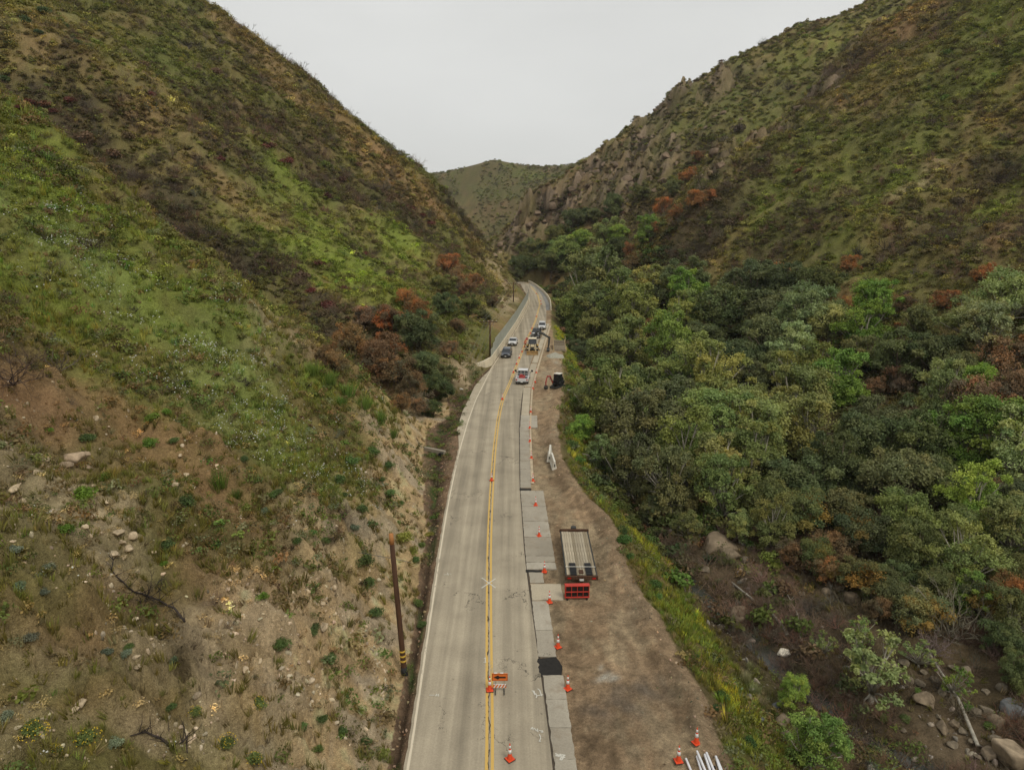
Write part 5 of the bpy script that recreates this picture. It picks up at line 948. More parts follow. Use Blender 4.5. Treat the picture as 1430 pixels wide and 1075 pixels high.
# rock outcrops of the mountainside
rocks([(q_[0], q_[1], q_[2]) for q_ in [(1116, 148, 9), (1110, 160, 8), (1148, 113, 6), (1160, 118, 6), (1170, 122, 6), (1104, 168, 8), (1090, 180, 7), (1075, 190, 7), (1060, 205, 7), (1050, 200, 6), (1165, 195, 5), (1205, 180, 5), (905, 165, 7), (918, 152, 6), (968, 108, 6), (980, 102, 5), (895, 190, 7), (860, 225, 10), (875, 245, 10), (888, 262, 10), (870, 275, 9), (850, 262, 9), (835, 240, 8), (905, 245, 9), (990, 175, 8), (1000, 160, 7), (1010, 155, 6), (815, 240, 7), (800, 262, 8), (785, 275, 7), (770, 285, 7), (750, 295, 6), (740, 310, 7), (760, 305, 6), (730, 325, 6), (720, 335, 5), (930, 215, 8), (945, 225, 8), (1000, 210, 8), (1005, 228, 8), (990, 240, 6), (845, 225, 7), (825, 255, 6), (912, 262, 8), (925, 250, 7), (1035, 35 + 130, 6), (700, 340, 5), (790, 310, 7), (810, 300, 7), (840, 300, 8), (860, 300, 7), (776, 320, 6)]], (.185, .135, .092), 'angular brown crag', 'on the right mountainside', 'crags on the right mountainside', 'crag', 'rock outcrop')
rocks([(543, 196, 3), (548, 202, 3), (470, 128, 3), (575, 225, 3), (690, 355, 5), (684, 335, 5), (698, 372, 5), (705, 390, 5), (712, 405, 5), (672, 325, 4), (700, 350, 4), (722, 415, 4), (640, 290, 4)], (.30, .225, .15), 'small crag', 'along the crest of the left ridge', 'crags on the left ridge', 'crag', 'rock outcrop')
name_all(items, '')
def log_(name, pts, r0, r1, mat_, label, cat='log', lift=.1, lifts=None):
    w = []
    for i, (a, b_) in enumerate(pts):
        h = hit(a, b_); l_ = lifts[i] if lifts else lift; h2 = hit(a, b_, l_); w.append((h2[0], h2[1], h2[2] + l_))
    n = len(w); m = MB(); w = [Vector(p) for p in w]
    if name == 'dead_branch':      # crooked, with side twigs
        w2 = []
        for p, q_ in zip(w[:-1], w[1:]): w2 += [p, p.lerp(q_, .5) + Vector((random.uniform(-1, 1), random.uniform(-1, 1), random.uniform(0, 1))) * .12 * (q_ - p).length]
        w = w2 + [w[-1]]; n = len(w)
        for p in w[1:]:
            for _ in range(3):
                d = Vector((random.uniform(-1, 1), random.uniform(-1, 1), random.uniform(.1, .9))).normalized() * random.uniform(.3, .9); m.tube([p, p + d * .5, p + d + Vector((random.uniform(-.15, .15), random.uniform(-.15, .15), .05))], [.018, .012, .005], 4, False)
    m.tube(w, [r0 + (r1 - r0) * i / (n - 1) for i in range(n)], 7)
    return m.build(name, mat_, None, True, label=label, cat=cat)
log_('fallen_log', [(1022, 813), (1045, 832), (1073, 851), (1088, 868), (1100, 887)], .08, .17, M_PALEBARK, 'long tan fallen log lying across the creek between two boulders')
log_('dead_branch', [(1097, 822), (1104, 838), (1112, 852), (1118, 895)], .03, .06, M_PALEBARK, 'thin whitish dead branch on the dark slope above the creek', 'branch')
log_('leaning_trunk', [(1287, 893), (1310, 932), (1338, 975), (1365, 1040)], .05, .12, M_PALEBARK, 'thin pale leaning trunk above the bottom right boulders', 'log', .4)
log_('dead_branch', [(152, 775), (156, 795), (172, 812), (188, 826), (205, 832), (235, 845), (258, 868)], .02, .05, M_BURNT, 'dark burnt branch snaking over the bare lower left slope', 'branch', .12)
log_('dead_branch', [(182, 1027), (205, 1022), (225, 1030), (240, 1043)], .02, .06, M_BURNT, 'dark fallen branch at the bottom left beside yellow blossoms', 'branch', .1)
log_('dead_branch', [(240, 1046), (255, 1036), (262, 1025), (262, 1060)], .03, .02, M_BURNT, 'short forked twig standing at the bottom of the near slope', 'branch', .1)
log_('fallen_log', [(1145, 1042), (1165, 1010), (1150, 1005)], .04, .06, M_PALEBARK, 'pale curved branch by the green bush at the creek', 'branch', .3)
# creek water
cw = CREEK[(CREEK[:, 1] > 8) & (CREEK[:, 1] < 330)]; yy = np.arange(12, 300, 1.2); xx = np.interp(yy, cw[:, 1], cw[:, 0]); k_ = np.array([.2, .6, .2])
for _ in range(4): xx[1:-1] = (xx[:-2] + 2 * xx[1:-1] + xx[2:]) / 4
zw = Z(xx, yy) + .22; zw = np.convolve(np.pad(zw, 6, 'edge'), np.ones(13) / 13, 'valid'); hw = .8 + .35 * fbm(yy, yy * 0, 5, 3, 88)
M_WATER, nt, b = nmat('creek_water'); b.inputs['Base Color'].default_value = (.045, .045, .035, 1); b.inputs['Roughness'].default_value = .12; wnz = noise(nt, 3, 4); bump(nt, b, wnz.outputs['Fac'], .3, .05)
n = len(yy); link('creek_water', raw_mesh('creek_water', np.vstack([np.c_[xx - hw, yy, zw], np.c_[xx + hw, yy, zw]]), [(i, i + n, i + n + 1, i + 1) for i in range(n - 1)], [M_WATER], True), kind='structure', label='shallow dark creek running between stones')
# ------------------------------------------------------------------ things on and beside the road
def thing(name, loc, rz, label, cat, group=None, scale=None):
    o = bpy.data.objects.new(name, None); COL.objects.link(o); o.location = loc; o.rotation_euler = (0, 0, rz); o.empty_display_size = .3
    if scale: o.scale = (scale,) * 3
    o['label'] = label; o['category'] = cat
    if group: o['group'] = group
    return o
def flat_mat(name, c, rough=.6, metal=0, spec=.4, var=.12, scale=2.5, bmp=0): return pmat(name, c, rough, var, scale, bmp, metal, spec)
M_ORG = flat_mat('cone_orange', (.72, .075, .018), .55); M_REF = flat_mat('reflective_white', (.78, .78, .76), .4); M_RUB = flat_mat('black_rubber', (.022, .022, .023), .8)
M_CWHITE = flat_mat('white_car_paint', (.66, .66, .66), .25, 0, .5, .05); M_CGREY = flat_mat('dark_grey_car_paint', (.07, .08, .10), .25, .2, .5, .08); M_CBLACK = flat_mat('black_car_paint', (.02, .021, .024), .25, 0, .5, .1)
M_GLASS = flat_mat('dark_glass', (.018, .022, .026), .06, 0, .8, .1); M_CHROME = flat_mat('steel', (.45, .45, .46), .35, .9); M_LAMP = flat_mat('lamp_lens', (.75, .76, .78), .15, 0, .6, .05); M_RED = flat_mat('red_lens', (.45, .015, .012), .25); M_PLATE = flat_mat('plate_white', (.7, .7, .68), .4)
M_TANP = flat_mat('tan_machine_paint', (.52, .42, .25), .5, 0, .4, .25); M_YELP = flat_mat('machine_yellow', (.62, .36, .05), .45, 0, .4, .2); M_DKM = flat_mat('dark_machine_steel', (.05, .05, .045), .6, .3); M_REDP = flat_mat('machine_red', (.34, .035, .03), .5)
M_WOOD = pmat('weathered_plank', (.37, .325, .25), .9, .42, 2.2, .5, stretch=(8, .7, 1)); nt = M_WOOD.node_tree; oi = nd(nt, 'ShaderNodeObjectInfo'); bs = nt.nodes['Principled BSDF']; src_ = bs.inputs['Base Color'].links[0].from_socket
nt.links.new(mixc(nt, 1, src_, ramp(nt, oi.outputs['Random'], [(0, (.7, .66, .58)), (.5, (1, .98, .94)), (1, (1.25, 1.22, 1.15))]), 'MULTIPLY'), bs.inputs['Base Color'])
M_WOODY = pmat('yellowed_timber', (.46, .35, .19), .9, .35, 3, .5); M_POLE = pmat('creosote_pole', (.08, .04, .022), .85, .4, 3, .5, stretch=(3, 3, .3)); M_CUTW = pmat('fresh_cut_wood', (.42, .19, .07), .8, .25, 3)
M_PLAST = flat_mat('red_plastic', (.52, .045, .028), .5, 0, .4, .2); M_KRAIL = flat_mat('white_barrier', (.66, .63, .55), .7, 0, .3, .18); M_PIPE = flat_mat('white_pipe', (.78, .79, .82), .4); M_WALL = pmat('tan_wall_concrete', (.70, .62, .47), .85, .22, .8, .3); M_SCREEN = pmat('grey_green_screen', (.42, .44, .38), .8, .16, .6)
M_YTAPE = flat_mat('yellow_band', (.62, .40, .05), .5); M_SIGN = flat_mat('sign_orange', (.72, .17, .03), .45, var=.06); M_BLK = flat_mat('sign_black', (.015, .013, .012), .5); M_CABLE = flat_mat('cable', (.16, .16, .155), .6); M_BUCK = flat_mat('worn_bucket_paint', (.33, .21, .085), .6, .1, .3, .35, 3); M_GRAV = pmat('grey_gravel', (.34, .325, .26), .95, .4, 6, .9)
M_VEST = flat_mat('orange_vest', (.85, .16, .03), .7); M_TROU = flat_mat('dark_trousers', (.03, .032, .04), .85); M_SKIN = flat_mat('skin', (.42, .25, .17), .6)
# --- traffic cones
cb = MB().box((0, 0, .02), (.38, .38, .04), ch=.012).mesh('base', M_ORG); cbd = MB().lathe([(.135, .04), (.125, .06), (.022, .88), (.012, .90)], 14).mesh('cone_body', M_ORG, True)
def cl(z0, z1): return MB().lathe([(.134 - (z0 - .05) * .1275, z0), (.134 - (z1 - .05) * .1275, z1)], 14).mesh('reflective_collar', M_REF, True)
cc1, cc2 = cl(.36, .56), cl(.64, .78); cbb = MB().box((0, 0, .012), (.42, .42, .024), ch=.008).mesh('rubber_foot', M_RUB)
def cone(px, py, label, group, tilt=0):
    x, y = G(px, py); z = 0.03 if tilt != 9 else 0; z = max(float(Z(x, y)), .0 if x < xof(ROAD_R, y) + .1 else -.05) + .02
    t = thing('traffic_cone', (x, y, z), random.uniform(0, 6), label, 'traffic cone', group)
    link('rubber_foot', cbb, t); link('base', cb, t, (0, 0, .012)); link('cone_body', cbd, t); link('reflective_collar', cc1, t); link('reflective_collar', cc2, t)
g1 = 'cones along the yellow centre line'; g2 = 'cones along the right edge of the road'
cone(712, 1060, 'nearest orange cone, alone in the middle of the right lane', g1); cone(684, 963.5, 'orange cone on the yellow line touching the black arrow sign', g1)
cone(686.5, 671, 'orange cone alone on the cracked centre line halfway up the road', g1); cone(701.5, 558, 'orange cone on the centre line just before the white pickup', g1)
far_c = [(717, 520.5), (721.5, 509), (725, 500.5), (729, 491.8), (732.5, 484.5), (740.5, 466), (743, 459), (749, 442.5), (755.6, 425), (755.2, 421), (749, 410.5)]
far_w = ['first cone on the centre line beyond the white pickup', 'cone on the centre line level with the dark grey car', 'cone on the centre line between the grey car and the flagger', 'cone on the centre line a little short of the flagger', 'cone on the centre line at the feet of the flagger', 'cone on the centre line left of the black pickup', 'cone on the centre line behind the black pickup', 'cone on the centre line past the last white car', 'nearer of two close cones where the far bend starts', 'farther of two close cones where the far bend starts', 'farthest cone high on the bend']
for (a_, b_), w in zip(far_c, far_w): cone(a_, b_, w, g1)
rt = [(792.8, 961), (779.2, 903), (767.3, 840.5), (760.2, 798), (752.8, 748), (748, 705.5), (744.2, 672), (742, 640), (740, 616.8), (739.8, 598), (741.2, 576), (744.2, 543), (747.2, 534), (749, 521)]
rw = ['cone on the dirt right of the black patch', 'cone on the dirt just beyond the black patch', 'cone at the corner of the pale square slab', 'cone at the corner below the wide slabs, left of the trailer', 'cone on the middle of the widest slabs', 'cone on the far end of the widest slabs', 'cone at the end of the tan strip beyond the wide slabs', 'cone left of the two white barriers', 'cone on the tan strip beyond the white barriers', 'cone at the near side of the small square slab', 'cone at the far side of the small square slab', 'cone right of the white pickup tailgate', 'cone right of the white pickup cab', 'cone on the shoulder left of the small excavator']
for (a_, b_), w in zip(rt, rw): cone(a_, b_, w, g2)
cone(947.3, 1061.5, 'left one of two cones near the white tubes on the dirt lot', 'cones on the dirt lot'); cone(972, 1040.5, 'right one of two cones near the white tubes on the dirt lot', 'cones on the dirt lot')
# --- arrow sign on a striped stand
x, y = G(698, 965)
t = thing('arrow_sign', (x, y, -.215), 0, 'orange sign with black left arrow over a striped board', 'road sign', None, 1.1)
MB().box((0, 0, 1.02), (.80, .03, .42), ch=.008).build('sign_panel', M_SIGN, t)
MB().box((0, -.017, 1.02), (.76, .006, .38)).build('sign_border', M_BLK, t); MB().box((0, -.021, 1.02), (.73, .006, .35)).build('sign_face', M_SIGN, t)
ar = MB(); ar.hexa([(-.02, -.030, .975), (.30, -.030, .975), (.30, -.024, .975), (-.02, -.024, .975), (-.02, -.030, 1.065), (.30, -.030, 1.065), (.30, -.024, 1.065), (-.02, -.024, 1.065)])
ar.rings([[(-.31, -.030, 1.02), (-.08, -.030, .90), (-.02, -.030, .975), (-.02, -.030, 1.065), (-.08, -.030, 1.14)], [(-.31, -.024, 1.02), (-.08, -.024, .90), (-.02, -.024, .975), (-.02, -.024, 1.065), (-.08, -.024, 1.14)]]); ar.build('arrow', M_BLK, t)
MB().box((0, 0, .52), (.62, .03, .2), ch=.006).build('striped_board', M_REF, t)
st = MB()
for k in range(-2, 3): st.hexa([(k * .16 - .085, -.022, .43), (k * .16 - .005, -.022, .43), (k * .16 - .005, -.016, .43), (k * .16 - .085, -.016, .43), (k * .16 + .02, -.022, .61), (min(k * .16 + .10, .31), -.022, .61), (min(k * .16 + .10, .31), -.016, .61), (k * .16 + .02, -.016, .61)])
st.build('stripes', M_SIGN, t)
for sx in (-.22, .22): MB().tube([(sx, 0, .22), (sx, 0, 1.2)], .018, 6).build('post', M_CHROME, t)
for sx in (-.22, .22): MB().box((sx, 0, .235), (.05, .6, .05), ch=.01).build('foot', M_DKM, t)
for sx in (-.2, .1): MB().box((sx, .0, 1.25), (.16, .05, .03), ch=.008).build('warning_flag_holder', M_REF, t)
# --- vehicles
def car(name, label, cat, px, py, rz, L, W, H, paint, kind='suv', group=None, extra=None):
    x, y = G(px, py); t = thing(name, (x, y, .01), rz, label, cat, group); w = W / 2; belt = .98 if kind != 'pickup' else 1.08; hood = .96 if kind == 'sedan' else 1.05 if kind == 'suv' else 1.16
    def ring(yy, ww, zb, zt): return [(-ww * .86, yy, zb), (ww * .86, yy, zb), (ww * .98, yy, zb + .12), (ww, yy, zb + (zt - zb) * .5), (ww * .97, yy, zt - .12), (ww * .86, yy, zt), (-ww * .86, yy, zt), (-ww * .97, yy, zt - .12), (-ww, yy, zb + (zt - zb) * .5), (-ww * .98, yy, zb + .12)]
    f = L / 2; cabf = f - (1.25 if kind != 'pickup' else 1.45); cabb = -f + {'sedan': 1.0, 'suv': .12, 'pickup': 2.15}[kind]
    bt = belt
    rs = [ring(-f, w * .9, .42, bt * .88), ring(-f + .12, w * .98, .3, bt), ring(-f + .7, w, .27, bt), ring(cabf, w, .25, belt), ring(cabf + .25, w * .99, .25, hood), ring(f - .35, w * .96, .28, hood * .93), ring(f - .06, w * .9, .34, hood * .84), ring(f, w * .84, .4, hood * .7)]
    if kind == 'pickup': rs = rs[3:] ; rs = [ring(cabb, w, .3, belt)] + rs
    MB().rings(rs).build('body', paint, t, False)
    if kind == 'pickup':
        b0, b1 = -f + .08, cabb - .04; bed = MB(); bm0 = (b0 + b1) / 2
        bed.box((0, bm0, .62), (W * .9, b1 - b0, .1)); [bed.box((s_ * (w - .06), bm0, .82), (.12, b1 - b0, .52), ch=.03) for s_ in (-1, 1)]; bed.box((0, b1 - .04, .84), (W * .86, .07, .48)); bed.build('cargo_bed', paint, t)
        MB().box((0, b0 - .0, .80), (W * .93, .09, .56), ch=.025).build('tailgate', paint, t)
    top = H; yb0, yb1 = cabb + .04, cabf + .18; yt0, yt1 = yb0 + {'sedan': .75, 'suv': .28, 'pickup': .18}[kind], yb1 - .72; wt_ = w * .74; zb_ = belt - .03
    MB().hexa([(-w * .9, yb0, zb_), (w * .9, yb0, zb_), (w * .9, yb1, zb_), (-w * .9, yb1, zb_), (-wt_, yt0, top - .07), (wt_, yt0, top - .07), (wt_, yt1, top - .07), (-wt_, yt1, top - .07)]).build('window', M_GLASS, t)
    rf = MB(); rf.box((0, (yt0 + yt1) / 2, top - .05), (wt_ * 2 + .06, yt1 - yt0 + .08, .09), ch=.035); rf.build('roof', paint, t)
    pl = MB(); e = .012
    for s_ in (-1, 1):
        for (ya_, yb_) in ((yb0, yt0), (yb1, yt1)): pl.tube([(s_ * (w * .9 + e), ya_, zb_), (s_ * (wt_ + e), yb_, top - .08)], .035, 5)
        ym = (yb0 + yb1) / 2; pl.tube([(s_ * (w * .9 + e), ym, zb_), (s_ * (wt_ + e), (yt0 + yt1) / 2, top - .08)], .035, 5)
    pl.build('pillar', paint, t)
    wr = .34 if kind == 'sedan' else .39
    for s_ in (-1, 1):
        for yy in (f - .88, -f + .95):
            wh = link('wheel', MB().lathe([(wr * .62, -.11), (wr, -.10), (wr + .012, 0), (wr, .10), (wr * .62, .11)], 18, (0, 0, 0), 'x').mesh('wheel', M_RUB, True), t, (s_ * (w - .1), yy, wr + .01)); MB().lathe([(.02, -.125), (wr * .6, -.12), (wr * .6, .12), (.02, .125)], 12, (0, 0, 0), 'x').build('rim', M_CHROME, wh)
        MB().box((s_ * w * .62, f - .09, hood * .70), (.42, .16, .15), ch=.03).build('headlight', M_LAMP, t)
        MB().box((s_ * w * .82, -f + (.04 if kind != 'pickup' else .03), .86), (.17, .12, .26), ch=.03).build('tail_light', M_RED, t)
        MB().box((s_ * (w + .11), cabf - .08, belt + .09), (.2, .1, .17), ch=.03).build('mirror', M_CBLACK, t)
    MB().box((0, f + .0, .42), (W * .82, .14, .2), ch=.04).build('front_bumper', M_DKM if kind != 'pickup' else M_CHROME, t); MB().box((0, -f - .02, .45), (W * .88, .16, .2), ch=.04).build('rear_bumper', M_DKM, t)
    MB().box((0, f - .0, hood * .66), (W * .42, .12, .2), ch=.03).build('grille', M_BLK, t); MB().box((0, -f - .105, .52), (.34, .02, .16)).build('number_plate', M_PLATE, t); MB().box((0, f + .075, .43), (.34, .02, .15)).build('number_plate', M_PLATE, t)
    return t
def heading(y): return -math.atan2(float(xof(ROAD_C, y + 6) - xof(ROAD_C, y - 6)), 12.0)
tk = car('pickup_truck', 'white pickup truck seen from behind with red cargo in its bed', 'pickup truck', 730.5, 532, heading(108), 5.9, 2.05, 1.95, M_CWHITE, 'pickup')
rk_ = MB()
for xx_ in (-.85, -.3, .3, .85): rk_.tube([(xx_, -.72, 1.05), (xx_, -.72, 1.95)], .03, 5)
for zz in (1.4, 1.93): rk_.tube([(-.9, -.72, zz), (.9, -.72, zz)], .03, 5)
rk_.build('headache_rack', M_KRAIL, tk); rd = MB(); rd.box((-.05, -1.7, .95), (1.0, 1.3, .55), ch=.06); rd.box((-.2, -1.6, 1.32), (.5, .7, .22), ch=.05); rd.build('red_cargo', M_REDP, tk); MB().box((.62, -1.9, .85), (.3, 1.2, .3), ch=.05).build('tool_box', M_CBLACK, tk)
for s_ in (-1, 1): MB().box((s_ * 1.38, 1.45, 1.42), (.34, .1, .34), ch=.03).build('tow_mirror', M_CBLACK, tk)
car('parked_car', 'dark grey car driving towards the viewer in the left lane', 'car', 707.5, 497.5, math.pi + heading(138), 4.6, 1.88, 1.6, M_CGREY, 'suv', 'cars on the road')
car('parked_car', 'white sedan driving behind the dark grey car in the left lane', 'car', 716.5, 481, math.pi + heading(155), 4.7, 1.86, 1.48, M_CWHITE, 'sedan', 'cars on the road')
pk = car('pickup_truck', 'black and white pickup waiting behind the backhoe, facing the viewer', 'pickup truck', 749, 470, math.pi + heading(172), 5.8, 2.05, 1.95, M_CBLACK, 'pickup', 'cars on the road'); MB().box((0, 2.15, 1.13), (1.6, 1.25, .12), ch=.05).build('white_hood', M_CWHITE, pk)
car('parked_car', 'white car farthest up the road behind the black pickup', 'car', 757, 459, math.pi + heading(188), 4.7, 1.9, 1.7, M_CWHITE, 'suv', 'cars on the road')
# --- backhoe loader facing the viewer
x, y = G(743.5, 492); bh = thing('backhoe_loader', (x, y, .01), math.pi + heading(150) + .05, 'tan backhoe loader facing the viewer with its digging arm over the dirt', 'backhoe')
MB().box((0, .9, 1.25), (.95, 2.3, .75), ch=.12, taper=.92).build('hood', M_TANP, bh); MB().box((0, 2.08, 1.2), (.7, .06, .55), ch=.02).build('grille', M_DKM, bh)
MB().box((0, -.3, .8), (1.0, 4.2, .45), ch=.08).build('chassis', M_DKM, bh)
MB().hexa([(-.78, -1.75, 1.15), (.78, -1.75, 1.15), (.78, -.15, 1.15), (-.78, -.15, 1.15), (-.7, -1.6, 2.65), (.7, -1.6, 2.65), (.7, -.35, 2.65), (-.7, -.35, 2.65)]).build('cab_glass', M_GLASS, bh)
cp = MB()
for s_ in (-1, 1):
    for y0_, y1_ in ((-1.75, -1.6), (-.15, -.35), (-.95, -.97)): cp.tube([(s_ * .8, y0_, 1.15), (s_ * .72, y1_, 2.68)], .045, 5)
cp.build('cab_frame', M_DKM, bh); MB().box((0, -.97, 2.74), (1.62, 1.6, .14), ch=.05).build('roof', M_WALL, bh)
for s_ in (-1, 1):
    for yy, r_, w_ in ((-1.25, .74, .44), (1.55, .5, .32)):
        wh = link('wheel', MB().lathe([(r_ * .55, -w_ / 2), (r_ * .93, -w_ / 2), (r_, -w_ / 3), (r_, w_ / 3), (r_ * .93, w_ / 2), (r_ * .55, w_ / 2)], 20, (0, 0, 0), 'x').mesh('wheel', M_RUB, True), bh, (s_ * (.98 if r_ > .6 else .85), yy, r_)); MB().lathe([(.02, -w_ * .4), (r_ * .52, -w_ * .42), (r_ * .52, w_ * .42), (.02, w_ * .4)], 14, (0, 0, 0), 'x').build('rim', M_YELP, wh)
        MB().box((s_ * (.98 if r_ > .6 else .85), yy, r_ * 2 + .08), (.5, r_ * 1.7, .06), ch=.02).build('fender', M_TANP, bh)
    MB().tube([(s_ * .62, -.1, 1.6), (s_ * .66, 1.5, 1.25), (s_ * .66, 2.45, .5)], [.10, .10, .085], 6).build('loader_arm', M_TANP, bh)
    MB().tube([(s_ * .55, -1.95, .9), (s_ * 1.25, -2.25, .45), (s_ * 1.42, -2.3, .06)], .085, 6).build('stabilizer_leg', M_YELP, bh); MB().box((s_ * 1.42, -2.3, .05), (.4, .4, .07), ch=.02).build('stabilizer_pad', M_DKM, bh)
    MB().box((s_ * 1.05, .15, 1.5), (.26, .26, .22), ch=.04).build('work_light', M_YELP, bh)
bk = MB(); pr = [(2.4, .75), (2.42, .1), (2.6, .02), (3.15, .0), (3.2, .05), (2.62, .12), (2.5, .2), (2.48, .75)]; bk.rings([[(sx, a_, b_) for a_, b_ in pr] for sx in (-1.15, 1.15)])
for sx in (-1.15, 1.1): bk.rings([[(sx + d_, a_, b_) for a_, b_ in [(2.42, .75), (2.42, .1), (3.15, .02), (2.75, .7)]] for d_ in (0, .05)])
bk.build('front_bucket', M_BUCK, bh)
def bm_(pts, w0, h0): # boom of rectangular section
    return MB().tube(pts, [v_ * 1.45 for v_ in w0], 4)
bm_([(-.1, -2.3, 1.0), (-.55, -2.75, 3.3), (-.9, -2.9, 3.75), (-1.3, -2.9, 3.85)], [.17, .2, .2, .16], .3).build('boom', M_DKM, bh)
bm_([(-.9, -2.9, 3.9), (-2.2, -2.5, 3.4), (-3.35, -1.9, 2.75)], [.16, .19, .13], .3).build('boom_extension', M_DKM, bh)
bm_([(-3.45, -1.85, 2.95), (-3.35, -1.3, 1.6), (-3.2, -1.0, .75)], [.15, .13, .10], .3).build('dipper_arm', M_DKM, bh)
MB().rings([[(-3.5, -1.15, .8), (-3.5, -.6, .25), (-3.5, -.9, .03), (-3.5, -1.3, .2)], [(-2.9, -1.15, .8), (-2.9, -.6, .25), (-2.9, -.9, .03), (-2.9, -1.3, .2)]]).build('digging_bucket', M_DKM, bh)
MB().tube([(-.5, -2.6, 2.2), (-2.6, -2.2, 2.6)], .045, 6).build('hydraulic_cylinder', M_CHROME, bh)
# --- small excavator on the dirt lot
x, y = G(779, 541); me_ = thing('mini_excavator', (x, y, -.03), R(150), 'small black excavator with pale canopy and reddish arm on the dirt lot', 'excavator')
for s_ in (-1, 1):
    tr = MB(); pts_ = [(math.cos(a_) * .24 + (.75 if math.cos(a_) > 0 else -.75), math.sin(a_) * .24 + .25) for a_ in np.linspace(0, 2 * math.pi, 17)[:-1]]; tr.rings([[(s_ * .62 + d_, a_, b_) for a_, b_ in pts_] for d_ in (-.16, .16)]); tr.build('crawler_track', M_RUB, me_)
MB().box((0, -.15, .82), (1.45, 1.7, .6), ch=.12).build('upper_body', M_CBLACK, me_); MB().box((.1, -.75, 1.35), (1.3, .75, .6), ch=.15, taper=.9).build('engine_cover', M_CBLACK, me_)
MB().hexa([(-.62, -.3, 1.1), (.42, -.3, 1.1), (.42, .75, 1.1), (-.62, .75, 1.1), (-.56, -.25, 2.3), (.36, -.25, 2.3), (.36, .6, 2.3), (-.56, .6, 2.3)]).build('cab_glass', M_GLASS, me_)
cp = MB()
for a_, b_ in ((-.62, -.3), (.42, -.3), (.42, .75), (-.62, .75)): cp.tube([(a_, b_, 1.1), (a_ * .92, b_ * .85, 2.32)], .045, 5)
cp.build('cab_frame', M_CBLACK, me_); MB().box((-.1, .18, 2.36), (1.12, 1.15, .09), ch=.04).build('canopy', M_KRAIL, me_)
MB().tube([(.58, .7, .9), (.72, 1.35, 2.0), (.80, 2.1, 2.15)], [.14, .16, .11], 4).build('boom', M_REDP, me_); MB().tube([(.80, 2.1, 2.25), (.86, 2.55, 1.3), (.86, 2.5, .75)], [.11, .12, .08], 4).build('dipper_arm', M_REDP, me_)
MB().tube([(.52, .75, 1.2), (.72, 1.7, 1.75)], .05, 6).build('hydraulic_cylinder', M_CHROME, me_)
MB().rings([[(sx, 2.4, .8), (sx, 2.75, .5), (sx, 2.6, .12), (sx, 2.2, .18)] for sx in (.62, 1.1)]).build('bucket', M_DKM, me_); MB().box((0, 1.35, .25), (1.5, .12, .42), ch=.03).build('blade', M_DKM, me_)
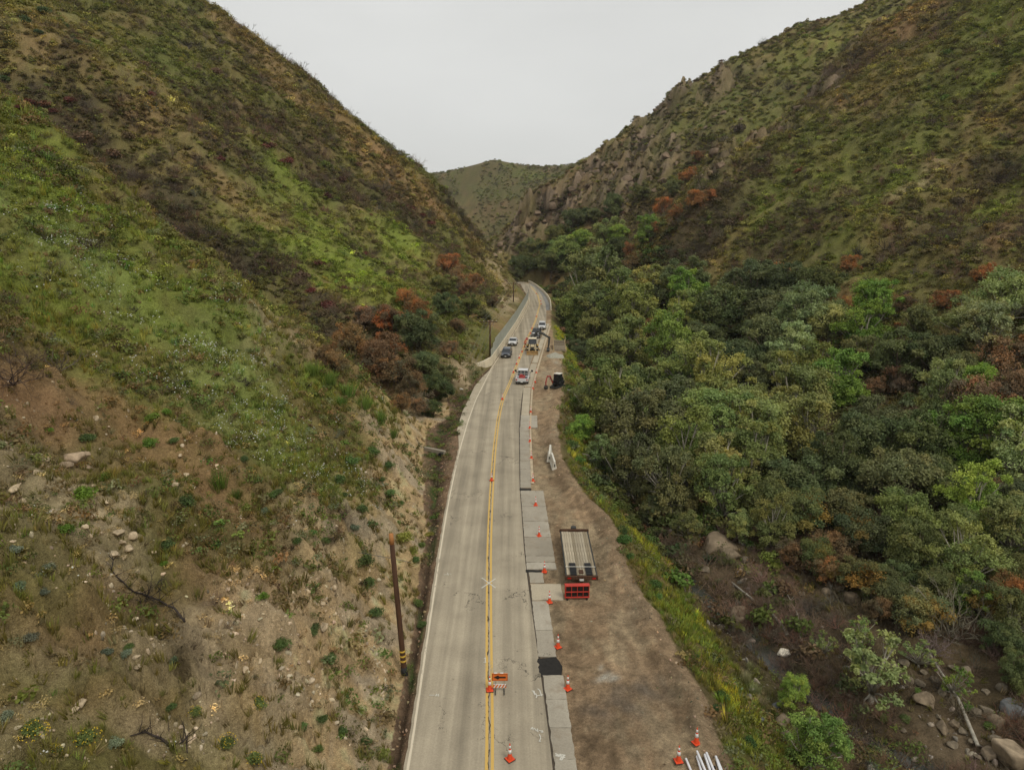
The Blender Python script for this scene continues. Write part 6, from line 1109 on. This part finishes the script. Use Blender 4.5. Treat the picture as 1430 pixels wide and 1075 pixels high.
# --- flagger
def person(px, py, label):
    x, y = G(px, py); t = thing('person', (x, y, .01), R(170), label, 'person')
    J = {'pel': (0, 0, .95), 'ch': (0, 0, 1.28), 'nk': (0, .0, 1.5), 'hd': (0, .02, 1.66), 'ht': (0, .02, 1.78), 'lh': (.11, 0, .88), 'lk': (.12, .03, .48), 'la': (.13, 0, .08), 'lt': (.14, .16, .04), 'rh': (-.11, 0, .88), 'rk': (-.13, .02, .48), 'ra': (-.14, 0, .08), 'rt': (-.15, .16, .04),
         'ls': (.2, 0, 1.42), 'le': (.27, -.02, 1.14), 'lw': (.25, .12, .90), 'lf': (.24, .15, .82), 'rs': (-.2, 0, 1.42), 're': (-.32, .1, 1.17), 'rw': (-.36, .32, 1.22), 'rf': (-.37, .39, 1.25)}
    Rd = {'pel': .15, 'ch': .17, 'nk': .06, 'hd': .105, 'ht': .07, 'lh': .10, 'lk': .065, 'la': .045, 'lt': .04, 'rh': .10, 'rk': .065, 'ra': .045, 'rt': .04, 'ls': .075, 'le': .05, 'lw': .036, 'lf': .04, 'rs': .075, 're': .05, 'rw': .036, 'rf': .04}
    E = [('pel', 'ch'), ('ch', 'nk'), ('nk', 'hd'), ('hd', 'ht'), ('pel', 'lh'), ('lh', 'lk'), ('lk', 'la'), ('la', 'lt'), ('pel', 'rh'), ('rh', 'rk'), ('rk', 'ra'), ('ra', 'rt'), ('ch', 'ls'), ('ls', 'le'), ('le', 'lw'), ('lw', 'lf'), ('ch', 'rs'), ('rs', 're'), ('re', 'rw'), ('rw', 'rf')]
    ks = list(J); me = bpy.data.meshes.new('body'); me.from_pydata([J[k] for k in ks], [(ks.index(a), ks.index(b_)) for a, b_ in E], []); o = link('body', me, t)
    o.modifiers.new('skin', 'SKIN'); sv = me.skin_vertices
    if not sv: me.skin_vertices  # created with the modifier
    if len(me.skin_vertices) == 0:
        bmm = bmesh.new(); bmm.from_mesh(me); bmm.verts.layers.skin.verify(); bmm.to_mesh(me); bmm.free()
    for i, k in enumerate(ks): me.skin_vertices[0].data[i].radius = (Rd[k], Rd[k]); me.skin_vertices[0].data[i].use_root = (k == 'pel')
    o.modifiers.new('sub', 'SUBSURF').levels = 2; o.modifiers['sub'].render_levels = 2; me.materials.append(M_TROU)
    vest = MB(); vest.rings([[(math.cos(a_) * rx_, math.sin(a_) * ry_, z_) for a_ in np.linspace(0, 2 * math.pi, 13)[:-1]] for rx_, ry_, z_ in ((.2, .17, .88), (.205, .18, 1.1), (.225, .19, 1.35), (.2, .15, 1.47), (.09, .09, 1.54))]); vest.build('vest', M_VEST, t, True)
    for z_ in (1.08, 1.28): MB().rings([[(math.cos(a_) * r_, math.sin(a_) * r_ * .87, zz) for a_ in np.linspace(0, 2 * math.pi, 13)[:-1]] for r_, zz in ((.226, z_), (.228, z_ + .05))], False).build('reflective_band', M_REF, t, True)
    MB().lathe([(.15, 1.70), (.135, 1.72), (.12, 1.78), (.07, 1.85), (.01, 1.87)], 14, (0, .02, 0)).build('hard_hat', M_VEST, t, True)
    MB().lathe([(.01, 1.55), (.07, 1.58), (.1, 1.65), (.1, 1.70), (.04, 1.76)], 12, (0, .04, 0)).build('face', M_SKIN, t, True)
    for s_, pp in ((1, [(.2, 0, 1.44), (.275, -.02, 1.14), (.252, .11, .92)]), (-1, [(-.2, 0, 1.44), (-.325, .1, 1.17), (-.362, .31, 1.22)])): MB().tube(pp, [.085, .062, .05], 8).build('sleeve', M_VEST, t, True)
    return t
ps = person(733.6, 486, 'person in orange vest and hard hat holding a stop sign')
pw_ = ps.matrix_basis
sx_, sy_ = ps.location.x + .38 * math.cos(R(170)) * -1 - .39 * math.sin(R(170)) * 1, ps.location.y - .37 * math.sin(R(170)) + .39 * math.cos(R(170))
t = thing('stop_sign', (sx_, sy_, .02), 0, 'red octagonal stop paddle held up by the flagger', 'sign')
MB().tube([(0, 0, 0), (0, 0, 2.05)], .018, 6).build('pole', M_KRAIL, t)
MB().rings([[(math.cos(a_ + R(22.5)) * .32, d_, 2.0 + math.sin(a_ + R(22.5)) * .32) for a_ in np.linspace(0, 2 * math.pi, 9)[:-1]] for d_ in (-.012, .012)]).build('panel', M_REF, t)
MB().rings([[(math.cos(a_ + R(22.5)) * .295, d_, 2.0 + math.sin(a_ + R(22.5)) * .295) for a_ in np.linspace(0, 2 * math.pi, 9)[:-1]] for d_ in (-.018, -.0125)]).build('red_face', M_RED, t)
def text(body, size, loc, rot, mat_, parent, name='lettering', ext=.004):
    c_ = bpy.data.curves.new(name, 'FONT'); c_.body = body; c_.size = size; c_.align_x = 'CENTER'; c_.align_y = 'CENTER'; c_.extrude = ext
    o = bpy.data.objects.new(name, c_); COL.objects.link(o); bpy.context.view_layer.update(); me = bpy.data.meshes.new_from_object(o); bpy.data.objects.remove(o)
    me.materials.clear(); me.materials.append(mat_); return link(name, me, parent, loc, rot=rot)
text('STOP', .2, (0, -.023, 2.0), (R(90), 0, 0), M_REF, t)
# --- flatbed trailer
A_ = np.array(G(782, 741, .85)); B_ = np.array(G(821, 741, .85)); C_ = np.array(G(834, 803, .85)); D_ = np.array(G(790.5, 804, .85))
ctr = (A_ + B_ + C_ + D_) / 4; ax = (A_ + B_) / 2 - (C_ + D_) / 2; Lt = float(np.linalg.norm(ax)); rz_ = -math.atan2(ax[0], ax[1]); Wt = float((np.linalg.norm(B_ - A_) + np.linalg.norm(C_ - D_)) / 2)
t = thing('flatbed_trailer', (ctr[0], ctr[1], -.04), rz_, 'black flatbed trailer with weathered plank deck and folded ramps', 'trailer')
npk = 11; pwid = (Wt - .16) / npk
for i in range(npk):
    o = MB().box((0, 0, 0), (pwid - .018, Lt - .3, .05), ch=.008).build('plank', M_WOOD, t); o.location = (-Wt / 2 + .08 + pwid * (i + .5), random.uniform(-.03, .03), .87 + random.uniform(-.008, .008))
fr = MB(); [fr.box((s_ * (Wt / 2 - .03), 0, .80), (.09, Lt, .2), ch=.015) for s_ in (-1, 1)]; [fr.box((s_ * .5, 0, .66), (.1, Lt - .5, .2)) for s_ in (-1, 1)]; fr.build('side_rail', M_DKM, t)
MB().box((0, Lt / 2 + .02, .90), (Wt + .12, .16, .26), ch=.02).build('front_rail', M_POLE, t); MB().box((0, -Lt / 2 - .02, .74), (Wt + .1, .16, .3), ch=.02).build('rear_bumper', M_POLE, t)
for s_ in (-1, 1):
    rp = MB(); rp.box((0, 0, .93), (.46, 1.75, .07), ch=.01); [rp.box((0, -.75 + .22 * k, .985), (.46, .07, .04)) for k in range(7)]; rp.build('ramp', M_RUB, t).location = (s_ * .56, -Lt / 2 + .9, 0)
    for k in range(2):
        wh = link('wheel', MB().lathe([(.22, -.12), (.37, -.11), (.39, 0), (.37, .11), (.22, .12)], 16, (0, 0, 0), 'x').mesh('wheel', M_RUB, True), t, (s_ * (Wt / 2 - .22), -.35 - .95 * k, .39)); MB().lathe([(.02, -.13), (.21, -.125), (.21, .125), (.02, .13)], 10, (0, 0, 0), 'x').build('rim', M_KRAIL, wh)
    MB().box((s_ * (Wt / 2 - .25), -Lt / 2 - .11, .74), (.26, .03, .1)).build('tail_light', M_RED, t)
    MB().tube([(s_ * .5, Lt / 2, .68), (0, Lt / 2 + 1.15, .62)], .06, 4).build('drawbar', M_KRAIL, t)
MB().box((0, Lt / 2 + .55, .85), (.42, .4, .32), ch=.04).build('winch_box', M_DKM, t); MB().tube([(0, Lt / 2 + 1.1, .03), (0, Lt / 2 + 1.1, .85)], .05, 8).build('jack_stand', M_DKM, t); MB().box((0, -Lt / 2 - .11, .62), (.3, .02, .15)).build('number_plate', M_PLATE, t); MB().box((0, -Lt / 2 + .5, .93), (.32, .5, .07), ch=.02).build('tool_tray', M_POLE, t)
MB().box((0, -Lt / 2 + 1.15, .975), (Wt - .1, .05, .03)).build('tie_bar', M_KRAIL, t)
# --- red plastic barricades standing in a tight row
x0, y0 = G(788.5, 837); x1, y1 = G(823, 836.5); Wb = math.hypot(x1 - x0, y1 - y0)
bb = MB(); hB = 1.05
for zz in (.14, .56, hB - .05): bb.box((0, 0, zz), (Wb, .05, .07), ch=.012)
for k in range(5): bb.box((-Wb / 2 + .05 + (Wb - .1) * k / 4, 0, hB / 2 + .04), (.04, .04, hB - .1), ch=.01)
bar_me = bb.mesh('frame', M_PLAST); b2 = MB()
for zz in (.14, hB - .05): b2.box((0, 0, zz), (Wb, .05, .07), ch=.012)
for s_ in (-1, 1): b2.box((s_ * (Wb / 2 - .05), 0, hB / 2 + .04), (.04, .04, hB - .1), ch=.01)
bar_me2 = b2.mesh('frame', M_PLAST); bft = MB().box((0, 0, .05), (.12, .11, .1), ch=.02).mesh('foot', M_RUB)
bw = ['frontmost red plastic barricade in the row behind the trailer', 'second red plastic barricade from the front behind the trailer', 'third red plastic barricade from the front behind the trailer', 'fourth red plastic barricade from the front behind the trailer', 'rearmost red plastic barricade in the row, next to the trailer']
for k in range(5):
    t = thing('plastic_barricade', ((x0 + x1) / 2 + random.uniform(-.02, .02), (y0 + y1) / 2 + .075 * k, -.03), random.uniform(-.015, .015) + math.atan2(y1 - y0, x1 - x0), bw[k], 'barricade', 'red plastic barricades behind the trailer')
    link('frame', bar_me if k == 0 else bar_me2, t, (0, 0, .05)); [link('foot', bft, t, (s_ * Wb * .4, 0, 0)) for s_ in (-1, 1)]; k and MB().box((0, 0, hB * .55), (Wb - .12, .012, hB * .8)).build('mesh_panel', M_BLK, t)  # rear frames get added black sheets standing in for the dark interior
# --- white concrete barriers on the lot
def jersey(p, q_, H_, w0, w1, name, mat_, label, cat, group):
    p, q_ = np.array(p), np.array(q_); c_ = (p + q_) / 2; d_ = q_ - p; L_ = float(np.linalg.norm(d_)); t = thing(name, (c_[0], c_[1], float(Z(c_[0], c_[1])) + .01), -math.atan2(d_[0], d_[1]), label, cat, group)
    prof = [(-w0, 0), (w0, 0), (w0, .08), (w0 * .62, .3 * H_), (w1, H_ - .03), (w1 - .02, H_), (-w1 + .02, H_), (-w1, H_ - .03), (-w0 * .62, .3 * H_), (-w0, .08)]
    MB().rings([[(a_, yy, b_) for a_, b_ in prof] for yy in (-L_ / 2, L_ / 2)]).build('barrier_body', mat_, t)
    for s_ in (-1, 1): MB().box((0, s_ * (L_ / 2 + .03), H_ * .55), (.1, .05, .3), ch=.01).build('joint_loop', M_DKM, t)
    return t
jersey(G(767, 645.5), G(768.5, 632), .95, .28, .1, 'road_barrier', M_KRAIL, 'farther of the two white barriers on the dirt lot', 'barrier', 'white barriers on the dirt lot')
jersey(G(774.5, 656), G(770.5, 643), .95, .28, .1, 'road_barrier', M_KRAIL, 'nearer of the two white barriers on the dirt lot', 'barrier', 'white barriers on the dirt lot')
# --- white tubes lying at the bottom edge
tb = MB().lathe([(.0, 0), (.05, .0), (.06, .02), (.06, 2.4), (.05, 2.42), (0.0, 2.42)], 12, (0, 0, 0), 'y').mesh('tube_body', M_PIPE, True)
for k, (a_, b_) in enumerate([(965, 1063), (973, 1062), (979, 1058), (985, 1064), (991, 1063), (998, 1068), (1005, 1071)]):
    x, y = G(a_, b_, .06); t = thing('white_tube', (x, y - 2.1, max(float(Z(x, y_)) for y_ in (y - 2, y - 1, y, y + .3)) + .07), R((4, -2, 3, -1, 2, -3, 1)[k]), (['leftmost'] + [f'{ordinal(i)}' for i in range(2, 7)] + ['rightmost'])[k] + (' white tube' if k in (0, 6) else ' white tube from the left') + ' lying at the bottom of the dirt lot', 'tube', 'white tubes on the dirt lot'); link('tube_body', tb, t)
# --- posts and wires
def at_z(px, py, z): return G(px, py, z)
x, y = G(565, 940); base = Vector((x, y, float(Z(x, y)) - .05)); tx, ty, tz = P(546, 745, y + .3); topv = Vector((tx, ty, tz)); dv = topv - base
t = thing('utility_post', base, 0, 'leaning brown wooden post with yellow bands near its foot', 'utility pole')
MB().tube([Vector((0, 0, -.8)), Vector((0, 0, 0)), dv * .5, dv * .93], [.17, .165, .15, .135], 12).build('shaft', M_POLE, t, True); MB().tube([dv * .93, dv], [.134, .13], 12).build('cut_top', M_CUTW, t, True)
for k in (.10, .135, .17): MB().tube([dv * k, dv * (k + .012)], .172, 12).build('yellow_band', M_YTAPE, t, True)
MB().tube([dv * -.01, dv * .06], [.2, .175], 12).build('tarred_foot', M_RUB, t, True)
pa = Vector(P(528, 777, y + 1)) ; pb = base + dv * .83; pc = Vector(P(574, 785, y + 4)); pc.z = float(Z(pc.x, pc.y)) + .02
h = hit(574, 786); pc = Vector((h[0], h[1], h[2] + .05)); h = hit(500, 772); pa = Vector((h[0], h[1], h[2] + .05))
link('guy_wire', MB().tube([pb, pc], .018, 5).mesh('guy_wire', M_CABLE), label='pale cable from the leaning post down to the ditch on its right', cat='cable'); link('guy_wire', MB().tube([pb, pa], .016, 5).mesh('guy_wire', M_CABLE), label='thin cable from the leaning post up to the slope on its left', cat='cable')
def util(px, pyb, Y, H_, label, arm=True):
    X = (px - 715) / F * (Y * CP + (CAM_H - 3) * SP); z0 = float(Z(X, Y)) - .1; t = thing('utility_pole', (X, Y, z0), 0, label, 'utility pole', 'utility poles above the wall')
    MB().tube([(0, 0, -.5), (0, 0, H_)], [.2, .13], 10).build('shaft', M_POLE, t, True)
    if arm:
        MB().box((-.3, 0, H_ - .25), (3.4, .12, .14), ch=.02).build('crossarm', M_POLE, t); [MB().lathe([(.03, 0), (.06, .05), (.05, .12), (.02, .16)], 8, (xx_, 0, H_ - .18)).build('insulator', M_KRAIL, t) for xx_ in (-1.9, -1.2, -.4, .5, 1.2)]
        MB().tube([(-.9, 0, H_ - .2), (0, 0, H_ - 1.0)], .03, 5).build('brace', M_DKM, t); MB().tube([(.9, 0, H_ - .2), (0, 0, H_ - 1.0)], .03, 5).build('brace', M_DKM, t)
    return Vector((X, Y, z0 + H_ - .05))
Y2 = 127; q2 = P(684.5, 449, Y2); z2 = float(Z(q2[0], Y2)); H2 = q2[2] - z2 + .25
v2 = util(684.5, 504, Y2, H2, 'wooden utility pole with crossarm beside the wall end')
q3 = P(717, 420, 210); v3 = util(717, 447, 210, max(6, q3[2] - float(Z(q3[0], 210))), 'far wooden utility pole above the screen fence')
q4 = P(700, 330, 300)
for k, (dx_, w) in enumerate([(-1.9, 'outer left'), (-1.2, 'inner left'), (.5, 'inner right'), (1.2, 'outer right')]):
    a_ = v2 + Vector((dx_, 0, .1)); b_ = v3 + Vector((dx_, 0, .1)); m = MB().tube([a_.lerp(b_, s_) - Vector((0, 0, 4 * 1.4 * s_ * (1 - s_))) for s_ in np.linspace(0, 1, 13)], .02, 4); link('power_line', m.mesh('power_line', M_CABLE), label=w + ' wire strung between the two utility poles', cat='wire', group='wires between the poles')
for k, (a_, b_) in enumerate([(652, 506), (657, 508), (662, 512), (668, 512)]):
    h = hit(a_, b_); link('guy_wire', MB().tube([v2 + Vector((-.9 + .6 * k, 0, 0)), Vector((h[0], h[1], h[2]))], .02, 4).mesh('guy_wire', M_CABLE), label=['leftmost', 'second', 'third', 'rightmost'][k] + ' guy wire fanning down left from the crossarm pole', cat='wire', group='guy wires of the crossarm pole')
# --- concrete wall with screen fence along the left side
wl = ROAD_L[(ROAD_L[:, 1] > 116) & (ROAD_L[:, 1] < 243)]; ys_ = np.arange(117.5, 241, 3.0); wx_ = np.interp(ys_, ROAD_L[:, 1], ROAD_L[:, 0]) - .45
wx_[0] -= 1.7; wx_[1] -= .7
t = thing('concrete_wall', (0, 0, 0), 0, 'long low tan concrete wall along the left side of the road', 'wall'); tf = thing('screen_fence', (0, 0, 0), 0, 'tall grey-green screen fence standing on the concrete wall', 'fence')
for i in range(len(ys_) - 1):
    a_, b_ = (wx_[i], ys_[i]), (wx_[i + 1], ys_[i + 1] - .03); hh_ = 1.55
    MB().hexa([(a_[0] - .2, a_[1], -.3), (a_[0] + .18, a_[1], -.3), (b_[0] + .18, b_[1], -.3), (b_[0] - .2, b_[1], -.3), (a_[0] - .15, a_[1], hh_), (a_[0] + .12, a_[1], hh_), (b_[0] + .12, b_[1], hh_), (b_[0] - .15, b_[1], hh_)]).build('wall_segment', M_WALL, t)
    if i > 1:
        e_ = 2.5 * min(1, (i - 1) / 4 + .3)
        MB().hexa([(a_[0] - .03, a_[1] + .05, hh_ + .02), (a_[0] + .0, a_[1] + .05, hh_ + .02), (b_[0] + .0, b_[1] - .05, hh_ + .02), (b_[0] - .03, b_[1] - .05, hh_ + .02), (a_[0] - .03, a_[1] + .05, hh_ + e_), (a_[0], a_[1] + .05, hh_ + e_), (b_[0], b_[1] - .05, hh_ + e_), (b_[0] - .03, b_[1] - .05, hh_ + e_)]).build('screen_panel', M_SCREEN, tf)
        MB().tube([(a_[0] - .02, a_[1], hh_), (a_[0] - .02, a_[1], hh_ + e_ + .08)], .045, 6).build('post', M_CHROME, tf)
# --- barrier along the outside of the far bend
br = line([(769.5, 432), (768.5, 422), (766, 417), (762, 411.5), (757, 406.5), (751, 401.5), (745, 397.5), (738, 394)]); br = smooth_line(br, 24, 1)
t = thing('bend_barrier', (0, 0, 0), 0, 'pale concrete barrier around the outside of the far bend', 'barrier')
for i in range(len(br) - 1):
    a_, b_ = br[i], br[i] + (br[i + 1] - br[i]) * .985; d_ = unit(b_ - a_); n_ = np.array([d_[1], -d_[0]])
    f_ = lambda p, o, z: (p[0] + n_[0] * o, p[1] + n_[1] * o, z)
    MB().hexa([f_(a_, -.3, -.4), f_(a_, .3, -.4), f_(b_, .3, -.4), f_(b_, -.3, -.4), f_(a_, -.1, .85), f_(a_, .1, .85), f_(b_, .1, .85), f_(b_, -.1, .85)]).build('barrier_segment', M_WALL, t)
# --- timber steps beside the lot
x, y = G(782, 490); t = thing('timber_steps', (x, y, -.1), heading(160) * .3, 'wooden plank steps with yellowish rails beside the backhoe', 'steps')
for k in range(10): MB().box((0, .25 + .62 * k, .12 + .13 * k), (2.3, .34, .09), ch=.012).build('step_plank', M_WOOD, t); 
for k in range(9): MB().box((0, .50 + .62 * k, .14 + .13 * k), (2.26, .05, .18)).build('riser_board', M_POLE, t)
for s_ in (-1, 1):
    MB().hexa([(s_ * 1.22 - .04, -.1, -.2), (s_ * 1.22 + .04, -.1, -.2), (s_ * 1.22 + .04, 6.0, -.2), (s_ * 1.22 - .04, 6.0, -.2), (s_ * 1.22 - .04, -.1, .15), (s_ * 1.22 + .04, -.1, .15), (s_ * 1.22 + .04, 6.0, 1.45), (s_ * 1.22 - .04, 6.0, 1.45)]).build('stringer', M_WOODY, t)
    for yy, zz in ((.1, .2), (5.95, 1.3)): MB().box((s_ * 1.32, yy, zz + .35), (.12, .12, 1.0), ch=.015).build('rail_post', M_WOODY, t)
# --- gravel heap by the digging bucket
x, y = G(775, 497); nn = 40; gx, gy = np.meshgrid(np.linspace(-1, 1, nn), np.linspace(-1, 1, nn)); rr_ = np.hypot(gx, gy) + fbm(gx, gy, .6, 3, 97) * .18; gz_ = np.clip(1 - rr_, 0, 1) ** .9 * .8 + fbm(gx, gy, .12, 3, 98) * .07 * (rr_ < 1.02) - .06 * (rr_ > .98)
ii = np.arange(nn * nn).reshape(nn, nn); link('gravel_heap', raw_mesh('gravel_heap', np.stack([gx.ravel() * 1.7, gy.ravel() * 2.3, gz_.ravel()], 1), np.stack([ii[:-1, :-1], ii[:-1, 1:], ii[1:, 1:], ii[1:, :-1]], -1).reshape(-1, 4), [M_GRAV]), None, (x, y, -.05), 'low heap of greenish grey gravel under the digging arm', 'gravel heap')
# --- culvert headwall by the ditch
a_, b_ = np.array(G(593, 628)), np.array(G(622, 634)); c_ = (a_ + b_) / 2; t = thing('culvert_headwall', (c_[0], c_[1], -.05), math.atan2(b_[1] - a_[1], b_[0] - a_[0]), 'old grey concrete culvert headwall beside the ditch', 'headwall'); Lh = float(np.linalg.norm(b_ - a_))
MB().box((0, 0, .18), (Lh, .38, .5), ch=.04).build('wall_block', M_SLAB, t); MB().lathe([(.28, -.4), (.28, .25), (.22, .25), (.22, -.4)], 14, (Lh * .38, -.1, .02), 'y').build('pipe_mouth', M_RUB, t)
# --- pale litter left of the bend, and small stakes along the lot
for k, (a_, b_, w) in enumerate([(644, 544, 'small white bag on the verge below the tan mound'), (781.5, 531, 'small pale sandbag behind the excavator'), (794, 545, 'small pale sandbag at the edge of the lot by the excavator')]):
    h = hit(a_, b_); m = rock_mesh('sandbag', 300 + k, 2, 4, M_KRAIL, (.35, .24, .14)); link('sandbag', m, None, (h[0], h[1], h[2] + .08), w, 'sandbag', 'small pale bags')
# --- thin haze in the canyon air
hz = MB().box((0, 1200, 190), (3600, 3600, 460)).mesh('haze', [])
M_HAZE = bpy.data.materials.new('haze_air'); M_HAZE.use_nodes = True; nt = M_HAZE.node_tree; nt.nodes.clear(); o_ = nt.nodes.new('ShaderNodeOutputMaterial'); pv = nt.nodes.new('ShaderNodeVolumePrincipled'); pv.inputs['Density'].default_value = HAZE_D; pv.inputs['Color'].default_value = (.93, .94, .95, 1); pv.inputs['Anisotropy'].default_value = .2; nt.links.new(pv.outputs[0], o_.inputs['Volume'])
if HAZE_D > 0:
    hz.materials.append(M_HAZE); link('haze', hz, kind='stuff', label='thin pale haze in the canyon air')
